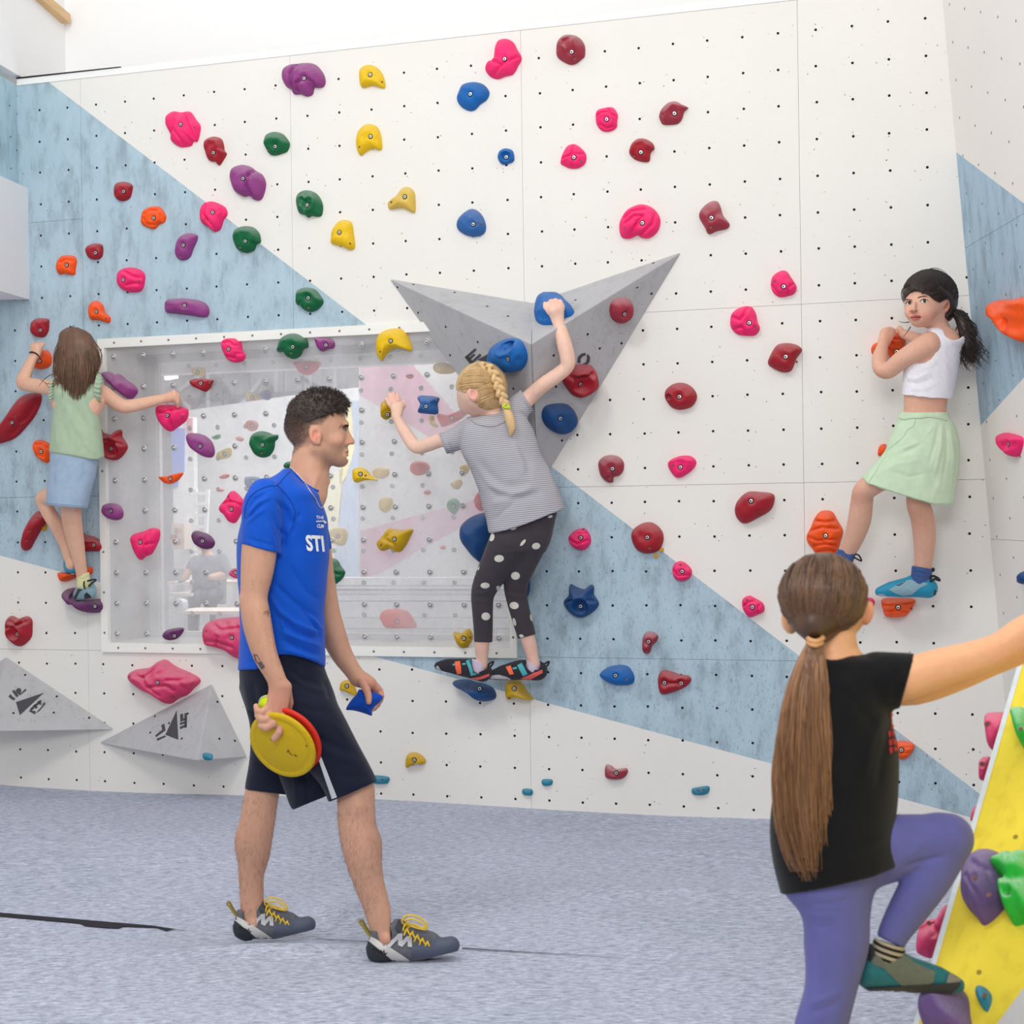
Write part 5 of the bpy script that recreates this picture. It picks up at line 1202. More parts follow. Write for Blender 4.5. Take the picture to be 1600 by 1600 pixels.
def blob(cols, V, c, r, rgb, amt=1.0, soft=1.0):   # tint vertices in an ellipsoid
    q = np.linalg.norm((V - np.array(c)) / np.array(r), axis=1); w_ = np.clip((1.0 - q) / soft, 0, 1)[:, None] * amt
    cols[:] = cols * (1 - w_) + np.array(lin(rgb)) * w_
def finger(B, pts_, r0, r1, k=1.5):
    n = len(pts_)
    for i in range(n - 1): B.cap(pts_[i], pts_[i + 1], r0 + (r1 - r0) * i / (n - 1), r0 + (r1 - r0) * (i + 1) / (n - 1), k)
def circ(x, y, rx, ry=None, n=14, rot=0.0):
    ry = ry or rx; c, s_ = math.cos(math.radians(rot)), math.sin(math.radians(rot))
    return [(x + rx * math.cos(t) * c - ry * math.sin(t) * s_, y + rx * math.cos(t) * s_ + ry * math.sin(t) * c) for t in np.linspace(0, 2 * math.pi, n, endpoint=False)]
# ---------------------------------------------------------------- the man in the blue T-shirt
rn = random.Random(11)
YM = 4.94
SK = (206, 158, 132)
man = empty('person', P(500, 1490, YM), 'man in a blue T-shirt and dark shorts walking with discs and a blue beanbag', 'person')
B = Body(YM, 356, 612, 606, 1486, -118, 118, 2.0)
# torso (inside the clothes), hips and thighs
B.loft([(750, 440, 486, 0, 20), (768, 414, 486, 0, 50), (790, 396, 492, 0, 60), (870, 381, 502, 0, 64), (950, 384, 496, 0, 58), (1040, 384, 494, 0, 56), (1085, 390, 500, 0, 56), (1110, 396, 500, 0, 50)], 8)
B.chain([(440, 1090, -30, 32), (424, 1170, -48, 27), (410, 1235, -56, 27), (402, 1285, -58, 27.5), (397, 1311, -58, 28.5), (396, 1337, -58, 25), (392.5, 1364, -58, 20.5), (393, 1390, -58, 19), (394, 1420, -58, 18.5), (396, 1446, -58, 16)])
B.chain([(455, 1090, 20, 32), (510, 1165, 36, 30), (553, 1225, 42, 29), (556, 1251, 43, 29.5), (558, 1290, 44, 30), (563, 1312, 44, 31), (567, 1337, 45, 29.5), (575, 1374, 45, 24.5), (586, 1408, 45, 21.5), (594, 1437, 45, 20), (600, 1464, 45, 17)])
B.ell((572, 1320, 30), (24, 30, 20), 10)                            # calf
B.ell((556, 1262, 62), (16, 18, 14), 8)                             # knee
B.ell((386, 1318, -60), (17, 30, 20), 10); B.ell((604, 1468, 60), (8, 9, 7), 5); B.ell((396, 1444, -44), (7, 8, 6), 5)
# neck
B.cap((484, 712, 0), (478, 772, 0), 27, 33, 10); B.cap((481, 702, 0), (471, 748, 0), 16.5, 18, 8); B.cap((502, 735, 0), (497, 765, 0), 12, 13, 8)
B.ell((511, 752, 0), (5, 6, 5), 5)
# head
B.ell((493, 657, 0), (46, 45, 37), 6); B.ell((474, 668, 0), (29, 30, 32), 8); B.ell((516, 684, 0), (25, 42, 29), 12)
B.cap((494, 700, 23), (530, 716, 8), 10, 10, 8); B.cap((494, 700, -23), (530, 716, -8), 10, 10, 8); B.ell((532, 719, 0), (12.5, 11, 12), 7)
B.cap((541, 662.5, 12), (541, 662.5, -12), 4.8, 4.8, 5); B.ell((525, 688, 22), (11, 9, 8), 8); B.ell((525, 688, -22), (11, 9, 8), 8)
B.ell((535, 670, 18), (6, 4.6, 7), 4, op='s'); B.ell((535, 670, -18), (6, 4.6, 7), 4, op='s')
B.ell((533, 671.5, 14), (6, 4.6, 6), 1.5); B.ell((533, 671.5, -14), (6, 4.6, 6), 1.5)
B.chain([(540, 670, 0, 4), (545, 681, 0, 4.2), (550.5, 690.5, 0, 4.7)], 4, 4); B.cap((539, 682, 0), (542, 690, 0), 5.5, 5.5, 3); B.ell((543, 692.5, 5.5), (5, 3.6, 3.4), 3); B.ell((543, 692.5, -5.5), (5, 3.6, 3.4), 3)
B.cap((539, 697, 0), (539.5, 703, 0), 4.6, 4, 4); B.ell((540.5, 704.8, 0), (5.0, 3.0, 10), 3); B.ell((539.5, 711, 0), (5.4, 3.2, 9), 3); B.cap((546, 707.6, -6), (546, 707.6, 6), .9, .9, 1.2, 's'); B.cap((541, 715.5, -5), (541, 715.5, 5), 2, 2, 3, 's')
# ear
for sg in (1, -1):
    B.ell((492.5, 681, 35 * sg), (10, 15, 4.5), 3, ang=-12); B.ell((494, 680, 40.5 * sg), (6.4, 10.8, 6), 1, ang=-12, op='s'); B.ell((496.5, 684, 38 * sg), (4, 6, 3), 2, ang=-10)
    B.ell((498.5, 684, 41.5 * sg), (2.3, 4, 3), 1, op='s'); B.ell((498, 692, 37.5 * sg), (3.6, 4, 2.6), 2)
# near arm and hand
B.chain([(416, 784, 68, 22), (409, 815, 78, 26), (406, 850, 84, 28), (402, 890, 86, 26.2), (397, 930, 88, 21.5), (399, 957, 90, 23), (404, 985, 92, 22.5), (414, 1022, 95, 19.5), (427, 1050, 96, 16.2), (436, 1070, 96, 14.6)], 8)
B.ell((384, 937, 90), (9, 12, 10), 7)
for a, b, ra, rb in (((431, 1074, 96), (423, 1108, 98), 10.5, 9), ((440, 1074, 97), (432, 1112, 100), 11, 9), ((447, 1074, 96), (442, 1112, 99), 9.5, 8)): B.cap(a, b, ra, rb, 6)
finger(B, [(443, 1110, 99), (443, 1128, 106), (436, 1144, 110), (428, 1154, 107)], 7.2, 5.4)
finger(B, [(434, 1113, 101), (428, 1130, 109), (416, 1137, 110), (407, 1134, 106)], 7, 5.2)
finger(B, [(426, 1110, 100), (417, 1124, 108), (408, 1124, 108), (402, 1118, 103)], 6.8, 5)
finger(B, [(420, 1104, 99), (409, 1113, 105), (402, 1111, 104), (400, 1103, 98)], 6, 4.6)
finger(B, [(449, 1080, 92), (452, 1098, 84), (449, 1114, 80), (442, 1124, 80)], 7.5, 6)
# far arm and hand
B.chain([(470, 800, -66, 21), (490, 850, -80, 25), (500, 905, -80, 23), (509, 955, -78, 22), (520, 990, -76, 20.5), (534, 1022, -74, 17), (549, 1045, -72, 14), (559, 1059, -72, 13)], 8)
B.cap((560, 1060, -72), (576, 1068, -70), 12.5, 11.5, 6); B.cap((572, 1062, -74), (588, 1076, -76), 9, 8, 5)
finger(B, [(566, 1066, -58), (573, 1078, -46), (576, 1089, -42), (576, 1097, -40)], 7, 4.8)
for q, (x, y) in enumerate(((594, 1080), (593, 1086), (590, 1093), (586, 1098))):
    finger(B, [(x - 10, y - 10, -80 - q * 2), (x, y, -80), (x + 2 - q, y + 8, -72), (x - 3 - q, y + 11, -63)], 5.8, 4.4)
V, Q = B.mesh(2)
V = folds(V, Q, [('420,960 425,1000 432,1040', 2.0, .7), ('412,1000 424,1035', 1.6, .5), ('432,1076 427,1106', 1.5, .7), ('438,1076 436,1108', 1.5, .7), ('444,1078 443,1106', 1.4, .6), ('500,735 487,768', 4, 1.4), ('470,745 490,765', 4, -1)])
cols = colarr(V, SK)
blob(cols, V, (400, 1000, 90), (40, 90, 60), (198, 146, 118), .6); blob(cols, V, (440, 1100, 98), (45, 55, 60), (198, 130, 112), .75)
blob(cols, V, (578, 1082, -66), (34, 38, 50), (202, 128, 112), .8); blob(cols, V, (535, 1000, -70), (40, 60, 60), (186, 136, 112), .5)
blob(cols, V, (492, 682, 37), (13, 18, 10), (226, 140, 122), .8); blob(cols, V, (548, 692, 0), (9, 8, 9), (220, 130, 115), .6); blob(cols, V, (526, 688, 22), (14, 12, 16), (214, 142, 120), .5)
blob(cols, V, (600, 1470, 55), (16, 14, 22), (214, 140, 124), .6); blob(cols, V, (478, 742, 10), (30, 36, 50), (218, 158, 132), .5)
for c in ((575, 1340), (394, 1340)): blob(cols, V, (c[0], c[1], 0), (45, 110, 120), (176, 134, 112), .55, .6)
# beard shade and clipped hair
bd = (V[:, 1] > 690) & (V[:, 1] < 736) & (V[:, 0] > 500) & (V[:, 0] < 546)
w_ = np.clip((V[:, 1] - 690) / 16, 0, 1) * np.clip((V[:, 0] - 498) / 10, 0, 1) * np.clip((738 - V[:, 1]) / 8, 0, 1) * bd
w_ = w_ * np.where((np.abs(V[:, 1] - 707.5) < 6) & (V[:, 0] > 535), .1, 1)
cols = cols * (1 - .42 * w_[:, None]) + np.array(lin((120, 92, 74))) * (.42 * w_[:, None])
hx, hy = V[:, 0], V[:, 1]
lvl = np.interp(hx, [440, 458, 470, 480, 492, 505, 518, 530], [716, 712, 702, 688, 672, 662, 648, 636])    # lower edge of clipped hair
full = np.interp(hx, [440, 458, 470, 480, 492, 505, 518, 530], [662, 664, 662, 656, 650, 644, 637, 634])
w_ = np.clip((lvl - hy) / np.maximum(lvl - full, 4), 0, 1) ** .55 * (hy < 716) * (hx < 534)
w_ = np.where((np.abs(V[:, 2]) > 36) & (hy > 664) & (hx > 480), 0, w_)
ww = w_[:, None] * .93; cols = cols * (1 - ww) + np.array(lin((40, 30, 27))) * ww
blob(cols, V, (543, 709.5, 0), (7, 6, 13), (190, 108, 98), .8)
body = bodymesh('body', B, M['skin'], man, V, Q, cols)
# leg and arm hair
Nn = normals(V, Q); md = np.median(Nn[V[:, 2] > 60, 2]); Nn *= np.sign(md) if md else 1
sel = np.where((V[:, 1] > 1240) & (V[:, 1] < 1425) & (Nn[:, 2] > -.2))[0]
hp_ = []
for i in np.random.choice(sel, 1100):
    p = V[i]; n_ = Nn[i]; L = 5 + 4 * rn.random(); dx = rn.gauss(0, .5)
    hp_.append(np.array([p - n_ * .3, p + n_ * .5 + np.array([dx * 2, L * .5, 0]), p + n_ * .5 + np.array([dx * 4, L, 0])]))
sel = np.where((V[:, 1] > 900) & (V[:, 1] < 1060) & (V[:, 0] < 440) & (Nn[:, 2] > 0))[0]
for i in np.random.choice(sel, 350):
    p = V[i]; n_ = Nn[i]; hp_.append(np.array([p - n_ * .3, p + n_ * .4 + np.array([1.2, 2, 0]), p + n_ * .4 + np.array([2.5, 4, 0])]))
M['bodyhair'] = plain('body_hair', (112, 78, 60), .6); M['brownhair'] = hairmat('short_brown_hair', (24, 18, 17), (62, 48, 42), .6)
hairs('body_hair', YM, hp_, .17, M['bodyhair'], man)
wn = np.clip(w_, 0, 1) * (V[:, 2] > -34); wn[V[:, 1] < 630] = 0; hp_ = []
for i in np.random.choice(len(V), 3200, p=wn / wn.sum()):
    p = V[i]; n_ = Nn[i]; L = 1.2 + 2.2 * wn[i] * (1 if p[1] < 672 else .6); hp_.append(np.array([p - n_ * .2, p + n_ * .6 + np.array([-.15, .45, 0]) * L, p + n_ * .8 + np.array([-.3, .9, 0]) * L]))
hairs('clipped_hair', YM, hp_, .26, M['brownhair'], man)
# hair cap with tousled tips
H = Body(YM, 438, 556, 596, 690, -46, 46, 1.6)
H.ell((494, 650, 0), (46.5, 41.5, 38.5), 4); H.ell((520, 636, 0), (23, 21, 30), 6); H.ell((506, 624, 0), (26, 15, 26), 6)
H.cut((440, 676), (556, 632), (500, 600))
V, Q = H.mesh(2); V = wrinkle(V, Q, .9, .22, .16, .22, 3)
hair = bodymesh('hair', H, M['brownhair'], man, V, Q)
Nn = normals(V, Q); Nn *= np.sign(np.median(Nn[V[:, 1] < 625, 1])) * -1
hp_ = []
sel = np.where((V[:, 1] < 652) & (V[:, 2] > -30))[0]
for i in np.random.choice(sel, 2200):
    p = V[i]; n_ = Nn[i]; L = (2.6 if p[0] < 480 else 5.5) * (.7 + .6 * rn.random()); sw = np.array([rn.gauss(.45, .22), rn.gauss(-.05, .2), rn.gauss(0, .2)])
    hp_.append(np.array([p - n_, p + n_ * L * .5 + sw * 2, p + n_ * L * .8 + sw * 5]))
for k in range(90):     # fringe
    x = 517 + 25 * rn.random(); d = rn.uniform(-26, 32); y0 = 632 + (x - 517) * .15
    hp_.append(np.array([(x - 3, y0, d), (x + 1, y0 + 8, d + 1), (x + rn.uniform(0, 3), y0 + 13 + rn.random() * 5, d)]))
hairs('hair_tips', YM, hp_, .6, M['brownhair'], man)
# face marks
M['brow'] = plain('dark_brow', (58, 40, 34), .8); M['eyewhite'] = plain('eye_white', (186, 172, 164), .3); M['iris'] = plain('dark_iris', (50, 36, 30), .25); M['lip'] = plain('lip', (176, 96, 88), .5)
decal('eyebrow', [body], [pts('H1', '1000,702 1030,672 1066,650 1104,652 1108,690 1072,684 1040,690')], M['brow'], man)
decal('eye', [body], [pts('H1', '1020,722 1046,716 1070,716 1062,732 1040,736')], M['eyewhite'], man)
decal('iris', [body], [pts('H1', '1048,712 1074,711 1072,734 1054,738')], M['iris'], man, off=.002)
decal('eyelashes', [body], [pts('H1', '1006,722 1030,706 1066,698 1090,704 1088,712 1060,710 1034,716')], M['brow'], man, off=.0024)
decal('nostril', [body], [pts('H1', '1108,928 1130,920 1140,930 1118,938')], M['brow'], man)
decal('mouth_line', [body], [pts('H1', '1058,1030 1080,1026 1108,1022 1108,1032 1084,1036 1060,1036')], plain('mouth_dark', (120, 60, 54), .6), man)
# tattoos
tat = plain('tattoo_ink', (98, 84, 80), .6)
decal('tattoo', [body], [pts('H4', '222,995 244,986 300,1040 334,1120 318,1140 290,1128 252,1060')[:0] or pts('H4', q) for q in
    ('262,1082 296,1062 334,1122 300,1146', '236,1002 246,996 256,1010 248,1016', '222,1000 232,992 252,1060 268,1078 260,1084 240,1062', '252,996 262,1006 286,1056 280,1062',
     '310,606 330,590 352,574 356,580 334,598', '340,600 362,592 372,600 368,606 350,606', '356,612 362,612 364,640 358,640', '318,616 342,612 342,616 320,620', '366,566 370,566 372,596 368,596')], tat, man, off=.0008)
# shirt
S = Body(YM, 360, 525, 726, 1058, -118, 122, 1.9)
S.chain([(414, 775, 70, 28), (409, 800, 80, 31.5), (407, 880, 84, 32)], 8)
S.cut((376, 849), (437, 865), (400, 800))
S2 = Body(YM, 360, 525, 726, 1058, -118, 122, 1.9)
S2.chain([(466, 784, -70, 26), (484, 830, -80, 29), (490, 862, -80, 29)], 8); S2.cut((440, 868), (530, 856), (480, 800))
S.F = np.minimum(S.F, S2.F)
S.loft([(732, 443, 453, 0, 26), (741, 431, 462, 0, 44), (748, 417, 469, 0, 58), (757, 405, 480, 0, 68), (767, 396, 496, 0, 75), (785, 387, 503, 0, 79), (806, 379, 510, 0, 80), (835, 372, 513, 0, 78), (870, 369, 514, 0, 76), (905, 371, 511, 0, 74), (950, 374, 507, 0, 70), (1000, 374, 508, 0, 70), (1050, 371, 508, 0, 72)], 9)
S.hem([(360, 1048), (402, 1046), (437, 1023), (457, 1024), (483, 1029), (510, 1044)])
V, Q = S.mesh(2)
fs = [('478,945 440,975 402,1010', 3, 0), ]
fs += [(q, w_ * .9, d_ * 2.1) for q, w_, d_ in (
    ('424,905 452,935 480,955 500,965', 5, -1.6), ('430,948 458,972 486,985 506,990', 4, 2.2), ('432,960 462,986 505,1000', 3.5, -2.2), ('436,985 470,1000 505,1012', 4, 2.0), ('438,998 470,1012 504,1024', 3.5, -2.0),
    ('440,1014 470,1022 505,1036', 4, 1.6), ('470,950 490,975 503,1000', 3, -1.6), ('483,958 498,980 506,985', 3, 1.5), ('418,925 440,960 445,990', 4, 1.2), ('450,880 480,925 504,940', 6, -1.2),
    ('385,800 398,780 420,768', 3, -1.4), ('388,806 404,786 424,776', 3, 1.2), ('386,812 400,795 412,786', 2.5, -1.3), ('384,820 400,805 415,795', 3, 1), ('430,780 448,800 458,830', 3.5, -1.6), ('438,775 455,795 465,820', 3.5, 1.2),
    ('425,800 435,830 440,850', 3, -1.3), ('415,815 425,840 432,858', 3, 1.1), ('455,840 460,815 470,800', 4, -1.2), ('443,850 450,830 462,812', 4, 1.1), ('436,822 446,838 442,860', 4, -2.4), ('384,845 396,852 430,862', 2, .8), ('382,838 400,845 432,853', 1.6, -.7),
    ('375,870 378,930 374,990', 3, -1.2), ('380,1035 395,1034 412,1030', 2, -.6))]
V = folds(V, Q, fs)
V = wrinkle(V, Q, .8, .05, .05, .03, 2)
M['blueshirt'] = cloth('royal_blue_jersey', (3, 80, 192), 800, .15, .05, .75)
shirt = bodymesh('shirt', S, M['blueshirt'], man, V, Q)
M['navyseam'] = cloth('shirt_seam', (4, 58, 150), 500, .1)
def surf_line(name, tg, pl, r, mat, parent, Y0, off=.001, n=30):
    q = spline([(x, y, 0) for x, y in pl], n); W = []
    for p in q:
        h = cast(tg, p[0], p[1], off)
        if h is not None: W.append(np.array(h))
    if len(W) < 3: return None
    W = np.array(W); keep = [0]
    for i in range(1, len(W)):
        if np.linalg.norm(W[i] - W[keep[-1]]) < .06: keep.append(i)
    W = W[keep]
    if len(W) < 3: return None
    V_, Q_ = tubes([(W, np.full(len(W), r / (F / Y0)))], 5); return mk(name, V_, Q_, mat, parent, smooth=True)
surf_line('seam', [shirt], pts('H2', '830,320 740,420 645,520 560,525 450,560 340,620 250,720 205,850 200,980'), .55, M['navyseam'], man, YM)
surf_line('seam', [shirt], pts('H2', '645,520 720,590 800,680 870,800 895,900 880,1040'), .5, M['navyseam'], man, YM)
surf_line('collar', [shirt, body], pts('H2', '815,285 900,360 1000,455 1100,540 1225,600'), 1.5, M['blueshirt'], man, YM)
surf_line('necklace', [body, shirt], pts('H2', '835,270 900,330 960,390 1030,480 1100,600 1170,690 1210,780 1250,838 1275,815'), .75, plain('silver_chain', (222, 205, 196), .3, .5), man, YM, .0018)
wt = plain('white_print', (236, 238, 240), .6)
textmesh('shirt_lettering', 'STI', 479.0, 859.5, 33, [shirt], wt, man, skew=-.16, sx=.66, rot=3, bold=.035)
textmesh('shirt_lettering', 'THE', 493.0, 810.5, 6.6, [shirt], wt, man, sx=1.0, rot=4, bold=.01)
textmesh('shirt_lettering', 'CLIM', 494.6, 824.2, 7.6, [shirt], wt, man, sx=.62, rot=4, bold=.03)
decal('shirt_lettering', [shirt], [pts('H2', '1186,1012 1280,1010 1292,1000 1310,1040 1330,1030 1332,1038 1306,1054 1290,1020 1280,1022 1186,1026')], wt, man, off=.0018)
# shorts
K = Body(YM, 360, 602, 1016, 1276, -100, 100, 2.0)
K.loft([(1140, 424, 500, 0, 40), (1200, 432, 512, 0, 40), (1240, 446, 516, 0, 36), (1262, 455, 506, 0, 26), (1272, 462, 500, 0, 20)], 4)
K.cut((440, 1236), (457, 1266), (480, 1200)); K.cut((455, 1266), (478, 1257), (470, 1200)); 
K2 = Body(YM, 360, 602, 1016, 1276, -100, 100, 2.0)
K2.loft([(1056, 412, 500, 10, 40), (1078, 406, 516, 20, 50), (1102, 420, 528, 30, 54), (1135, 440, 546, 36, 54), (1165, 458, 562, 40, 50), (1200, 480, 580, 42, 46), (1225, 500, 591, 44, 44), (1260, 516, 598, 44, 42)], 6)
K2.cut((520, 1251), (592, 1219), (520, 1150)); 
K3 = Body(YM, 360, 602, 1016, 1276, -100, 100, 2.0)
K3.loft([(1075, 374, 470, -30, 52), (1100, 382, 472, -40, 50), (1130, 390, 474, -44, 46), (1165, 391, 476, -48, 42), (1200, 388, 480, -52, 40), (1225, 384, 478, -54, 38), (1250, 382, 470, -54, 36)], 6)
K3.cut((380, 1233), (450, 1242), (420, 1150))
h = np.maximum(10 - np.abs(K2.F - K3.F), 0) / 10; K.F = np.minimum(K.F, np.minimum(K2.F, K3.F) - h * h * 2.5)
K.loft([(1022, 377, 506, 0, 66), (1045, 374, 508, 0, 68), (1065, 374, 515, 0, 70), (1090, 379, 521, 0, 70), (1110, 386, 522, 0, 60)], 12)

V, Q = K.mesh(2)
V = folds(V, Q, [('448,1042 470,1060 500,1068', 4, -1.6), ('450,1052 478,1074 510,1082', 4, 1.6), ('505,1060 512,1078 516,1095', 4, -2), ('455,1100 490,1110 520,1112', 6, -1.5), ('470,1140 520,1165 560,1178', 6, -1.8), ('480,1155 525,1182 565,1192', 6, 1.6),
    ('500,1200 540,1215 585,1212', 6, -1.2), ('430,1190 470,1210 500,1240', 7, -2.2), ('395,1060 400,1100 410,1140', 5, -1.6), ('388,1190 410,1205 440,1205', 6, 1.4), ('380,1060 388,1110 398,1150', 4, 1.2), ('455,1195 462,1225 462,1258', 4, 1.5), ('475,1200 480,1230 482,1255', 4, -1.5), ('500,1120 530,1140 545,1160', 5, 1.2)])
V = wrinkle(V, Q, 1.0, .05, .05, .04, 4)
M['navyshorts'] = cloth('navy_shorts_fabric', (17, 22, 42), 700, .15, .1, .8)
shorts = bodymesh('shorts', K, M['navyshorts'], man, V, Q)
decal('side_stripe', [shorts], [[(490, 1163), (495, 1164), (528, 1248), (520, 1251)]], plain('white_tape', (205, 206, 210), .6), man, off=.0016)
# shoes
def man_shoe(fx, fy, sc, d0):
    X = lambda x: fx + (x - 571) * sc
    Yy = lambda y: fy + (y - 1505) * sc
    t = Body(YM, X(562), X(732), Yy(1426), Yy(1514), d0 - 30, d0 + 32, 1.5)
    q = lambda x, y, d, r: (X(x), Yy(y), d0 + d * sc, r * sc)
    t.ell((X(593), Yy(1484), d0), (21.5 * sc, 22 * sc, 19 * sc), 4)
    t.chain([q(600, 1482, 0, 20), q(650, 1486, 1, 17), q(690, 1482, 2, 17), q(704, 1477, 2, 14.5)], 8, 8)
    t.chain([q(612, 1458, 0, 18), q(640, 1462, 0, 17), q(672, 1470, 1, 15)], 8, 8); t.chain([q(596, 1462, 0, 19), q(622, 1448, 0, 13)], 6)
    t.cap((X(596), Yy(1436), d0), (X(602), Yy(1458), d0 + 1), 17.5 * sc, 16 * sc, 2, 's'); t.ell((X(601), Yy(1462), d0 + 17 * sc), (11 * sc, 15 * sc, 7 * sc), 3, op='s')
    t.cut((X(575), Yy(1507)), (X(650), Yy(1504)), (X(620), Yy(1470))); t.cut((X(640), Yy(1505)), (X(724), Yy(1484)), (X(620), Yy(1470)))
    t.cut((X(570), Yy(1478)), (X(576), Yy(1508)), (X(620), Yy(1470)))
    V, Q = t.mesh(2); V = folds(V, Q, [(f'{X(665)},{Yy(1462)} {X(672)},{Yy(1474)} {X(668)},{Yy(1486)}', 2, -.8), (f'{X(676)},{Yy(1460)} {X(682)},{Yy(1474)} {X(678)},{Yy(1486)}', 2, -.6)])
    sh = bodymesh('shoe', t, M['greyshoe'], man, V, Q)
    D = lambda s_: [(X(a), Yy(b)) for a, b in pts('D1', s_)]
    lb = lambda nm, s_, m_, off=.0012: decal(nm, [sh], [D(s_)], m_, sh, off=off)
    lb('heel_band', '930,1105 945,1075 975,1090 1020,1120 1075,1150 1130,1185 1185,1222 1100,1242 1010,1240 975,1215 945,1170', M['offwhite'])
    lb('sole_edge', '918,1110 932,1100 945,1170 975,1215 1010,1236 1100,1238 1190,1216 1300,1208 1400,1192 1468,1152 1494,1112 1500,1130 1440,1200 1300,1230 1100,1252 1000,1252 940,1225', M['sole'], .002)
    lb('tongue', '1092,1030 1120,962 1158,975 1150,1040 1110,1060', M['sole'])
    lb('toe_rubber', '1190,1205 1200,1130 1330,1105 1345,1052 1400,1050 1460,1070 1488,1110 1462,1156 1395,1195', M['toegrey'], .0009)
    for s_ in ('1040,1135 1112,1062 1138,1066 1064,1145', '1112,1062 1138,1060 1140,1140 1112,1130', '1112,1130 1165,1075 1190,1078 1136,1142', '1168,1078 1194,1080 1196,1142 1170,1140'): lb('chevron', s_, M['silverprint'], .0022)
    textmesh('shoe_lettering', 'evolv', X(582), Yy(1483.5), 9.6 * sc, [sh], M['ink'], sh, sx=1.12, rot=24, off=.0024, bold=.03)
    LY = lambda pl: [(X(a), Yy(b), d0 + c * sc) for a, b, c in pl]
    lac = []
    for k in range(5):
        x = 634 + k * 8; y = 1450 + k * 5
        lac.append(LY([(x - 3, y + 12, 19 - k), (x + 1, y + 3, 18), (x + 6, y - 2, 8), (x + 8, y - 3, -6)])); lac.append(LY([(x + 8, y + 13, 18 - k), (x + 3, y + 4, 18), (x + 2, y - 2, 6), (x, y - 3, -6)]))
    lac.append(LY([(636, 1448, 10), (628, 1440, 18), (634, 1431, 20), (650, 1431, 20), (662, 1438, 20), (668, 1448, 20), (660, 1450, 20), (646, 1444, 16), (636, 1446, 12)]))
    lac.append(LY([(638, 1447, 12), (634, 1438, 24), (646, 1436, 26), (660, 1443, 26), (666, 1452, 24), (652, 1450, 22), (640, 1446, 14)])); lac.append(LY([(630, 1455, 17), (632, 1446, 18), (640, 1440, 20)]))
    tube('laces', YM, lac, 1.5 * sc, M['lace'], sh)
    tube('pull_tab', YM, [LY([(590, 1470, 6), (578, 1462, 8), (566, 1446, 4), (562, 1441, 0), (566, 1438, -2), (574, 1452, -4), (584, 1462, -4)])], 2.0 * sc, M['lacedark'], sh)
M['greyshoe'] = cloth('grey_shoe_suede', (98, 98, 106), 300, .2, .15); M['offwhite'] = plain('off_white_rubber', (205, 203, 198), .6); M['sole'] = plain('black_rubber', (44, 46, 54), .55)
M['toegrey'] = plain('slate_toe_rubber', (78, 86, 104), .6, nscale=50, var=.15); M['silverprint'] = plain('silver_print', (190, 190, 192), .5); M['ink'] = plain('black_ink', (30, 28, 30), .6)
M['lace'] = plain('yellow_lace', (226, 190, 52), .7); M['lacedark'] = plain('olive_tab', (140, 122, 50), .7)
man_shoe(571, 1505, 1.0, 45); man_shoe(363, 1469, .885, -57)
# things in his hands
def px_axes(c, m, a2):
    c, m, a2 = [np.array(q, float) for q in (c, m, a2)]; n = np.cross(m, a2); n /= np.linalg.norm(n)
    return c, m, a2, n if n[2] > 0 else -n
def lathe_px(name, Y0, ax, prof, mat, n=48, base=None, label=None, cat=None):
    c, m, a2, nn = ax; V = []
    for rad, hgt in prof: V += [c + rad * (math.cos(t) * m + math.sin(t) * a2) + nn * hgt for t in np.linspace(0, 2 * math.pi, n, endpoint=False)]
    Fc = []
    for k in range(len(prof) - 1): Fc += [[k * n + i, k * n + (i + 1) % n, (k + 1) * n + (i + 1) % n, (k + 1) * n + i] for i in range(n)]
    W = towld(V, Y0); Fc = fixn(W, Fc); o = mk(name, W, Fc, mat, smooth=True); TG[o.name] = BVHTree.FromPolygons([tuple(q) for q in W], Fc); return tag(o, label, cat)
ct, st_ = math.cos(math.radians(43)), math.sin(math.radians(43)); q_ = .72; z_ = math.sqrt(1 - q_ * q_)
PR = [(.01, 2.5), (46, 2.5), (47.5, 1.2), (49, 2.6), (54, 2.4), (57.5, .5), (58.5, -3), (56.5, -3.5), (55, -1), (.01, -1.2)]
M['discy'] = hold_mat('worn_yellow_foam', (214, 178, 8), .0); M['discr'] = plain('red_foam', (214, 44, 24), .6)
dy = lathe_px('throwing_disc', YM, px_axes((441, 1164.5, 90), (ct, st_, 0), (-st_ * q_, ct * q_, -z_)), PR, M['discy'], label='yellow throwing disc in the near hand of the man, in front of a red one', cat='disc')
dr = lathe_px('throwing_disc', YM, px_axes((450, 1156.5, 79), (ct, st_, 0), (-st_ * q_, ct * q_, -z_)), PR, M['discr'], label='red throwing disc mostly hidden behind the yellow one against the shorts', cat='disc')
decal('printed_mark', [dy], [pts('H3', q) for q in ('540,945 560,930 575,945 565,952 556,945 548,958', '570,955 600,985 594,990 562,962', '612,975 640,985 645,1000 630,998 612,985', '380,815 400,825 398,850 388,840', '725,885 742,892 738,904 724,898')], plain('worn_brown_mark', (140, 100, 10), .8), dy, off=.001)
def sphere_px(name, Y0, c, r, mat, label, cat):
    t = Body(Y0, c[0] - r - 5, c[0] + r + 5, c[1] - r - 5, c[1] + r + 5, c[2] - r - 5, c[2] + r + 5, r / 12)
    t.ell(c, (r, r, r), 0); V, Q = t.mesh(2); W = towld(V, Y0); o = mk(name, W, flipfix(W, Q), mat, smooth=True); return tag(o, label, cat)
M['ball'] = cloth('yellow_green_felt', (206, 226, 24), 900, .5, .05)
tb = sphere_px('tennis_ball', YM, (418, 1100, 86), 14.5, M['ball'], 'yellow-green ball held between the fingers of the man above the disc', 'ball')
tube('seam', YM, [[(404.5, 1097, 92), (408, 1090, 95), (416, 1088, 96), (424, 1088, 94)]], .7, M['offwhite'], tb)
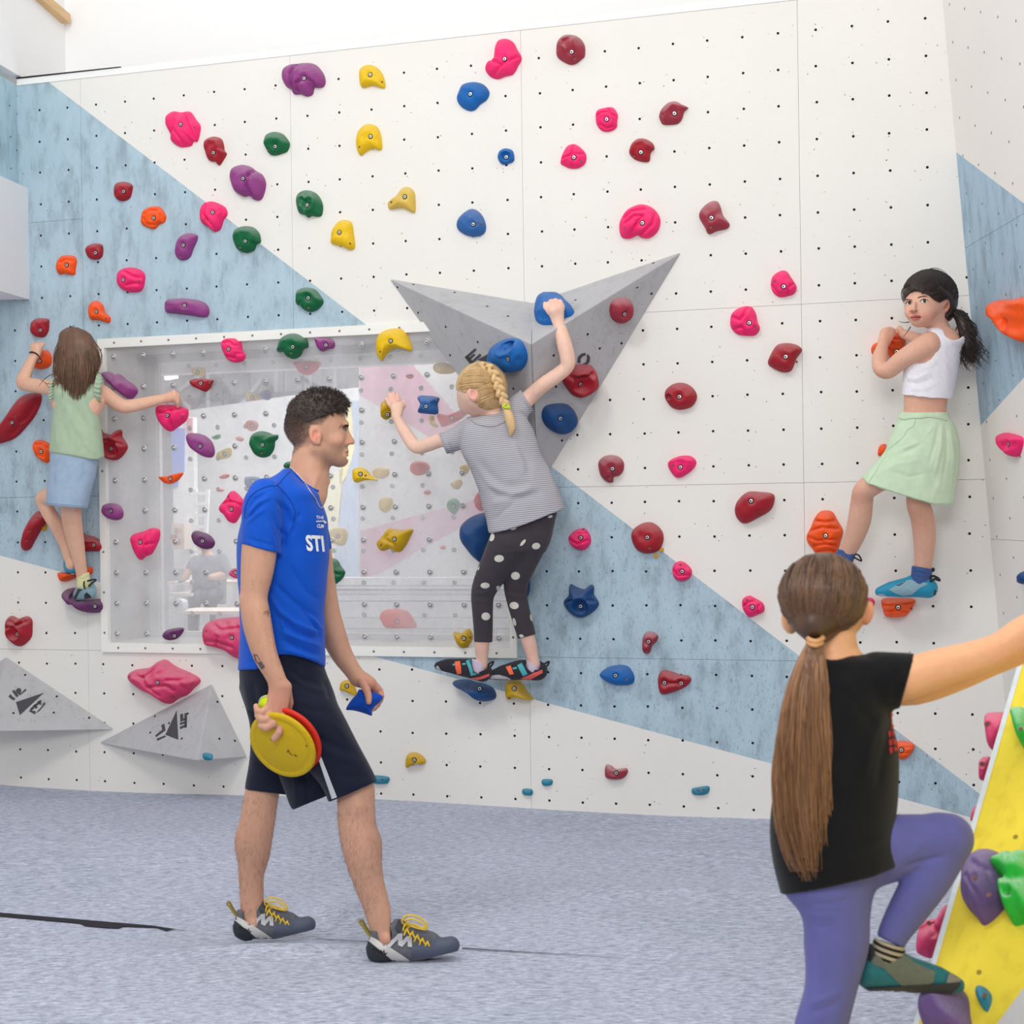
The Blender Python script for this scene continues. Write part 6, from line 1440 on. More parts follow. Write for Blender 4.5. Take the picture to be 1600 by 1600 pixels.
bo = smooth_loop(pts('H3', '1110,545 1150,470 1210,400 1240,350 1300,372 1380,378 1465,418 1440,470 1390,515 1362,560 1360,605 1285,582 1215,562 1160,552'), 44)
cc = bo.mean(0); V = []; Fc = []
for sg in (1, -1):
    o_ = len(V)
    V.append((cc[0], cc[1], -60 + sg * 13))
    for t in np.linspace(.12, 1, 9):
        for p in bo: q = cc + (p - cc) * t; V.append((q[0], q[1], -60 + sg * (13 * (1 - t ** 2.4) ** .7 + .8 * math.sin(q[0] * .45) * math.sin(q[1] * .5) * (1 - t))))
    for j in range(44): Fc.append([o_, o_ + 1 + j, o_ + 1 + (j + 1) % 44])
    for r_ in range(8): Fc += [[o_ + 1 + r_ * 44 + j, o_ + 1 + (r_ + 1) * 44 + j, o_ + 1 + (r_ + 1) * 44 + (j + 1) % 44, o_ + 1 + r_ * 44 + (j + 1) % 44] for j in range(44)]
W = towld(V, YM)
M['bean'] = cloth('blue_beanbag_cotton', (10, 72, 176), 500, .3, .08)
tag(mk('beanbag', W, Fc, M['bean'], smooth=True), 'blue four-cornered beanbag held in the far hand of the man', 'beanbag')
# ---------------------------------------------------------------- the blonde climber
SK2 = (240, 200, 180)
YG = 7.0
gm_ = empty('person', P(770, 1060, YG), 'climber with a blonde plait, grey striped T-shirt and polka-dot leggings', 'person')
B = Body(YG, 596, 902, 464, 1075, -158, 78, 1.5)
B.loft([(648, 760, 805, 0, 14), (662, 732, 818, 0, 26), (690, 724, 832, 0, 31), (740, 746, 856, 0, 32), (800, 772, 866, 0, 30), (850, 778, 856, 0, 30)], 6)
B.cap((762, 625, -2), (778, 668, 0), 15, 17, 8)
B.ell((752, 606, 0), (38, 39, 36), 4); B.ell((738, 622, -12), (24, 26, 24), 8, yaw=20); B.cap((757, 636, 8), (744, 645, -8), 7, 7, 8)
B.cap((720, 612, -22), (717.5, 625, -26), 3.5, 4, 5); B.ell((731, 637, -20), (10, 9, 10), 5)
B.ell((739, 616, 32), (8, 11.5, 5), 2, ang=-15); B.ell((738.5, 615, 37), (4.6, 7.4, 4.5), 1, ang=-15, op='s')
B.chain([(735, 674, -14, 14), (705, 686, -30, 11.8), (688, 688, -42, 11), (668, 695, -58, 11), (650, 698, -72, 10.6), (636, 680, -92, 10), (626, 664, -112, 8.4), (619, 650, -130, 6.2)], 5)
B.cap((619, 648, -130), (618, 636, -142), 7, 8.5, 4); B.cap((623, 646, -130), (625, 634, -142), 6, 7, 4)
for a, b, c in (((612, 636), (607, 630), (603.5, 622)), ((614, 632), (610, 624), (608.5, 615)), ((618, 630), (615.5, 620), (615, 612.5)), ((622, 631), (622, 622), (621, 616))):
    finger(B, [(*a, -146), (*b, -152), (*c, -158 + 2)], 3.6, 2.6)
finger(B, [(626, 640, -140), (632, 634, -144), (631, 626, -150)], 3.8, 2.8)
B.chain([(805, 640, -6, 15), (828, 620, -6, 12.5), (848, 602, 8, 12), (868, 588, 16, 11.6), (885, 574, 22, 11), (887, 560, 24, 12), (881, 535, 24, 12), (876, 515, 20, 10), (871, 499, 16, 8.6)], 5)
B.cap((871, 498, 16), (866, 484, 18), 9, 12, 5); B.cap((872, 496, 16), (874, 480, 16), 8, 9, 4)
for x, y in ((855, 474), (861, 469.5), (868, 468), (875, 470)): finger(B, [(x + (866 - x) * .4, y + 12, 20), (x, y + 2, 18), (x, y + 3, 10)], 4.6, 3.8)
finger(B, [(858, 488, 20), (852, 480, 20), (851, 474, 14)], 4, 3)
B.chain([(798, 845, 2, 26), (776, 880, -12, 22), (762, 910, -26, 18), (755, 930, -34, 15.5), (754, 955, -40, 14), (754, 985, -50, 12.5), (753, 1006, -56, 11.8), (753, 1025, -62, 9.8), (753, 1042, -66, 9)], 6)
B.chain([(832, 845, 2, 23), (815, 880, -12, 20), (806, 910, -26, 16.5), (807, 932, -34, 14.5), (813, 958, -42, 13.5), (822, 990, -52, 12.2), (827, 1005, -56, 11.4), (832, 1025, -60, 9.6), (835, 1040, -62, 9)], 6)
V, Q = B.mesh(2); cols = colarr(V, SK2)
blob(cols, V, (739, 616, 34), (11, 15, 10), (236, 150, 140), .8); blob(cols, V, (735, 632, 8), (20, 16, 30), (242, 180, 162), .5)
blob(cols, V, (618, 625, -150), (18, 16, 20), (240, 176, 160), .7); blob(cols, V, (866, 474, 16), (16, 12, 16), (244, 176, 160), .7); blob(cols, V, (888, 570, 20), (13, 12, 16), (238, 172, 150), .6)
blob(cols, V, (753, 1020, -50), (30, 40, 60), (228, 172, 158), .5); blob(cols, V, (830, 1020, -50), (30, 40, 60), (232, 176, 160), .5)
gbody = bodymesh('body', B, M['skin'], gm_, V, Q, cols)
M['blonde'] = hairmat('blonde_hair', (150, 112, 70), (226, 190, 136), .4)
H = Body(YG, 706, 806, 556, 660, -46, 62, 1.4)
H.ell((753, 605, 0), (40.5, 40.5, 38.5), 4); H.ell((766, 618, 1), (24, 24, 24), 6)
H.ell((722, 634, -8), (22, 24, 60), 3, op='s'); H.ell((737, 618, 36), (10, 13, 20), 2, op='s'); H.cut((716, 618), (760, 650), (760, 600), 0) if False else None
H.hem([(700, 606), (716, 610), (728, 616), (738, 624), (750, 632), (764, 646), (782, 655), (800, 650)])
V, Q = H.mesh(2); V = wrinkle(V, Q, .5, .35, .12, .3, 7); bodymesh('hair', H, M['blonde'], gm_, V, Q)
hp_ = []
ha_ = spline([(757, 565, 10), (736, 572, 22), (721, 585, 24), (714.5, 600, 20), (719, 611, 24), (730, 618, 30), (744, 630, 28), (760, 644, 24), (777, 650, 18)], 60); hb_ = spline([(758, 570, 24), (768, 578, 30), (775, 590, 34), (779, 602, 36), (781, 612, 36), (783, 620, 34), (785, 628, 32), (787, 634, 30)], 60)
for i in range(620):   # strands combed back from the hairline into the plait
    k = rn.randrange(60); a = (np.array([748.5 + rn.random() * 3, 606 + (k - 24) * 1.35, 32]) if 24 <= k <= 46 and i % 3 else ha_[k]) + np.array([rn.gauss(0, 1.5), rn.gauss(0, 1.5), 0]); b = hb_[min(59, max(0, k + rn.randrange(-4, 5)))]; p = ellstrand((753, 605, 0), (40.5, 40.5, 38.5), a, b, 10, rn.uniform(0, .03)); p[:, 1] -= 5 * np.sin(np.linspace(0, math.pi, 10)) * (k / 60)
    if (((p[:, 0] - 739) / 8) ** 2 + ((p[:, 1] - 616) / 11) ** 2 < 1).any(): continue
    hp_.append(p)
for i in range(0): hp_.append(np.array([(744 + 34 * rn.random(), 646 + 3 * rn.random(), 20), (748 + 30 * rn.random(), 652, 22), (752 + 28 * rn.random(), 656 + 3 * rn.random(), 22)]))
hairs('hair_strands', YG, hp_, .8, M['blonde'], gm_)
BR = spline([(752, 572, 22, 7), (765, 576, 30, 8), (774, 588, 36, 8.5), (779, 602, 39, 8.5), (783, 615, 40, 8.2), (788, 628, 41, 7.5), (791, 636, 42, 6)], 15)
T_ = Body(YG, 735, 815, 556, 690, 0, 62, 1.3)
for i, (x, y, d, r) in enumerate(BR):
    sg = 1 if i % 2 else -1; dx = BR[min(i + 1, 14)][:3] - BR[max(i - 1, 0)][:3]; an = math.degrees(math.atan2(dx[1], dx[0]))
    px_, py_ = -dx[1] / np.hypot(*dx[:2]), dx[0] / np.hypot(*dx[:2])
    T_.ell((x + px_ * sg * r * .45, y + py_ * sg * r * .45, d), (r * .9, r * .52, r * .75), .8, ang=an + sg * 32)
T_.chain([(792, 637, 42, 4), (793, 645, 43, 6.5), (797, 656, 43, 7.5), (799, 668, 42, 6), (798, 679, 40, 2.4)], 1)
V, Q = T_.mesh(1); V = wrinkle(V, Q, .5, .5, .12, .4, 9); bodymesh('plait', T_, M['blonde'], gm_, V, Q)
tube('hair_tie', YG, [[(785.5, 634, 45), (790, 637, 49), (796, 637, 47), (794, 633, 44), (788, 633, 47), (785.5, 637, 45)]], 1.6, plain('yellow_green_band', (190, 214, 40), .6), gm_)
def stripes(name, rgb, rgb2, scale, rot=0.0):
    m = NT(name); wv = m.n('ShaderNodeTexWave', wave_type='BANDS', bands_direction='Z'); wv.inputs['Scale'].default_value = scale; wv.inputs['Distortion'].default_value = .6; wv.inputs['Detail'].default_value = 1
    m.l(m.pos((1, 1, 1), (0, rot, 0)), wv.inputs['Vector']); m.col(m.ramp(wv.outputs['Fac'], [(.4, lin(rgb)), (.6, lin(rgb2))])); m.set(Roughness=.9); m.b.inputs['Specular IOR Level'].default_value = .15
    m.bump(m.noise(500, 2), .2, .001); return m.m
M['stripes'] = stripes('grey_fine_stripes', (192, 190, 196), (150, 148, 156), 34, .08)
S = Body(YG, 680, 892, 596, 838, -70, 66, 1.5)
S.chain([(738, 668, -12, 18), (712, 686, -26, 18), (690, 694, -40, 17.5)], 3); S.cut((684, 672), (700, 716), (730, 680))
S2 = Body(YG, 680, 892, 596, 838, -70, 66, 1.5); S2.chain([(795, 648, -4, 20), (820, 628, -2, 19), (842, 610, 6, 19)], 3); S2.cut((811, 604), (838, 650), (790, 650))
h = np.maximum(8 - np.abs(S.F - S2.F), 0) / 8; S.F = np.minimum(S.F, S2.F) - h * h * 2
S.loft([(646, 762, 812, 0, 18), (654, 738, 822, 0, 28), (664, 726, 830, 0, 33), (685, 718, 838, 0, 37), (708, 722, 846, 0, 39), (740, 738, 862, 0, 40), (770, 748, 874, 0, 41), (800, 757, 884, 0, 42), (836, 764, 890, 0, 44)], 9)
S.hem([(680, 833), (767, 833), (790, 829), (830, 816), (865, 802), (892, 790)])
V, Q = S.mesh(2)
V = folds(V, Q, [('730,655 755,662 785,668 800,690', 4, 1.0), ('735,700 760,740 790,760 830,755', 8, -2.4), ('738,715 765,758 800,772 845,758', 6, 2.8), ('745,735 775,775 815,778 850,768', 6, -2.6), ('765,790 790,780 830,765', 6, 2), ('770,815 785,800 805,785', 4, -2), ('798,680 815,720 818,745', 6, 2), ('805,690 826,722 826,750', 6, -2),
    ('700,690 705,702 715,710', 2.5, -1.4), ('693,684 700,700 708,708', 2, 1), ('815,625 828,640 832,652', 3, -1.6), ('808,632 822,648 828,660', 3, 1.4), ('790,645 800,655 812,658', 4, -1), ('850,700 860,740 872,780', 6, 1.5)])
V = wrinkle(V, Q, .6, .08, .08, .05, 6)
gshirt = bodymesh('shirt', S, M['stripes'], gm_, V, Q)
surf_line('collar', [gshirt, gbody], [(731, 652), (745, 662), (768, 666), (786, 660), (800, 648)], 1.2, M['stripes'], gm_, YG)
surf_line('cuff', [gshirt], [(686, 676), (692, 690), (700, 706), (708, 712)], 1.0, M['stripes'], gm_, YG)
K = Body(YG, 728, 872, 790, 1010, -80, 50, 1.5)
K.loft([(795, 774, 872, 0, 30), (820, 772, 866, 0, 33), (845, 766, 860, 0, 33), (862, 762, 852, 0, 28)], 6)
K.chain([(796, 845, 2, 31), (777, 880, -12, 26), (761, 910, -26, 21.5), (754, 930, -34, 18.2), (754, 955, -40, 16.4), (755, 985, -50, 15), (755, 1010, -56, 14.2)], 4)
K3 = Body(YG, 728, 872, 790, 1010, -80, 50, 1.5); K3.chain([(832, 840, 0, 27), (815, 880, -14, 23.5), (806, 910, -28, 19.4), (807, 932, -36, 17), (813, 958, -42, 15.8), (822, 990, -52, 14.8), (828, 1010, -56, 14.2)], 4)
K3.cut((808, 999), (840, 990), (815, 900)); K.cut((740, 1003), (772, 1004), (755, 900)); h = np.maximum(3 - np.abs(K.F - K3.F), 0) / 3; K.F = np.minimum(K.F, K3.F) - h * h * .75
V, Q = K.mesh(2)
V = folds(V, Q, [(f'{a},{b} {(a + c) / 2},{(b + d) / 2 + 2} {c},{d}', 1.5, e) for a, b, c, d, e in ((738, 922, 768, 916, -.8), (738, 928, 768, 922, .8), (738, 934, 768, 928, -.8), (738, 940, 768, 938, .7), (792, 922, 822, 926, -.8), (794, 930, 824, 932, .8), (798, 938, 826, 938, -.7), (740, 990, 768, 992, -.5))])
M['leggings'] = cloth('charcoal_leggings', (66, 60, 66), 700, .12, .06, .85)
legg = bodymesh('leggings', K, M['leggings'], gm_, V, Q)
M['dot'] = plain('cream_dot', (214, 212, 200), .8)
for zx, zy, rx, ry, rot in ((578, 210, 24, 34, 10), (640, 387, 40, 30, -5), (465, 450, 14, 36, 0), (523, 612, 38, 25, 0), (528, 869, 36, 33, 0), (947, 283, 35, 27, -10), (838, 255, 34, 13, -50), (776, 531, 37, 33, 0), (643, 647, 22, 38, -35), (765, 779, 38, 30, 10), (768, 915, 13, 34, -15), (910, 880, 15, 34, -12), (828, 1034, 22, 14, 30), (760, 138, 26, 10, -15), (1065, 38, 20, 10, -20)):
    c = pts('E2', f'{zx},{zy}')[0]; decal('dot', [legg, gshirt] if zy < 200 and False else [legg], [circ(c[0], c[1], rx * .1875, ry * .1875, 16, rot)], M['dot'], legg, off=.0012, step=3)
# climbing shoes of a child: outline spec in pixels, mirrored use for all climbers
def kid_shoe(Y0, par, heel, toe, ankle, hw, d0, d1, mats, name='shoe', th=1.0):
    """heel, toe = (x, y of the sole), ankle = (x, y of the opening), hw = half height in px"""
    hx_, hy_ = heel; tx, ty = toe; ax_, ay = ankle; dr_ = 1 if tx > hx_ else -1
    xs_ = [hx_, tx, ax_]; t = Body(Y0, min(xs_) - hw * 1.3, max(xs_) + hw * 1.3, min(hy_, ty, ay) - hw, max(hy_, ty) + hw, min(d0, d1) - hw * 1.3, max(d0, d1) + hw * 1.3, hw / 9)
    L = lambda f, up, r: (hx_ + (tx - hx_) * f, hy_ + (ty - hy_) * f - up * hw, d0 + (d1 - d0) * f, r * hw)
    t.chain([L(.10, .85, .78), L(.35, .85, .80), L(.62, .66, .70), L(.84, .48, .56), L(.96, .36, .38)], 3); t.chain([L(.10, .9, .8), L(.16, 1.35, .74)], 4)
    t.chain([(ax_, ay, d0, hw * .72), L(.42, 1.15, .62), L(.74, .75, .45)], hw * .4); t.cut((hx_, hy_), (tx, ty), (hx_, hy_ - 50))
    t.cap((ax_, ay - hw * 1.3, d0 + 2), (ax_, ay - hw * .25, d0 + 2), hw * .86, hw * .72, 1, 's')
    V, Q = t.mesh(2); return t, bodymesh(name, t, mats, par, V, Q)
M['blk'] = cloth('black_shoe_fabric', (48, 46, 52), 500, .2); M['whitetoe'] = plain('pale_toe_cap', (188, 182, 186), .55); M['orstrap'] = plain('orange_strap', (246, 108, 66), .6); M['tealstrap'] = plain('teal_strap', (70, 168, 178), .6); M['coral'] = plain('coral_rand', (226, 96, 88), .55)
M['lilac'] = cloth('lilac_sock', (204, 186, 206), 400, .3)
for (ox, oy, heel, toe, ank, d) in ((0, 0, (762, 1068), (682, 1046), (749, 1050), -66), (1, 0, (849, 1064), (764, 1062), (834, 1047), -64)):
    K = Body(YG, ank[0] - 20, ank[0] + 20, 1004, 1064, d - 18, d + 18, 1.2); K.chain([(ank[0], 1012, d, 10.8), (ank[0] - 1, 1047, d, 11.6)], 1); K.cut((ank[0] - 20, 1025 + (2 if ox == 0 else 4)), (ank[0] + 20, 1031 + (6 if ox == 0 else 6)), (ank[0], 1050)); bodymesh('sock', K, M['lilac'], gm_)
    t, sh = kid_shoe(YG, gm_, heel, toe, ank, 18, d, d - 14, M['blk'])
    E = lambda s_: pts('E2', s_)
    if ox == 0: DD = (('toe_cap', '112,1290 130,1280 165,1330 230,1375 300,1400 360,1415 350,1432 250,1410 150,1350', 'whitetoe'), ('front_strap', '270,1248 312,1242 322,1290 326,1345 290,1352 275,1300', 'orstrap'), ('ankle_strap', '362,1240 410,1226 430,1290 450,1355 405,1365 385,1300', 'tealstrap'), ('rand', '330,1405 400,1385 480,1372 555,1345 556,1368 500,1390 400,1410 340,1416', 'coral'), ('trim', '250,1268 272,1262 272,1275 256,1282', 'tealstrap'), ('trim', '330,1262 362,1258 362,1272 335,1275', 'tealstrap'))
    else: DD = (('toe_cap', '556,1362 640,1356 700,1372 740,1392 700,1404 600,1400 560,1385', 'whitetoe'), ('front_strap', '695,1292 735,1278 762,1350 728,1356', 'orstrap'), ('ankle_strap', '790,1278 828,1258 878,1350 838,1368', 'tealstrap'), ('rand', '820,1385 880,1360 998,1312 1002,1340 900,1395 860,1406', 'coral'), ('trim', '750,1300 785,1290 788,1306 756,1312', 'tealstrap'))
    for nm, s_, mm in DD: decal(nm, [sh], [E(s_)], M[mm], sh, off=.0012 + .0004 * (nm == 'rand'), step=3)
    tube('heel_loop', YG, [[(heel[0] - 2, 1042, d), (heel[0] + 4, 1036, d), (heel[0] + 9, 1034, d), (heel[0] + 6, 1040, d), (heel[0], 1044, d)]], 1.6, M['blk'], sh)

# ---------------------------------------------------------------- the climber in the white top
YR = 6.5; SK3 = (226, 176, 152)
gr_ = empty('person', P(1430, 935, YR), 'dark-haired climber in a white crop top and pale green skirt', 'person')
B = Body(YR, 1300, 1510, 424, 945, -118, 72, 1.5)
B.loft([(514, 1452, 1492, 0, 12), (526, 1438, 1500, 0, 22), (545, 1424, 1500, 0, 28), (575, 1416, 1494, 0, 29), (605, 1413, 1486, 0, 28), (630, 1412, 1480, 0, 27), (650, 1412, 1479, 0, 27), (690, 1404, 1486, 0, 27), (720, 1400, 1486, 0, 26)], 6)
B.cap((1464, 498, 2), (1474, 535, 0), 15.5, 17, 7)
B.ell((1453, 462, -2), (40, 37, 38), 4); B.ell((1442, 480, 8), (29, 31, 30), 8, ang=8); B.cap((1470, 492, 8), (1436, 505, 24), 7, 6, 9); B.ell((1431, 502, 28), (9, 7, 8), 6); B.ell((1424, 488, 28), (11, 11, 9), 7); B.ell((1447, 490, 30), (12, 11, 9), 7)
B.cap((1429, 474, 38), (1427, 484, 43), 2.6, 3.8, 3.5); B.ell((1423.4, 485, 39.5), (2.8, 2.3, 3), 1.5); B.ell((1431.4, 485.5, 39.5), (2.8, 2.3, 3), 1.5)
B.ell((1430, 493.5, 36.5), (8.4, 2.4, 4), 2, ang=-6); B.ell((1430, 498.5, 36), (6.5, 2.6, 4), 2, ang=-4)
B.ell((1479, 478, 14), (6, 11, 6), 2, ang=18); B.ell((1478, 477, 19), (3.4, 7, 4), 1, ang=18, op='s')
B.chain([(1453, 538, 20, 20), (1428, 551, 24, 16.5), (1408, 563, 18, 14.5), (1388, 579, 6, 13), (1376, 575, -2, 12.6), (1375, 558, -14, 12), (1379, 542, -28, 9), (1381, 533, -36, 8)], 6)
B.cap((1381, 533, -36), (1384, 521, -44), 9, 9.5, 4); B.cap((1386, 534, -38), (1391, 523, -44), 6, 7, 3)
for i, (x, y) in enumerate(((1381, 515), (1386, 513.5), (1391, 513), (1395, 515))): finger(B, [(x - 1, y + 8, -46), (x, y + 1, -50), (x + 2, y + 3, -58)], 4.2, 3.2)
finger(B, [(1388, 528, -40), (1394, 523, -46), (1396, 518, -52)], 3.8, 3)
B.chain([(1446, 536, -22, 12), (1426, 527, -50, 9), (1412, 522, -72, 7.4)], 5)
for i in range(4): finger(B, [(1416 - i * 2, 522 - i * 1.5, -66), (1408 - i, 518 - i * 2, -74), (1402 - i * .5, 519 - i, -80)], 3.8, 3)
B.chain([(1415, 712, 6, 24), (1385, 740, 4, 21), (1352, 765, -6, 17.4), (1347, 782, -14, 17.6), (1343, 812, -26, 18.4), (1334, 842, -38, 15.2), (1324, 864, -50, 12.2), (1316, 880, -58, 10.6)], 6)
B.chain([(1455, 712, 0, 24), (1438, 760, -4, 20), (1435, 787, -8, 19), (1441, 808, -14, 18.8), (1444.5, 836, -24, 18.2), (1444, 861, -34, 16), (1442, 885, -42, 13.6), (1441, 905, -48, 12)], 6)
V, Q = B.mesh(2); cols = colarr(V, SK3)
blob(cols, V, (1424, 490, 36), (11, 9, 16), (230, 140, 124), .55); blob(cols, V, (1450, 492, 34), (16, 11, 18), (228, 140, 126), .55); blob(cols, V, (1480, 478, 18), (8, 13, 10), (224, 136, 116), .7)
blob(cols, V, (1378, 585, 2), (18, 14, 22), (206, 136, 110), .6); blob(cols, V, (1344, 775, -6), (24, 22, 24), (196, 130, 112), .7); blob(cols, V, (1438, 800, -4), (28, 50, 40), (196, 134, 112), .6); blob(cols, V, (1445, 636, 0), (50, 22, 60), (214, 160, 128), .5)
rbody = bodymesh('body', B, M['skin'], gr_, V, Q, cols)
M['darkhair'] = hairmat('dark_brown_hair', (17, 11, 10), (56, 40, 34), .42)
fd = lambda nm, s_, m_, o_=.0012: decal(nm, [rbody], [pts('F5', s_)], m_, gr_, off=o_, step=2)
M['white'] = plain('eye_sclera', (222, 214, 210), .25)
fd('eye', '528,510 545,492 580,488 600,505 590,525 550,530', M['white']); fd('eye', '705,490 722,468 760,462 795,478 785,500 735,510', M['white'])
fd('iris', '556,490 582,488 592,506 584,526 562,528 550,510', M['iris'], .0018); fd('iris', '742,464 768,466 776,484 768,502 746,504 736,484', M['iris'], .0018)
fd('eyelid_line', '520,512 540,488 580,480 608,500 600,504 578,489 545,496 530,520', M['brow'], .0022); fd('eyelid_line', '696,492 716,464 758,454 800,474 796,480 758,463 720,472 704,494', M['brow'], .0022)
fd('eyebrow', '505,468 540,456 600,468 604,480 545,470 508,480', plain('soft_brow', (96, 62, 50), .8)); fd('eyebrow', '670,440 700,424 760,418 800,432 758,430 704,436 674,450', plain('soft_brow2', (96, 62, 50), .8))
M['lips2'] = plain('pink_lip', (200, 108, 102), .45)
fd('upper_lip', '578,690 600,668 640,655 680,660 722,680 680,682 640,678', M['lips2'], .001); fd('lower_lip', '590,700 640,692 700,690 715,684 690,712 640,722 605,716', M['lips2'], .001); fd('mouth_line', '580,692 640,676 718,682 700,692 640,692 596,700', plain('mouth_inner', (120, 56, 56), .5), .0018)
fd('nostril', '590,598 606,592 616,602 600,608', plain('nostril_dark', (150, 84, 72), .7)); fd('nostril', '634,602 652,594 660,602 646,612', plain('nostril_dark2', (150, 84, 72), .7))
H = Body(YR, 1402, 1504, 416, 514, -48, 48, 1.4)
H.ell((1453, 461, -2), (43.5, 39.5, 41), 4); H.ell((1476, 470, -6), (20, 34, 34), 6)
H.ell((1430, 497, 34), (37, 42, 33), 2, ang=14, op='s'); H.ell((1456, 494, 34), (27, 24, 30), 2, op='s'); H.ell((1478, 480, 26), (9, 13, 16), 2, op='s'); H.ell((1420, 500, -10), (16, 26, 50), 2, op='s'); H.ell((1455, 516, 10), (40, 20, 50), 3, op='s')
V, Q = H.mesh(2); V = wrinkle(V, Q, .5, .1, .35, .3, 12); bodymesh('hair', H, M['darkhair'], gr_, V, Q)
hp_ = []
for i in range(160):   # fringe swept back from the forehead over the edge of the cap
    t_ = rn.random(); x0_ = 1412 + 56 * t_; yb = np.interp(x0_, [1408, 1416, 1424, 1436, 1450, 1462, 1470], [458, 452, 449, 452, 459, 465, 474]); hp_.append(ellstrand((1453, 461, -2), (43.5, 39.5, 41), (x0_ + rn.gauss(0, 1), yb + rn.gauss(1.2, 1.3), 36), (x0_ + 16 + rn.gauss(0, 3), yb - 12 + 10 * t_ + rn.gauss(0, 2), 30), 8, rn.uniform(.0, .035)))
for i in range(520):
    y0 = rn.uniform(0, 1); a = (1412 + 46 * y0 + rn.uniform(-4, 4), 452 + 6 * y0 - 22 * rn.random(), 34 * rn.random() + 6); b = (1488 + rn.uniform(-5, 3), 484 + rn.uniform(-8, 6), rn.uniform(-12, 8)); m_ = (1450, 422 + 22 * rn.random(), 20 * rn.random())
    p = spline([a, ((a[0] + b[0]) / 2, min(a[1], 455) - 12, 30 * rn.random()), b], 10); q = (p - np.array([1453, 461, -2])) / np.array([43.5, 39.5, 41]); L = np.linalg.norm(q, axis=1)[:, None]; hp_.append(np.array([1453, 461, -2]) + q / L * np.array([43.5, 39.5, 41]) * (1.0 + rn.uniform(0, .03)))
sp_ = [(1488, 487, 0), (1500, 492, 2), (1509, 505, 2), (1513, 522, 0), (1516, 540, 0), (1520, 562, 0)]
for i in range(230):
    o1 = np.array([rn.gauss(0, 4), rn.gauss(0, 3), rn.gauss(0, 5)]); n_ = 26; q = spline(sp_, n_); g = np.linspace(0, 1, n_)[:, None]; w0, ph = rn.choice((3.5, 5, 6.5, 8)), rn.choice((0, 1.2, 2.6, 4.1, 5.2)) + rn.gauss(0, .2)
    ec = np.array([rn.uniform(-16, 14), rn.uniform(-10, 12), rn.uniform(-8, 8)])
    hp_.append(q + o1 * (.5 + g * 1.1) + ec * g ** 2 + np.stack([np.sin(g[:, 0] * 15 + ph) * w0 * g[:, 0], np.cos(g[:, 0] * 15 + ph) * w0 * .5 * g[:, 0], np.cos(g[:, 0] * 13 + ph) * w0 * g[:, 0]], -1))
for p in ([(1447, 423, 5), (1458, 419, 5), (1470, 421, 4), (1480, 428, 2)], [(1421, 503, 36), (1412, 504, 36), (1404, 502, 34)], [(1423, 510, 36), (1418, 518, 30), (1411, 526, 26)], [(1411, 450, 24), (1408, 460, 26), (1411, 472, 26)]): hp_.append(spline(p, 9))
hairs('hair_strands', YR, hp_, .9, M['darkhair'], gr_)
T_ = Body(YR, 1476, 1540, 478, 590, -26, 26, 1.4); T_.chain([(1488, 487, 0, 6), (1500, 494, 1, 9.5), (1508, 508, 1, 12.5), (1512, 526, 0, 13), (1515, 545, 0, 10), (1519, 562, 0, 5)], 2); V, Q = T_.mesh(2); V = wrinkle(V, Q, 1.4, .3, .1, .3, 4); bodymesh('ponytail', T_, M['darkhair'], gr_, V, Q)
# white top
M['whitetop'] = cloth('white_ribbed_cotton', (236, 234, 240), 500, .15, .03)
S = Body(YR, 1400, 1512, 506, 628, -44, 50, 1.4)
S.loft([(512, 1450, 1470, 0, 20), (522, 1440, 1503, 0, 27), (545, 1420, 1503, 0, 32), (575, 1412, 1498, 0, 33), (605, 1410, 1492, 0, 32), (628, 1409, 1488, 0, 33)], 4)
S.ell((1439, 541, 40), (25, 28, 60), 1, ang=25, op='s'); S.ell((1490, 516, 0), (17, 17, 60), 1, op='s'); S.ell((1438, 530, -40), (20, 24, 34), 1, op='s')
S.hem([(1400, 615), (1420, 618), (1440, 620.5), (1460, 622), (1490, 622)])
V, Q = S.mesh(2); V = folds(V, Q, [('1415,590 1432,592 1455,580', 3, 1.4), ('1415,598 1435,600 1460,590', 3, -1.3), ('1418,608 1445,608 1470,596', 3, .9), ('1440,575 1455,572 1465,560', 3, .8), ('1475,560 1480,590 1478,612', 5, .8)]); V = wrinkle(V, Q, .35, .5, .2, .3, 8)
wtop = bodymesh('crop_top', S, M['whitetop'], gr_, V, Q)
surf_line('lettuce_hem', [wtop], [(1410, 614.5), (1418, 617), (1426, 616.5), (1434, 619), (1444, 619), (1454, 621), (1466, 620.5), (1478, 621.5), (1487, 621)], .9, M['whitetop'], gr_, YR)
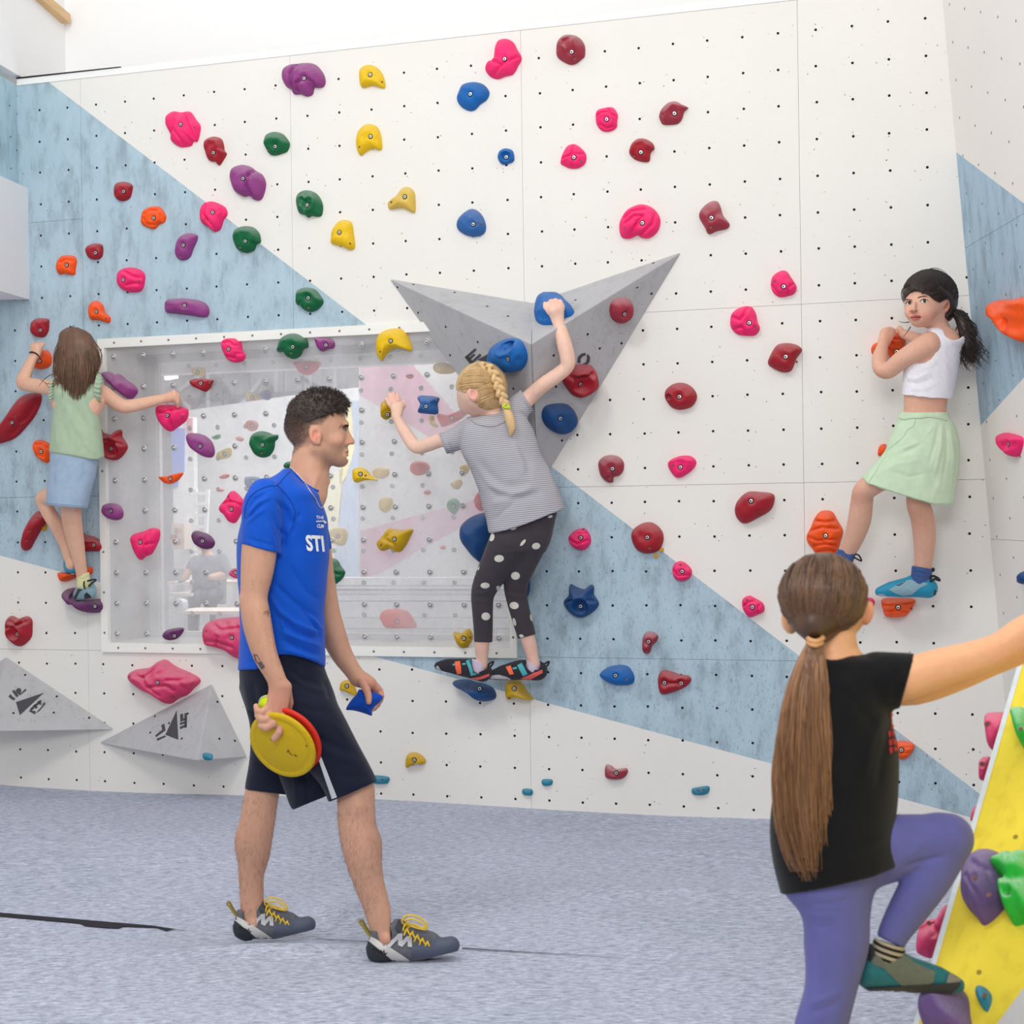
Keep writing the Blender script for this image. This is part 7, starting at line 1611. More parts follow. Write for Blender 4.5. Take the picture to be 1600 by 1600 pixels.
# skirt
M['mint'] = cloth('pale_green_linen', (206, 228, 196), 260, .5, .05, .9, .002)
K = Body(YR, 1340, 1506, 638, 796, -46, 50, 1.4)
K.loft([(644, 1406, 1481, 0, 30), (652, 1403, 1485, 0, 31), (668, 1397, 1494, 0, 33), (690, 1388, 1499, 0, 36), (704, 1383, 1500, 0, 37), (725, 1366, 1499, 0, 38), (745, 1347, 1497, -2, 38), (762, 1338, 1494, -2, 38), (792, 1338, 1488, -2, 38)], 3)
K.hem([(1338, 742), (1345.5, 745), (1356, 756), (1386, 766), (1430, 780), (1459, 788), (1488, 789), (1500, 789)])
V, Q = K.mesh(2)
V = folds(V, Q, [('1467,660 1462,690 1450,730', 3, -1.5), ('1472,660 1470,700 1458,750', 3, 1.5), ('1478,662 1480,710 1472,760', 3, -1.5), ('1484,668 1490,710 1486,760', 3, 1.4), ('1462,662 1440,690 1400,705', 3, 1.4), ('1460,668 1430,700 1392,716', 4, -1.5), ('1440,720 1400,725 1370,742', 4, 1), ('1450,740 1420,745 1390,735', 3, -.9), ('1495,680 1496,720 1490,760', 2, -1), ('1470,750 1460,770 1455,782', 4, 1)])
V = wrinkle(V, Q, .5, .12, .25, .1, 3)
skirt = bodymesh('skirt', K, M['mint'], gr_, V, Q)
surf_line('waist_tie', [skirt], [(1405, 652), (1412, 655), (1424, 652.5), (1436, 653), (1450, 651), (1466, 653), (1480, 657)], 1.8, M['mint'], gr_, YR, .0)
surf_line('wrap_edge', [skirt], pts('F6', '800,340 780,400 710,450 690,500 600,580 530,640 525,690 480,740 420,840 350,945'), 1.2, M['mint'], gr_, YR, .0)
surf_line('hem_stitch', [skirt], [(1357, 754), (1386, 764), (1430, 778), (1459, 785.5), (1487, 786)], .6, M['mint'], gr_, YR, .0)
# socks and shoes
M['bluesock'] = cloth('dusky_blue_sock', (66, 92, 146), 300, .4); M['greyblue'] = cloth('grey_blue_knit', (140, 172, 184), 400, .3, .1); M['bluerub'] = plain('sea_blue_rubber', (30, 140, 176), .5, nscale=30, var=.1); M['paletoe'] = plain('pale_toe', (166, 178, 198), .5)
K = Body(YR, 1415, 1470, 862, 918, -70, -26, 1.3); K.chain([(1442, 868, -39, 16.4), (1441, 884, -42, 16.4), (1440, 896, -46, 16.4), (1438, 910, -50, 16)], 1); K.cut((1420, 883), (1462, 890), (1440, 900)); V, Q = K.mesh(2); V = folds(V, Q, [('1424,892 1440,896 1456,897', 1.2, -.8), ('1424,899 1440,903 1456,903', 1.2, -.6)]); bodymesh('sock', K, M['bluesock'], gr_, V, Q)
t, sh = kid_shoe(YR, gr_, (1459, 936), (1370, 931), (1438, 903), 18.5, -48, -56, M['bluerub'])
decal('knit_upper', [sh], [pts('F7', '985,1010 1040,1030 1160,1040 1200,1060 1100,1110 1000,1190 900,1205 800,1180 705,1130 800,1080 920,1020')], M['greyblue'], sh); decal('sole_edge', [sh], [pts('F7', '560,1190 590,1215 700,1238 860,1240 960,1222 1120,1232 1220,1238 1268,1215 1282,1130 1296,1140 1290,1215 1240,1256 1100,1254 950,1244 700,1256 600,1236')], M['ink'], sh, off=.002)
decal('toe_cap', [sh], [pts('F7', '566,1180 620,1178 672,1190 670,1218 600,1218')], M['paletoe'], sh, off=.0018)
for s_ in ('850,1055 890,1045 902,1050 860,1066', '800,1076 850,1066 880,1072 820,1084', '890,1032 918,1024 922,1030 898,1038'): decal('print_mark', [sh], [pts('F7', s_)], M['ink'], sh, off=.002)
tube('heel_loop', YR, [[(1452, 905, -40), (1457, 900, -38), (1465, 903, -36), (1468, 907, -36), (1460, 905, -38), (1450, 911, -38)], [(1455, 893, -40), (1459, 890, -38), (1456, 888, -38)]], 2.0, M['blk'], sh)
K = Body(YR, 1298, 1345, 836, 894, -80, -36, 1.3); K.chain([(1331, 846, -40, 15), (1323, 862, -48, 15), (1316, 882, -57, 15)], 1); K.cut((1305, 856), (1338, 867), (1316, 880)); bodymesh('sock', K, M['bluesock'], gr_)
t, sh = kid_shoe(YR, gr_, (1330, 908), (1282, 930), (1316, 882), 16, -60, -78, M['greyshoe']); tube('heel_loop', YR, [[(1330, 870, -44), (1335, 866, -42), (1342, 868, -40), (1346, 876, -40), (1342, 875, -40), (1333, 870, -42)]], 1.4, M['blk'], sh)
# ---------------------------------------------------------------- the brown-haired climber on the left
YL = 7.75; SK4 = (232, 184, 158)
gl_ = empty('person', P(125, 935, YL), 'brown-haired climber in a sage green top and pale blue shorts, seen from behind', 'person')
B = Body(YL, 20, 290, 520, 945, -100, 44, 1.5)
B.loft([(598, 100, 132, 0, 12), (612, 84, 156, 0, 22), (660, 88, 152, 0, 24), (710, 86, 146, 0, 24), (750, 86, 138, 0, 22), (780, 96, 128, 0, 18)], 6)
B.cap((122, 575, 0), (120, 612, 0), 13, 15, 6); B.ell((121, 552, 0), (28, 33, 28), 5)
B.chain([(92, 606, -6, 13.5), (66, 604, -22, 11.5), (42, 600, -42, 11), (36, 596, -48, 11.4), (41, 582, -54, 10), (50, 562, -62, 7.5), (55, 553, -66, 6.4)], 4); B.cap((56, 552, -66), (57, 545, -68), 8.5, 10, 4)
for i in range(4): finger(B, [(50 + i * 5, 541, -68), (52 + i * 5, 538, -72), (54 + i * 4, 541, -80)], 3.4, 3)
B.chain([(146, 606, -4, 13), (164, 616, -10, 11.8), (186, 632, -16, 11.2), (200, 635, -16, 10.6), (225, 630, -16, 9.5), (250, 624, -15, 7.6), (263, 621, -14, 6.4)], 4); B.cap((264, 621, -14), (271, 619, -14), 8, 9, 4)
for i in range(4): finger(B, [(271 + i * 1.2, 612 + i * 3.8, -10), (278 - i * .3, 617 + i * 3.8, -12), (281 - i, 625 + i * 3.4, -18)], 3.6, 2.7)
B.chain([(100, 770, -14, 18), (74, 776, -44, 13.5), (67, 781, -52, 12), (76, 800, -54, 12), (90, 824, -52, 11.5), (100, 848, -52, 9), (106, 872, -54, 7)], 4); B.ell((110, 882, -56), (8, 10, 10), 4)
B.chain([(112, 770, -4, 19), (111, 796, -10, 16.4), (113.5, 822, -16, 15.6), (118, 845, -24, 13.6), (124, 875, -34, 10.4), (128, 898, -42, 9)], 4)
V, Q = B.mesh(2); cols = colarr(V, SK4); blob(cols, V, (36, 600, -46), (14, 14, 18), (222, 146, 120), .7); blob(cols, V, (198, 637, -44), (14, 12, 18), (224, 150, 124), .6); blob(cols, V, (108, 815, -30), (34, 40, 50), (200, 144, 120), .5); blob(cols, V, (270, 620, -14), (14, 12, 16), (236, 160, 138), .6)
bodymesh('body', B, M['skin'], gl_, V, Q, cols)
M['brownlong'] = hairmat('long_brown_hair', (50, 32, 26), (138, 102, 78), .5)
H = Body(YL, 82, 164, 508, 628, -40, 44, 1.4); H.loft([(512, 104, 122, 2, 10), (518, 95, 136, 1, 20), (530, 91, 147, 0, 29), (550, 88, 153, 0, 32), (572, 86, 153, 4, 29), (588, 90, 148, 8, 24), (600, 95, 142, 10, 17), (608, 102, 134, 12, 8)], 3)
V, Q = H.mesh(2); V = wrinkle(V, Q, 1.2, .35, .05, .3, 14); bodymesh('hair', H, M['brownlong'], gl_, V, Q)
hp_ = []
for i in range(520):
    u_ = rn.uniform(-1, 1); g = np.linspace(0, 1, 12); xe = 121 + 36 * u_ + rn.gauss(0, 2); L = 108 - 30 * max(0, u_ - .2) - 8 * abs(u_) + rn.uniform(-14, 6) - (14 if u_ < -.6 else 0)
    x = 113 + (xe - 113) * np.sin(np.clip(g * 1.35, 0, 1) * math.pi / 2) ** .8 + np.sin(g * 7 + rn.random() * 6) * 2.2 * g; x = x - (x - 118) * .22 * np.clip(g - .75, 0, 1) * 4 * (u_ > -.5)
    y = 513 + L * g ** 1.15; d = 6 + (32 * math.sqrt(max(.05, 1 - u_ * u_))) * np.sin(np.clip(g * 2.2, 0, 1.45)) - 8 * g + rn.uniform(-1.5, 3.5); hp_.append(np.stack([x, y, d], -1))
for p in ([(86, 590, 10), (76, 600, 8), (68, 596, 6), (62, 592, 4)], [(88, 600, 12), (78, 606, 8), (70, 598, 6)], [(84, 584, 10), (72, 590, 8), (60, 604, 4)], [(112, 516, 10), (116, 509, 8), (108, 512, 6)], [(104, 516, 10), (110, 511, 8), (118, 512, 6)]): hp_.append(spline(p, 9))
hairs('hair_strands', YL, hp_, .95, M['brownlong'], gl_)
M['sage'] = cloth('sage_green_cotton', (172, 192, 164), 400, .3, .05); M['palblue'] = cloth('pale_blue_crinkle_cotton', (164, 186, 210), 160, .7, .07, .9, .003)
S = Body(YL, 68, 172, 596, 726, -44, 48, 1.4); S.loft([(600, 84, 155, 2, 20), (612, 79, 160, 0, 28), (635, 82, 153, 0, 29), (665, 80, 158, 0, 31), (700, 77, 162, 0, 33), (724, 76, 164, 0, 34)], 3)
S.hem([(70, 707), (90, 709), (115, 713), (140, 718), (152, 718.5), (166, 714)]); V, Q = S.mesh(2)
V = folds(V, Q, [('100,625 112,655 135,690', 5, 1.6), ('92,630 98,665 110,700', 5, -1.6), ('110,625 125,650 145,680', 5, -1.6), ('126,620 140,650 152,675', 5, 1.4), ('85,650 88,680 92,705', 4, 1), ('130,690 140,702 150,712', 4, 1.2)])
top = bodymesh('top', S, M['sage'], gl_, V, Q); surf_line('hem', [top], [(78, 704.5), (90, 706.5), (115, 710.5), (140, 715.5), (152, 716), (162, 712)], .5, M['sage'], gl_, YL)
def frill(name, pl, w, par, mat, Y0, n=40, amp=2.2):
    q = spline(pl, n); V = []; 
    for i, p in enumerate(q): V += [p, p + np.array([w[0], w[1], w[2]]) + np.array([math.sin(i * 1.3) * amp, math.cos(i * 1.1) * amp * .4, math.cos(i * 1.3) * amp])]
    W = towld(V, Y0); V2 = np.concatenate([W, W + np.array([0, -.002, 0])]); m_ = len(W)
    Fc = [[2 * i, 2 * i + 1, 2 * i + 3, 2 * i + 2] for i in range(n - 1)] + [[m_ + 2 * i, m_ + 2 * i + 2, m_ + 2 * i + 3, m_ + 2 * i + 1] for i in range(n - 1)]
    return mk(name, V2, Fc, mat, par, smooth=True)
frill('sleeve_frill', [(150, 580, 12), (150, 590, 22), (147, 604, 26), (148, 618, 24), (150, 626, 16)], (9, 4, 2), gl_, M['sage'], YL); frill('sleeve_frill', [(86, 588, 10), (82, 600, 18), (82, 612, 20), (83, 624, 14)], (-5, 3, 2), gl_, M['sage'], YL)
K = Body(YL, 64, 162, 704, 800, -42, 46, 1.4); K.loft([(706, 78, 156, 0, 31), (725, 77, 153, 0, 32), (750, 74, 148, 0, 33), (775, 72, 141, 0, 34), (798, 70, 136, 0, 35)], 3)
K.hem([(64, 788), (71, 789), (90, 791), (115, 793), (136, 795)]); V, Q = K.mesh(2); V = wrinkle(V, Q, .35, .16, .22, .1, 24); V = folds(V, Q, [('128,715 126,735 122,755', 3, 1.2), ('84,715 84,740 82,770', 3, -1)]); shr = bodymesh('shorts', K, M['palblue'], gl_, V, Q)
surf_line('hem', [shr], [(72, 785.5), (90, 787.5), (115, 789.5), (134, 791.5)], .6, M['palblue'], gl_, YL)
tube('hair_tie', YL, [[(46, 551, -60), (50, 550, -56), (56, 552, -56), (60, 556, -60), (62, 558, -66)]], 1.2, M['ink'], gl_)
M['cream'] = cloth('cream_sock', (226, 224, 168), 300, .4)
K = Body(YL, 112, 146, 884, 922, -66, -22, 1.2); K.chain([(128, 886, -40, 10.5), (130, 902, -44, 10.6), (131, 914, -46, 11)], 1); K.cut((118, 900), (139, 894), (130, 912)); V, Q = K.mesh(2); V = folds(V, Q, [('120,905 130,905 140,901', .8, -.8)]); bodymesh('sock', K, M['cream'], gl_, V, Q)
t, sh = kid_shoe(YL, gl_, (141, 936), (118, 939), (133, 916), 15, -40, -78, M['greyblue'])
decal('rubber_heel', [sh], [pts('E5', '745,1260 770,1235 810,1270 820,1300 800,1318 745,1318')], M['sole'], sh); decal('black_panel', [sh], [pts('E5', '640,1290 680,1200 710,1160 730,1165 735,1210 700,1225 670,1280 655,1310')], M['blk'], sh, off=.0018)
tube('heel_loop', YL, [[(138, 916, -28), (144, 911, -26), (150, 906, -26), (144, 906, -28), (136, 908, -30)], [(132, 908, -30), (131, 914, -28), (133, 920, -28)]], 1.5, M['blk'], sh)
K = Body(YL, 96, 130, 862, 905, -95, -50, 1.3); K.ell((112, 885, -66), (13, 14, 18), 2); K.chain([(108, 880, -62, 9), (112, 894, -80, 9)], 2); K.cut((96, 894), (130, 897), (110, 870)); bodymesh('shoe', K, M['bluerub'], gl_)

# ---------------------------------------------------------------- yellow climbing wall at the right
YA = 3.35
a_top = P(1597, 1045, YA + .30); a_bot = P(1430, 1625, YA - .25)
dv = (a_top - a_bot) / np.linalg.norm(a_top - a_bot); TOPP = a_top + dv * 1.1
rt = np.array([.62, -.78, 0.0]); rt /= np.linalg.norm(rt)
YW = frame3(a_bot, a_top, a_bot + rt)
# grooved yellow face
M['ywall'] = None
m = NT('yellow_painted_plywood'); c = lin((236, 212, 66)); m.col(m.mix(.6, m.ramp(m.noise(2.5, 5, m.pos((1, 1, .6))), [(.3, tuple(q * .9 for q in c)), (.6, c), (.8, lin((240, 224, 120)))]), m.ramp(m.noise(16, 5, m.pos((2, 2, .25))), [(.3, (.78, .76, .70)), (.5, (1, 1, 1))]), 'MULTIPLY')); m.set(Roughness=.75); m.b.inputs['Specular IOR Level'].default_value = .2; M['ywall'] = m.m
yw = empty('wall_yellow', a_bot, kind='structure')
def ypoly(pl, name, h0, h1, mat, par=yw):
    V, Fc = prism(YW, pl, h0, h1); return mk(name, V, Fc, mat, par)
L0 = a_bot - dv * .6; uvp = lambda p: YW.uv(p)
cs = [0, .62, 1.25]
for i, (s0, s1) in enumerate(zip(cs[:-1], cs[1:])):
    for z0_, z1_ in ((L0, a_bot + dv * .02), (a_bot + dv * .021, TOPP)):
        ypoly([uvp(z0_ + rt * (s0 + .001)), uvp(z0_ + rt * (s1 - .001)), uvp(z1_ + rt * (s1 - .001)), uvp(z1_ + rt * (s0 + .001))], 'panel', -.018, 0, M['ywall'])
V, Fc = bar(L0 - rt * .006 - YW.n * .004, TOPP - rt * .006 - YW.n * .004, .0045, .020, up=rt); mk('edge_strip', V, Fc, plain('pale_grey_edge', (206, 214, 220), .6), yw)
gx = []
for i in range(5):
    for k in range(14): p = L0 + dv * (.12 + k * .165) + rt * (.10 + i * .17); gx.append(disc(YW, *uvp(p), .006, -.001, .0006))
V, Fc = join(gx); tag(mk('bolt_hole', V, Fc, plain('ochre_hole', (150, 128, 40), .9), yw), kind='stuff')
# return face behind the edge
lf = np.array([-.10, 1.0, 0.0]); lf /= np.linalg.norm(lf)
YR_ = frame3(a_bot, a_top, a_bot + lf)
V, Fc = prism(YR_, [YR_.uv(L0), YR_.uv(L0 + lf * .03), YR_.uv(TOPP + lf * .03), YR_.uv(TOPP)], -.02, 0); mk('return_panel', V, Fc, M['ywall'], yw)
V, Fc = join([prism(YW, [uvp(L0 + rt * .02), uvp(L0 + rt * 1.2), uvp(TOPP + rt * 1.2), uvp(TOPP + rt * .02)], -.09, -.0185)]); mk('backing', V, Fc, plain('dark_backing', (70, 66, 60), .9), yw)
# grey panel at the lower right corner
gq = [YW.loc(x, y) for x, y in ((1560, 1602), (1602, 1545), (1680, 1440), (1680, 1640), (1545, 1640))]
V, Fc = prism(YW, gq, -.002, .006); mk('grey_panel', V, Fc, plain('pale_grey_board', (190, 188, 186), .7), yw)
BK = Frame(YR_.pt(0, 0), YR_.u, YR_.v, YR_.n)
# holds behind the edge face the camera-left side
HB = Frame(P(1540, 1200, YA + .32), [math.cos(.5), math.sin(.5) * -1, 0], [0, 0, 1], [-math.sin(.5), -math.cos(.5), 0])
hs(
('C3', 'pink2', .05, '1365,1240 1370,1205 1400,1195 1500,1205 1500,1330 1450,1420 1410,1415 1380,1360', None, '1380,1262', 'dusty pink hold behind the edge of the yellow wall, topmost there', dict(fr=HB)),
('C3', 'pink2', .04, '1335,1500 1345,1465 1370,1458 1400,1470 1390,1590 1360,1600 1335,1580', None, '1350,1500', 'small dusty pink hold behind the edge of the yellow wall, second from the top', dict(fr=HB)),
('D3', 'pink2', .03, '1284,382 1292,330 1310,300 1335,320 1320,390 1295,392', None, None, 'thin dusty pink hold behind the edge of the yellow wall, third from the top', dict(fr=HB, n=30, rings=8)),
('D3', 'pink2', .06, '960,1120 975,1030 1010,985 1080,970 1120,900 1150,910 1160,1060 1110,1130 1060,1205 1030,1205 990,1190 965,1170', None, '1035,1000', 'large dusty pink hold behind the edge of the yellow wall above the teal shoe', dict(fr=HB, crease='985,1040 1050,1010 1070,1060;1060,1010 1110,1060', cw=14)),
('D3', 'violet', .085, '1245,860 1260,740 1310,650 1420,590 1490,610 1510,700 1490,860 1425,950 1350,998 1310,950 1260,900', None, '1305,730 1390,830', 'violet wrinkled hold on the yellow wall beside the green one', dict(fr=YW, crease='1290,760 1340,860 1350,960;1390,700 1430,800 1420,900;1330,680 1380,720 1460,690', cw=12, cd=.1)),
('D3', 'lime', .10, '1430,690 1480,640 1560,615 1600,650 1700,640 1700,985 1600,985 1530,995 1490,900 1500,800', None, '1510,830', 'bright green hold on the yellow wall at the right edge of the photo', dict(fr=YW, crease='1450,700 1520,760 1640,720', cw=30, cd=.25)),
('C3', 'lime', .07, '1545,1240 1570,1208 1640,1205 1680,1300 1640,1420 1600,1405 1570,1350', None, '1580,1290', 'green hold high on the yellow wall, partly outside the right edge', dict(fr=YW)),
('D3', 'violet', .10, '1030,1520 1060,1450 1120,1405 1200,1370 1250,1420 1265,1520 1265,1680 1050,1680 1025,1600', None, None, 'violet foothold under the teal shoe of the foreground climber', dict(fr=YW, lump=.02)),
('D3', 'teal', .035, '1325,1430 1345,1390 1390,1400 1405,1450 1380,1520 1350,1500', None, '1365,1430', 'small teal hold near the foot of the yellow wall', dict(fr=YW, n=36, rings=10)),
)

# ---------------------------------------------------------------- the climber in the foreground
YF = 3.0; SK5 = (236, 176, 132)
gf = empty('person', P(1300, 1600, YF), 'foreground climber with a long brown ponytail, black T-shirt and violet leggings, seen from behind', 'person')
B = Body(YF, 1190, 1765, 852, 1690, -150, 110, 3.2)
B.loft([(1022, 1285, 1345, 0, 30), (1045, 1260, 1390, 0, 48), (1080, 1240, 1392, 0, 62), (1170, 1232, 1388, 0, 66), (1260, 1224, 1386, 0, 68), (1350, 1230, 1384, 0, 68), (1400, 1242, 1364, 0, 64)], 14)
B.cap((1306, 985, 0), (1312, 1035, 0), 29, 33, 14); B.ell((1286, 930, -4), (66, 65, 70), 6); B.ell((1310, 955, -28), (44, 44, 46), 14)
B.ell((1356, 958, -14), (9, 20, 10), 4, ang=12); B.ell((1233, 972, -20), (12, 20, 14), 8, ang=-15)
B.chain([(1385, 1066, 26, 33), (1420, 1059, 32, 33.5), (1470, 1043, 34, 30.5), (1530, 1026, 34, 27), (1565, 1013, 32, 26.5), (1600, 990, 30, 27.5), (1655, 960, 26, 24), (1690, 944, 22, 17)], 10)
for hd, (hx0, hy0, hd0) in enumerate(((1694, 942, 22), (1690, 974, -82))):
    B.cap((hx0, hy0, hd0), (hx0 + 26, hy0 - 14, hd0), 18, 20, 8)
    for q in range(4): finger(B, [(hx0 + 30, hy0 - 22 + q * 8, hd0 + 10 - q * 7), (hx0 + 50 - q * 2, hy0 - 24 + q * 9, hd0 + 8 - q * 7), (hx0 + 58 - q * 2, hy0 - 8 + q * 9, hd0 - 6 * q)], 9, 7)
    finger(B, [(hx0 + 8, hy0 + 8, hd0 + 8), (hx0 + 24, hy0 + 16, hd0 + 12), (hx0 + 38, hy0 + 14, hd0 + 8)], 9, 7)
B.chain([(1375, 1075, -58, 26), (1430, 1074, -60, 28), (1495, 1056, -64, 24.5), (1548, 1036, -70, 21), (1600, 1016, -76, 20), (1655, 992, -80, 18), (1690, 974, -82, 14)], 10)
V, Q = B.mesh(2); cols = colarr(V, SK5); blob(cols, V, (1356, 960, -14), (16, 26, 18), (232, 122, 92), .7); blob(cols, V, (1570, 1015, 30), (50, 34, 50), (226, 142, 106), .45); blob(cols, V, (1325, 1010, 0), (40, 50, 70), (228, 170, 104), .5)
fbody = bodymesh('body', B, M['skin'], gf, V, Q, cols)
M['fhair'] = hairmat('brown_ponytail_hair', (44, 30, 24), (124, 88, 62), .4); M['fhairl'] = hairmat('brown_hair_tips', (70, 46, 30), (176, 128, 88), .45)
HC_ = np.array([1286, 930, -2.]); HR_ = np.array([70.5, 67, 74])
H = Body(YF, 1205, 1365, 852, 1015, -82, 82, 2.6); H.ell(tuple(HC_), tuple(HR_), 0); H.ell((1275, 975, 26), (36, 30, 42), 12); H.ell((1358, 966, -10), (12, 24, 30), 6, op='s'); H.ell((1322, 1010, -30), (34, 36, 60), 6, op='s'); H.hem([(1205, 962), (1225, 970), (1240, 985), (1262, 1004), (1290, 1004), (1315, 990), (1335, 980), (1365, 955)])
V, Q = H.mesh(2); V = wrinkle(V, Q, .8, .12, .05, .1, 31); bodymesh('hair', H, M['fhair'], gf, V, Q)
hp_ = []; bandp = np.array([1274, 998, 52.])
for i in range(900):
    a_ = rn.uniform(-math.pi, math.pi); e_ = rn.uniform(.05, 1.45)
    st = HC_ + HR_ * np.array([math.sin(e_) * math.cos(a_), math.sin(e_) * math.sin(a_) if math.sin(a_) < 0 else math.sin(e_) * math.sin(a_) * .8, math.cos(e_)]) 
    if st[1] > 975: continue
    g = np.linspace(0, 1, 14)[:, None]; b_ = bandp + np.array([rn.uniform(-10, 10), rn.uniform(-3, 3), 0]); p = st + (b_ - st) * g; p[:, 0] += (st[0] - 1278) * .28 * np.sin(g[:, 0] * math.pi)
    q = (p - HC_) / HR_; L = np.linalg.norm(q, axis=1)[:, None]; p2 = HC_ + q / L * HR_ * (1.004 + rn.uniform(0, .02)); w_ = np.clip((g - .8) / .2, 0, 1); hp_.append(p2 * (1 - w_) + p * w_)
hairs('hair_strands', YF, hp_, 1.25, M['fhair'], gf)
hp_ = []; spn = [(1274, 1000, 56), (1268, 1030, 66), (1262, 1075, 74), (1257, 1130, 78), (1254, 1200, 80), (1254, 1280, 80), (1259, 1345, 78), (1265, 1382, 76)]
spw = [9, 20, 31, 38, 42, 40, 28, 14]
for i in range(760):
    u_ = rn.uniform(-1, 1); dd = rn.uniform(-1, 1) * math.sqrt(max(0, 1 - u_ * u_)); end = rn.uniform(.72, 1.0) - .08 * abs(u_); ph, fr_, am = rn.uniform(0, 6), rn.uniform(4, 13), rn.uniform(2, 8)
    q = spline(np.concatenate([np.array(spn, float), np.array(spw, float)[:, None]], 1), 34); n_ = int(34 * end); q = q[:n_]; g = np.linspace(0, 1, n_)
    x = q[:, 0] + u_ * q[:, 3] + np.sin(g * fr_ + ph) * am * g; d = q[:, 2] + dd * q[:, 3] * .42 + np.cos(g * fr_ + ph) * am * g; hp_.append(np.stack([x, q[:, 1], d], -1))
for p in ([(1292, 1090, 76), (1298, 1160, 80), (1294, 1230, 82), (1300, 1290, 80), (1296, 1340, 78)], [(1228, 1100, 70), (1214, 1180, 74), (1212, 1250, 74), (1222, 1330, 74)], [(1224, 1120, 70), (1209, 1200, 74), (1211, 1270, 74), (1218, 1300, 74)], [(1290, 1130, 76), (1297, 1220, 80), (1290, 1300, 82), (1297, 1345, 78)]): hp_ += [spline(np.array(p) + np.array([rn.gauss(0, 1.6), 0, rn.gauss(0, 2)]), 20) for _ in range(7)]
hairs('ponytail', YF, hp_, 1.3, M['fhairl'], gf)
T_ = Body(YF, 1205, 1310, 995, 1350, 30, 110, 3); T_.loft([(1000, 1264, 1284, 56, 10), (1030, 1252, 1285, 64, 14), (1075, 1237, 1288, 70, 15), (1130, 1226, 1290, 74, 16), (1200, 1220, 1290, 76, 17), (1280, 1222, 1286, 76, 15), (1340, 1244, 1278, 76, 9)], 2); V, Q = T_.mesh(1); V = wrinkle(V, Q, 3, .2, .03, .2, 8); bodymesh('ponytail_core', T_, M['fhair'], gf, V, Q)
tube('hair_band', YF, [[(1262, 997, 58), (1268, 1001, 70), (1276, 1002, 72), (1285, 998, 62), (1284, 994, 52)], [(1262, 1003, 58), (1268, 1007, 70), (1276, 1008, 72), (1285, 1004, 62)]], 4.0, plain('tan_hair_band', (214, 160, 106), .6), gf)
M['blackshirt'] = cloth('black_cotton', (16, 15, 18), 500, .25, .2, .85)
S = Body(YF, 1196, 1440, 1012, 1410, -110, 100, 3.0); S.chain([(1370, 1064, 12, 46), (1398, 1064, 26, 44), (1445, 1064, 30, 42)], 8); S.cut((1429, 1027), (1404, 1113), (1380, 1060)); S.hem([(1190, 1112), (1440, 1112)])
S.loft([(1022, 1284, 1340, 0, 30), (1032, 1266, 1392, 0, 50), (1050, 1246, 1402, 0, 66), (1080, 1232, 1398, 0, 76), (1120, 1226, 1394, 0, 80), (1170, 1220, 1404, 0, 82), (1240, 1209, 1404, 0, 84), (1306, 1204, 1400, 0, 86), (1350, 1208, 1405, 0, 86), (1408, 1222, 1410, 0, 86)], 10)
S.ell((1304, 1006, 14), (31, 26, 70), 4, op='s')
S.hem([(1196, 1396), (1227, 1398), (1260, 1393), (1290, 1387), (1330, 1378), (1364, 1370), (1405, 1353), (1430, 1346)])
V, Q = S.mesh(2); V = folds(V, Q, [('1300,1070 1340,1100 1370,1140', 8, -2), ('1380,1115 1360,1160 1350,1220', 8, 2.5), ('1395,1120 1380,1180 1370,1240', 7, -2.5), ('1290,1350 1340,1330 1395,1300', 10, 2), ('1400,1040 1400,1070 1395,1105', 5, -2)]); V = wrinkle(V, Q, 1.4, .03, .03, .02, 5)
fsh = bodymesh('shirt', S, M['blackshirt'], gf, V, Q)
decal('shirt_print', [fsh], [pts('C3', q) for q in ('800,1190 812,1195 822,1240 816,1300 806,1290', '786,1310 800,1300 806,1330 794,1345', '808,1300 824,1310 826,1340 812,1330', '790,1360 806,1350 812,1385 796,1395', '814,1345 836,1360 838,1390 818,1384', '792,1405 810,1398 814,1430 800,1440', '820,1396 842,1400 844,1420 824,1424')], plain('red_print', (176, 36, 56), .7), gf, off=.002)
M['violetlegs'] = cloth('violet_leggings', (98, 98, 158), 900, .12, .05, .7)
K = Body(YF, 1205, 1535, 1258, 1690, -100, 110, 3.0)
K.loft([(1372, 1221, 1378, 0, 74), (1398, 1227, 1366, 0, 72), (1424, 1248, 1361, 4, 62), (1480, 1256, 1358, 8, 52), (1540, 1257, 1342, 8, 46), (1600, 1241, 1327, 8, 44), (1690, 1236, 1312, 8, 42)], 10, ends=False)
K.chain([(1368, 1330, -10, 56), (1410, 1322, -12, 50), (1445, 1316, -14, 44), (1478, 1312, -14, 40)], 12)
K.chain([(1480, 1314, -14, 39), (1468, 1342, -16, 38), (1448, 1376, -18, 37), (1420, 1420, -22, 32), (1398, 1456, -26, 26), (1390, 1478, -28, 23)], 6); K.cut((1352, 1464), (1425, 1490), (1420, 1400)) if False else None
K.cap((1482, 1312, -14), (1468, 1312, -14), 39, 42, 8)
xx = np.meshgrid(*K.ax, indexing='ij', sparse=True); K.F = np.where((xx[0] > 1362) & (xx[1] > 1450), np.maximum(K.F, (xx[1] - (1458 + (xx[0] - 1362) * .5))), K.F)
V, Q = K.mesh(2); V = folds(V, Q, [('1410,1356 1440,1346 1480,1336', 4, -3.5), ('1405,1345 1430,1330 1445,1310', 6, 1.5), ('1255,1424 1285,1432 1310,1430', 4, 1.6), ('1258,1440 1280,1448 1300,1448', 4, -1.6), ('1260,1412 1300,1412 1335,1402', 4, -1.6), ('1262,1570 1290,1560 1320,1545', 5, 1.8), ('1262,1584 1290,1576 1318,1560', 5, -1.8)])
bodymesh('leggings', K, M['violetlegs'], gf, V, Q)
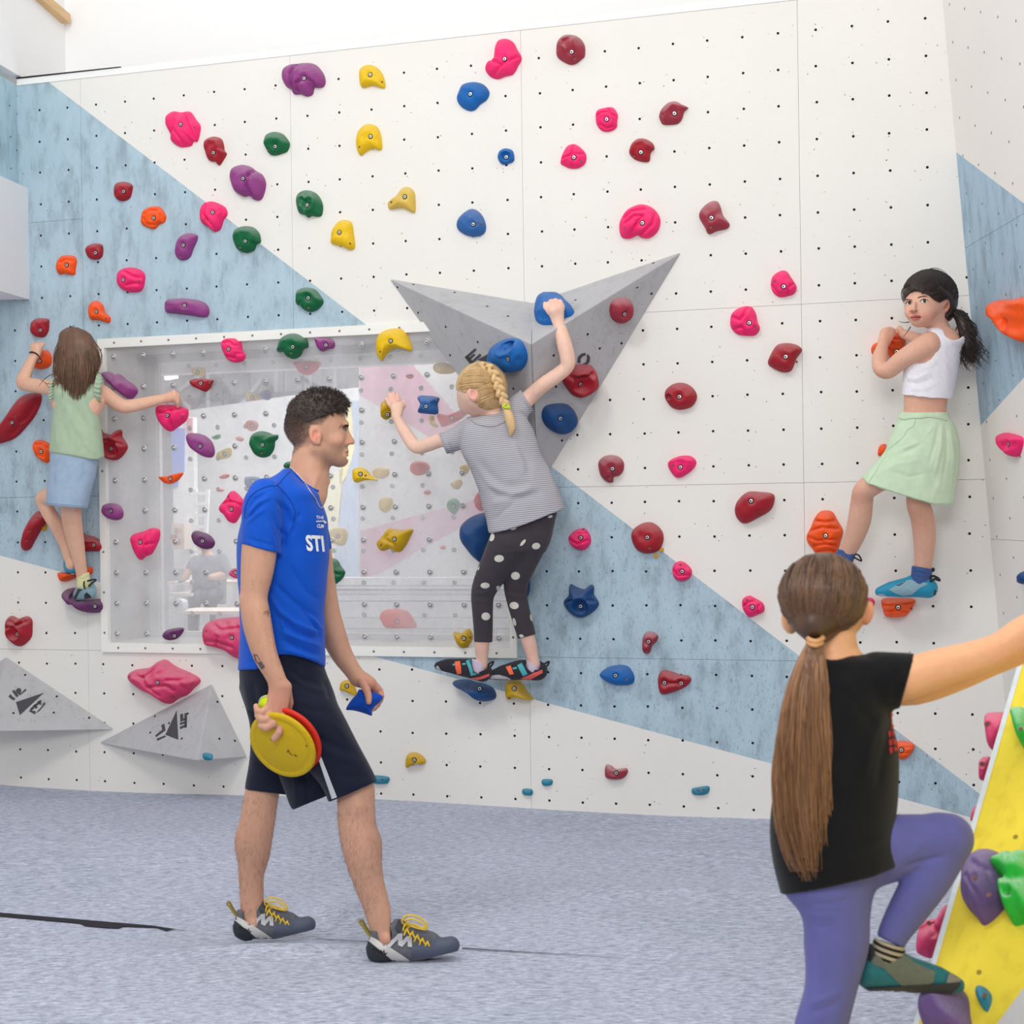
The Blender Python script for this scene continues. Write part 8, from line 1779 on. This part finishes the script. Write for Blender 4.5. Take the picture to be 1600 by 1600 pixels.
M['zebra'] = stripes('black_cream_striped_sock', (30, 28, 26), (176, 164, 140), 26, -.35)
K = Body(YF, 1348, 1428, 1446, 1512, -65, 12, 1.8); K.chain([(1396, 1462, -26, 26), (1388, 1482, -28, 26.5), (1386, 1500, -30, 27)], 2); K.cut((1352, 1460), (1420, 1484), (1386, 1500)); bodymesh('sock', K, M['zebra'], gf)
M['tealshoe'] = cloth('teal_shoe_rubber', (38, 106, 112), 300, .15, .1, .6); M['olive'] = cloth('olive_grey_knit', (104, 108, 92), 300, .35, .08)
t, sh = kid_shoe(YF, gf, (1347, 1549), (1502, 1552), (1388, 1496), 33, -30, -34, M['tealshoe'])
decal('knit_upper', [sh], [pts('D3', '690,1200 880,1185 950,1235 1070,1290 1060,1350 980,1390 950,1402 900,1400 820,1320 760,1265 700,1245')], M['olive'], sh, off=.0014, step=5); decal('sole_edge', [sh], [pts('D3', '618,1385 650,1405 760,1412 950,1425 1040,1438 1090,1425 1150,1400 1215,1350 1220,1368 1150,1425 1090,1446 1040,1450 900,1436 640,1430 615,1405')], M['sole'], sh, off=.0026, step=5)
decal('toe_cap', [sh], [pts('D3', '1150,1300 1210,1312 1218,1345 1150,1400 1105,1420 1130,1370')], plain('grey_toe', (128, 122, 112), .6), sh, off=.002, step=5)
tube('heel_tab', YF, [[(1357, 1508, -20), (1355, 1490, -14), (1358, 1478, -12), (1362, 1488, -10), (1360, 1508, -14)]], 5, M['blk'], sh)
# ---------------------------------------------------------------- a blurred figure sitting in the room behind the window
YB = 9.7
pb_ = empty('person', P(322, 985, YB), 'person in grey seated at a bench table behind the window, left of the man', 'person')
B = Body(YB, 276, 364, 828, 1000, -40, 50, 2.0)
B.ell((318, 846, 4), (10, 12, 11), 2); B.cap((320, 855, 2), (324, 868, 0), 6, 8, 4); B.chain([(345, 872, 0, 10), (352, 895, 6, 8), (330, 903, 18, 6)], 4)
B.chain([(306, 876, 10, 8), (296, 892, 16, 6.4), (286, 905, 22, 5)], 4); finger(B, [(286, 905, 22), (281, 909, 24), (278, 910, 24)], 3, 2)
B.loft([(866, 318, 334, 0, 9), (874, 303, 350, 0, 12), (900, 302, 352, 0, 14), (930, 304, 350, 0, 15)], 5); B.chain([(318, 930, 8, 13), (304, 936, 30, 11), (302, 990, 32, 8)], 6); B.chain([(338, 930, 8, 13), (330, 936, 30, 11), (328, 990, 32, 8)], 6)
V, Q = B.mesh(2); cols = colarr(V, (214, 170, 146)); cols[(V[:, 1] < 846)] = lin((70, 52, 44)); cols[V[:, 1] > 907] = lin((70, 74, 86)); bodymesh('body', B, M['skin'], pb_, V, Q, cols)
S = Body(YB, 276, 364, 828, 960, -40, 50, 2.0); S.loft([(867, 314, 338, 0, 11), (875, 301, 352, 0, 14), (900, 300, 354, 0, 18), (944, 302, 354, 0, 20)], 4); S.chain([(345, 874, 0, 12), (352, 892, 5, 11)], 3); S.chain([(306, 878, 9, 10.5), (300, 888, 13, 10)], 3)
bodymesh('shirt', S, cloth('grey_sweatshirt', (128, 132, 142), 200, .2), pb_)
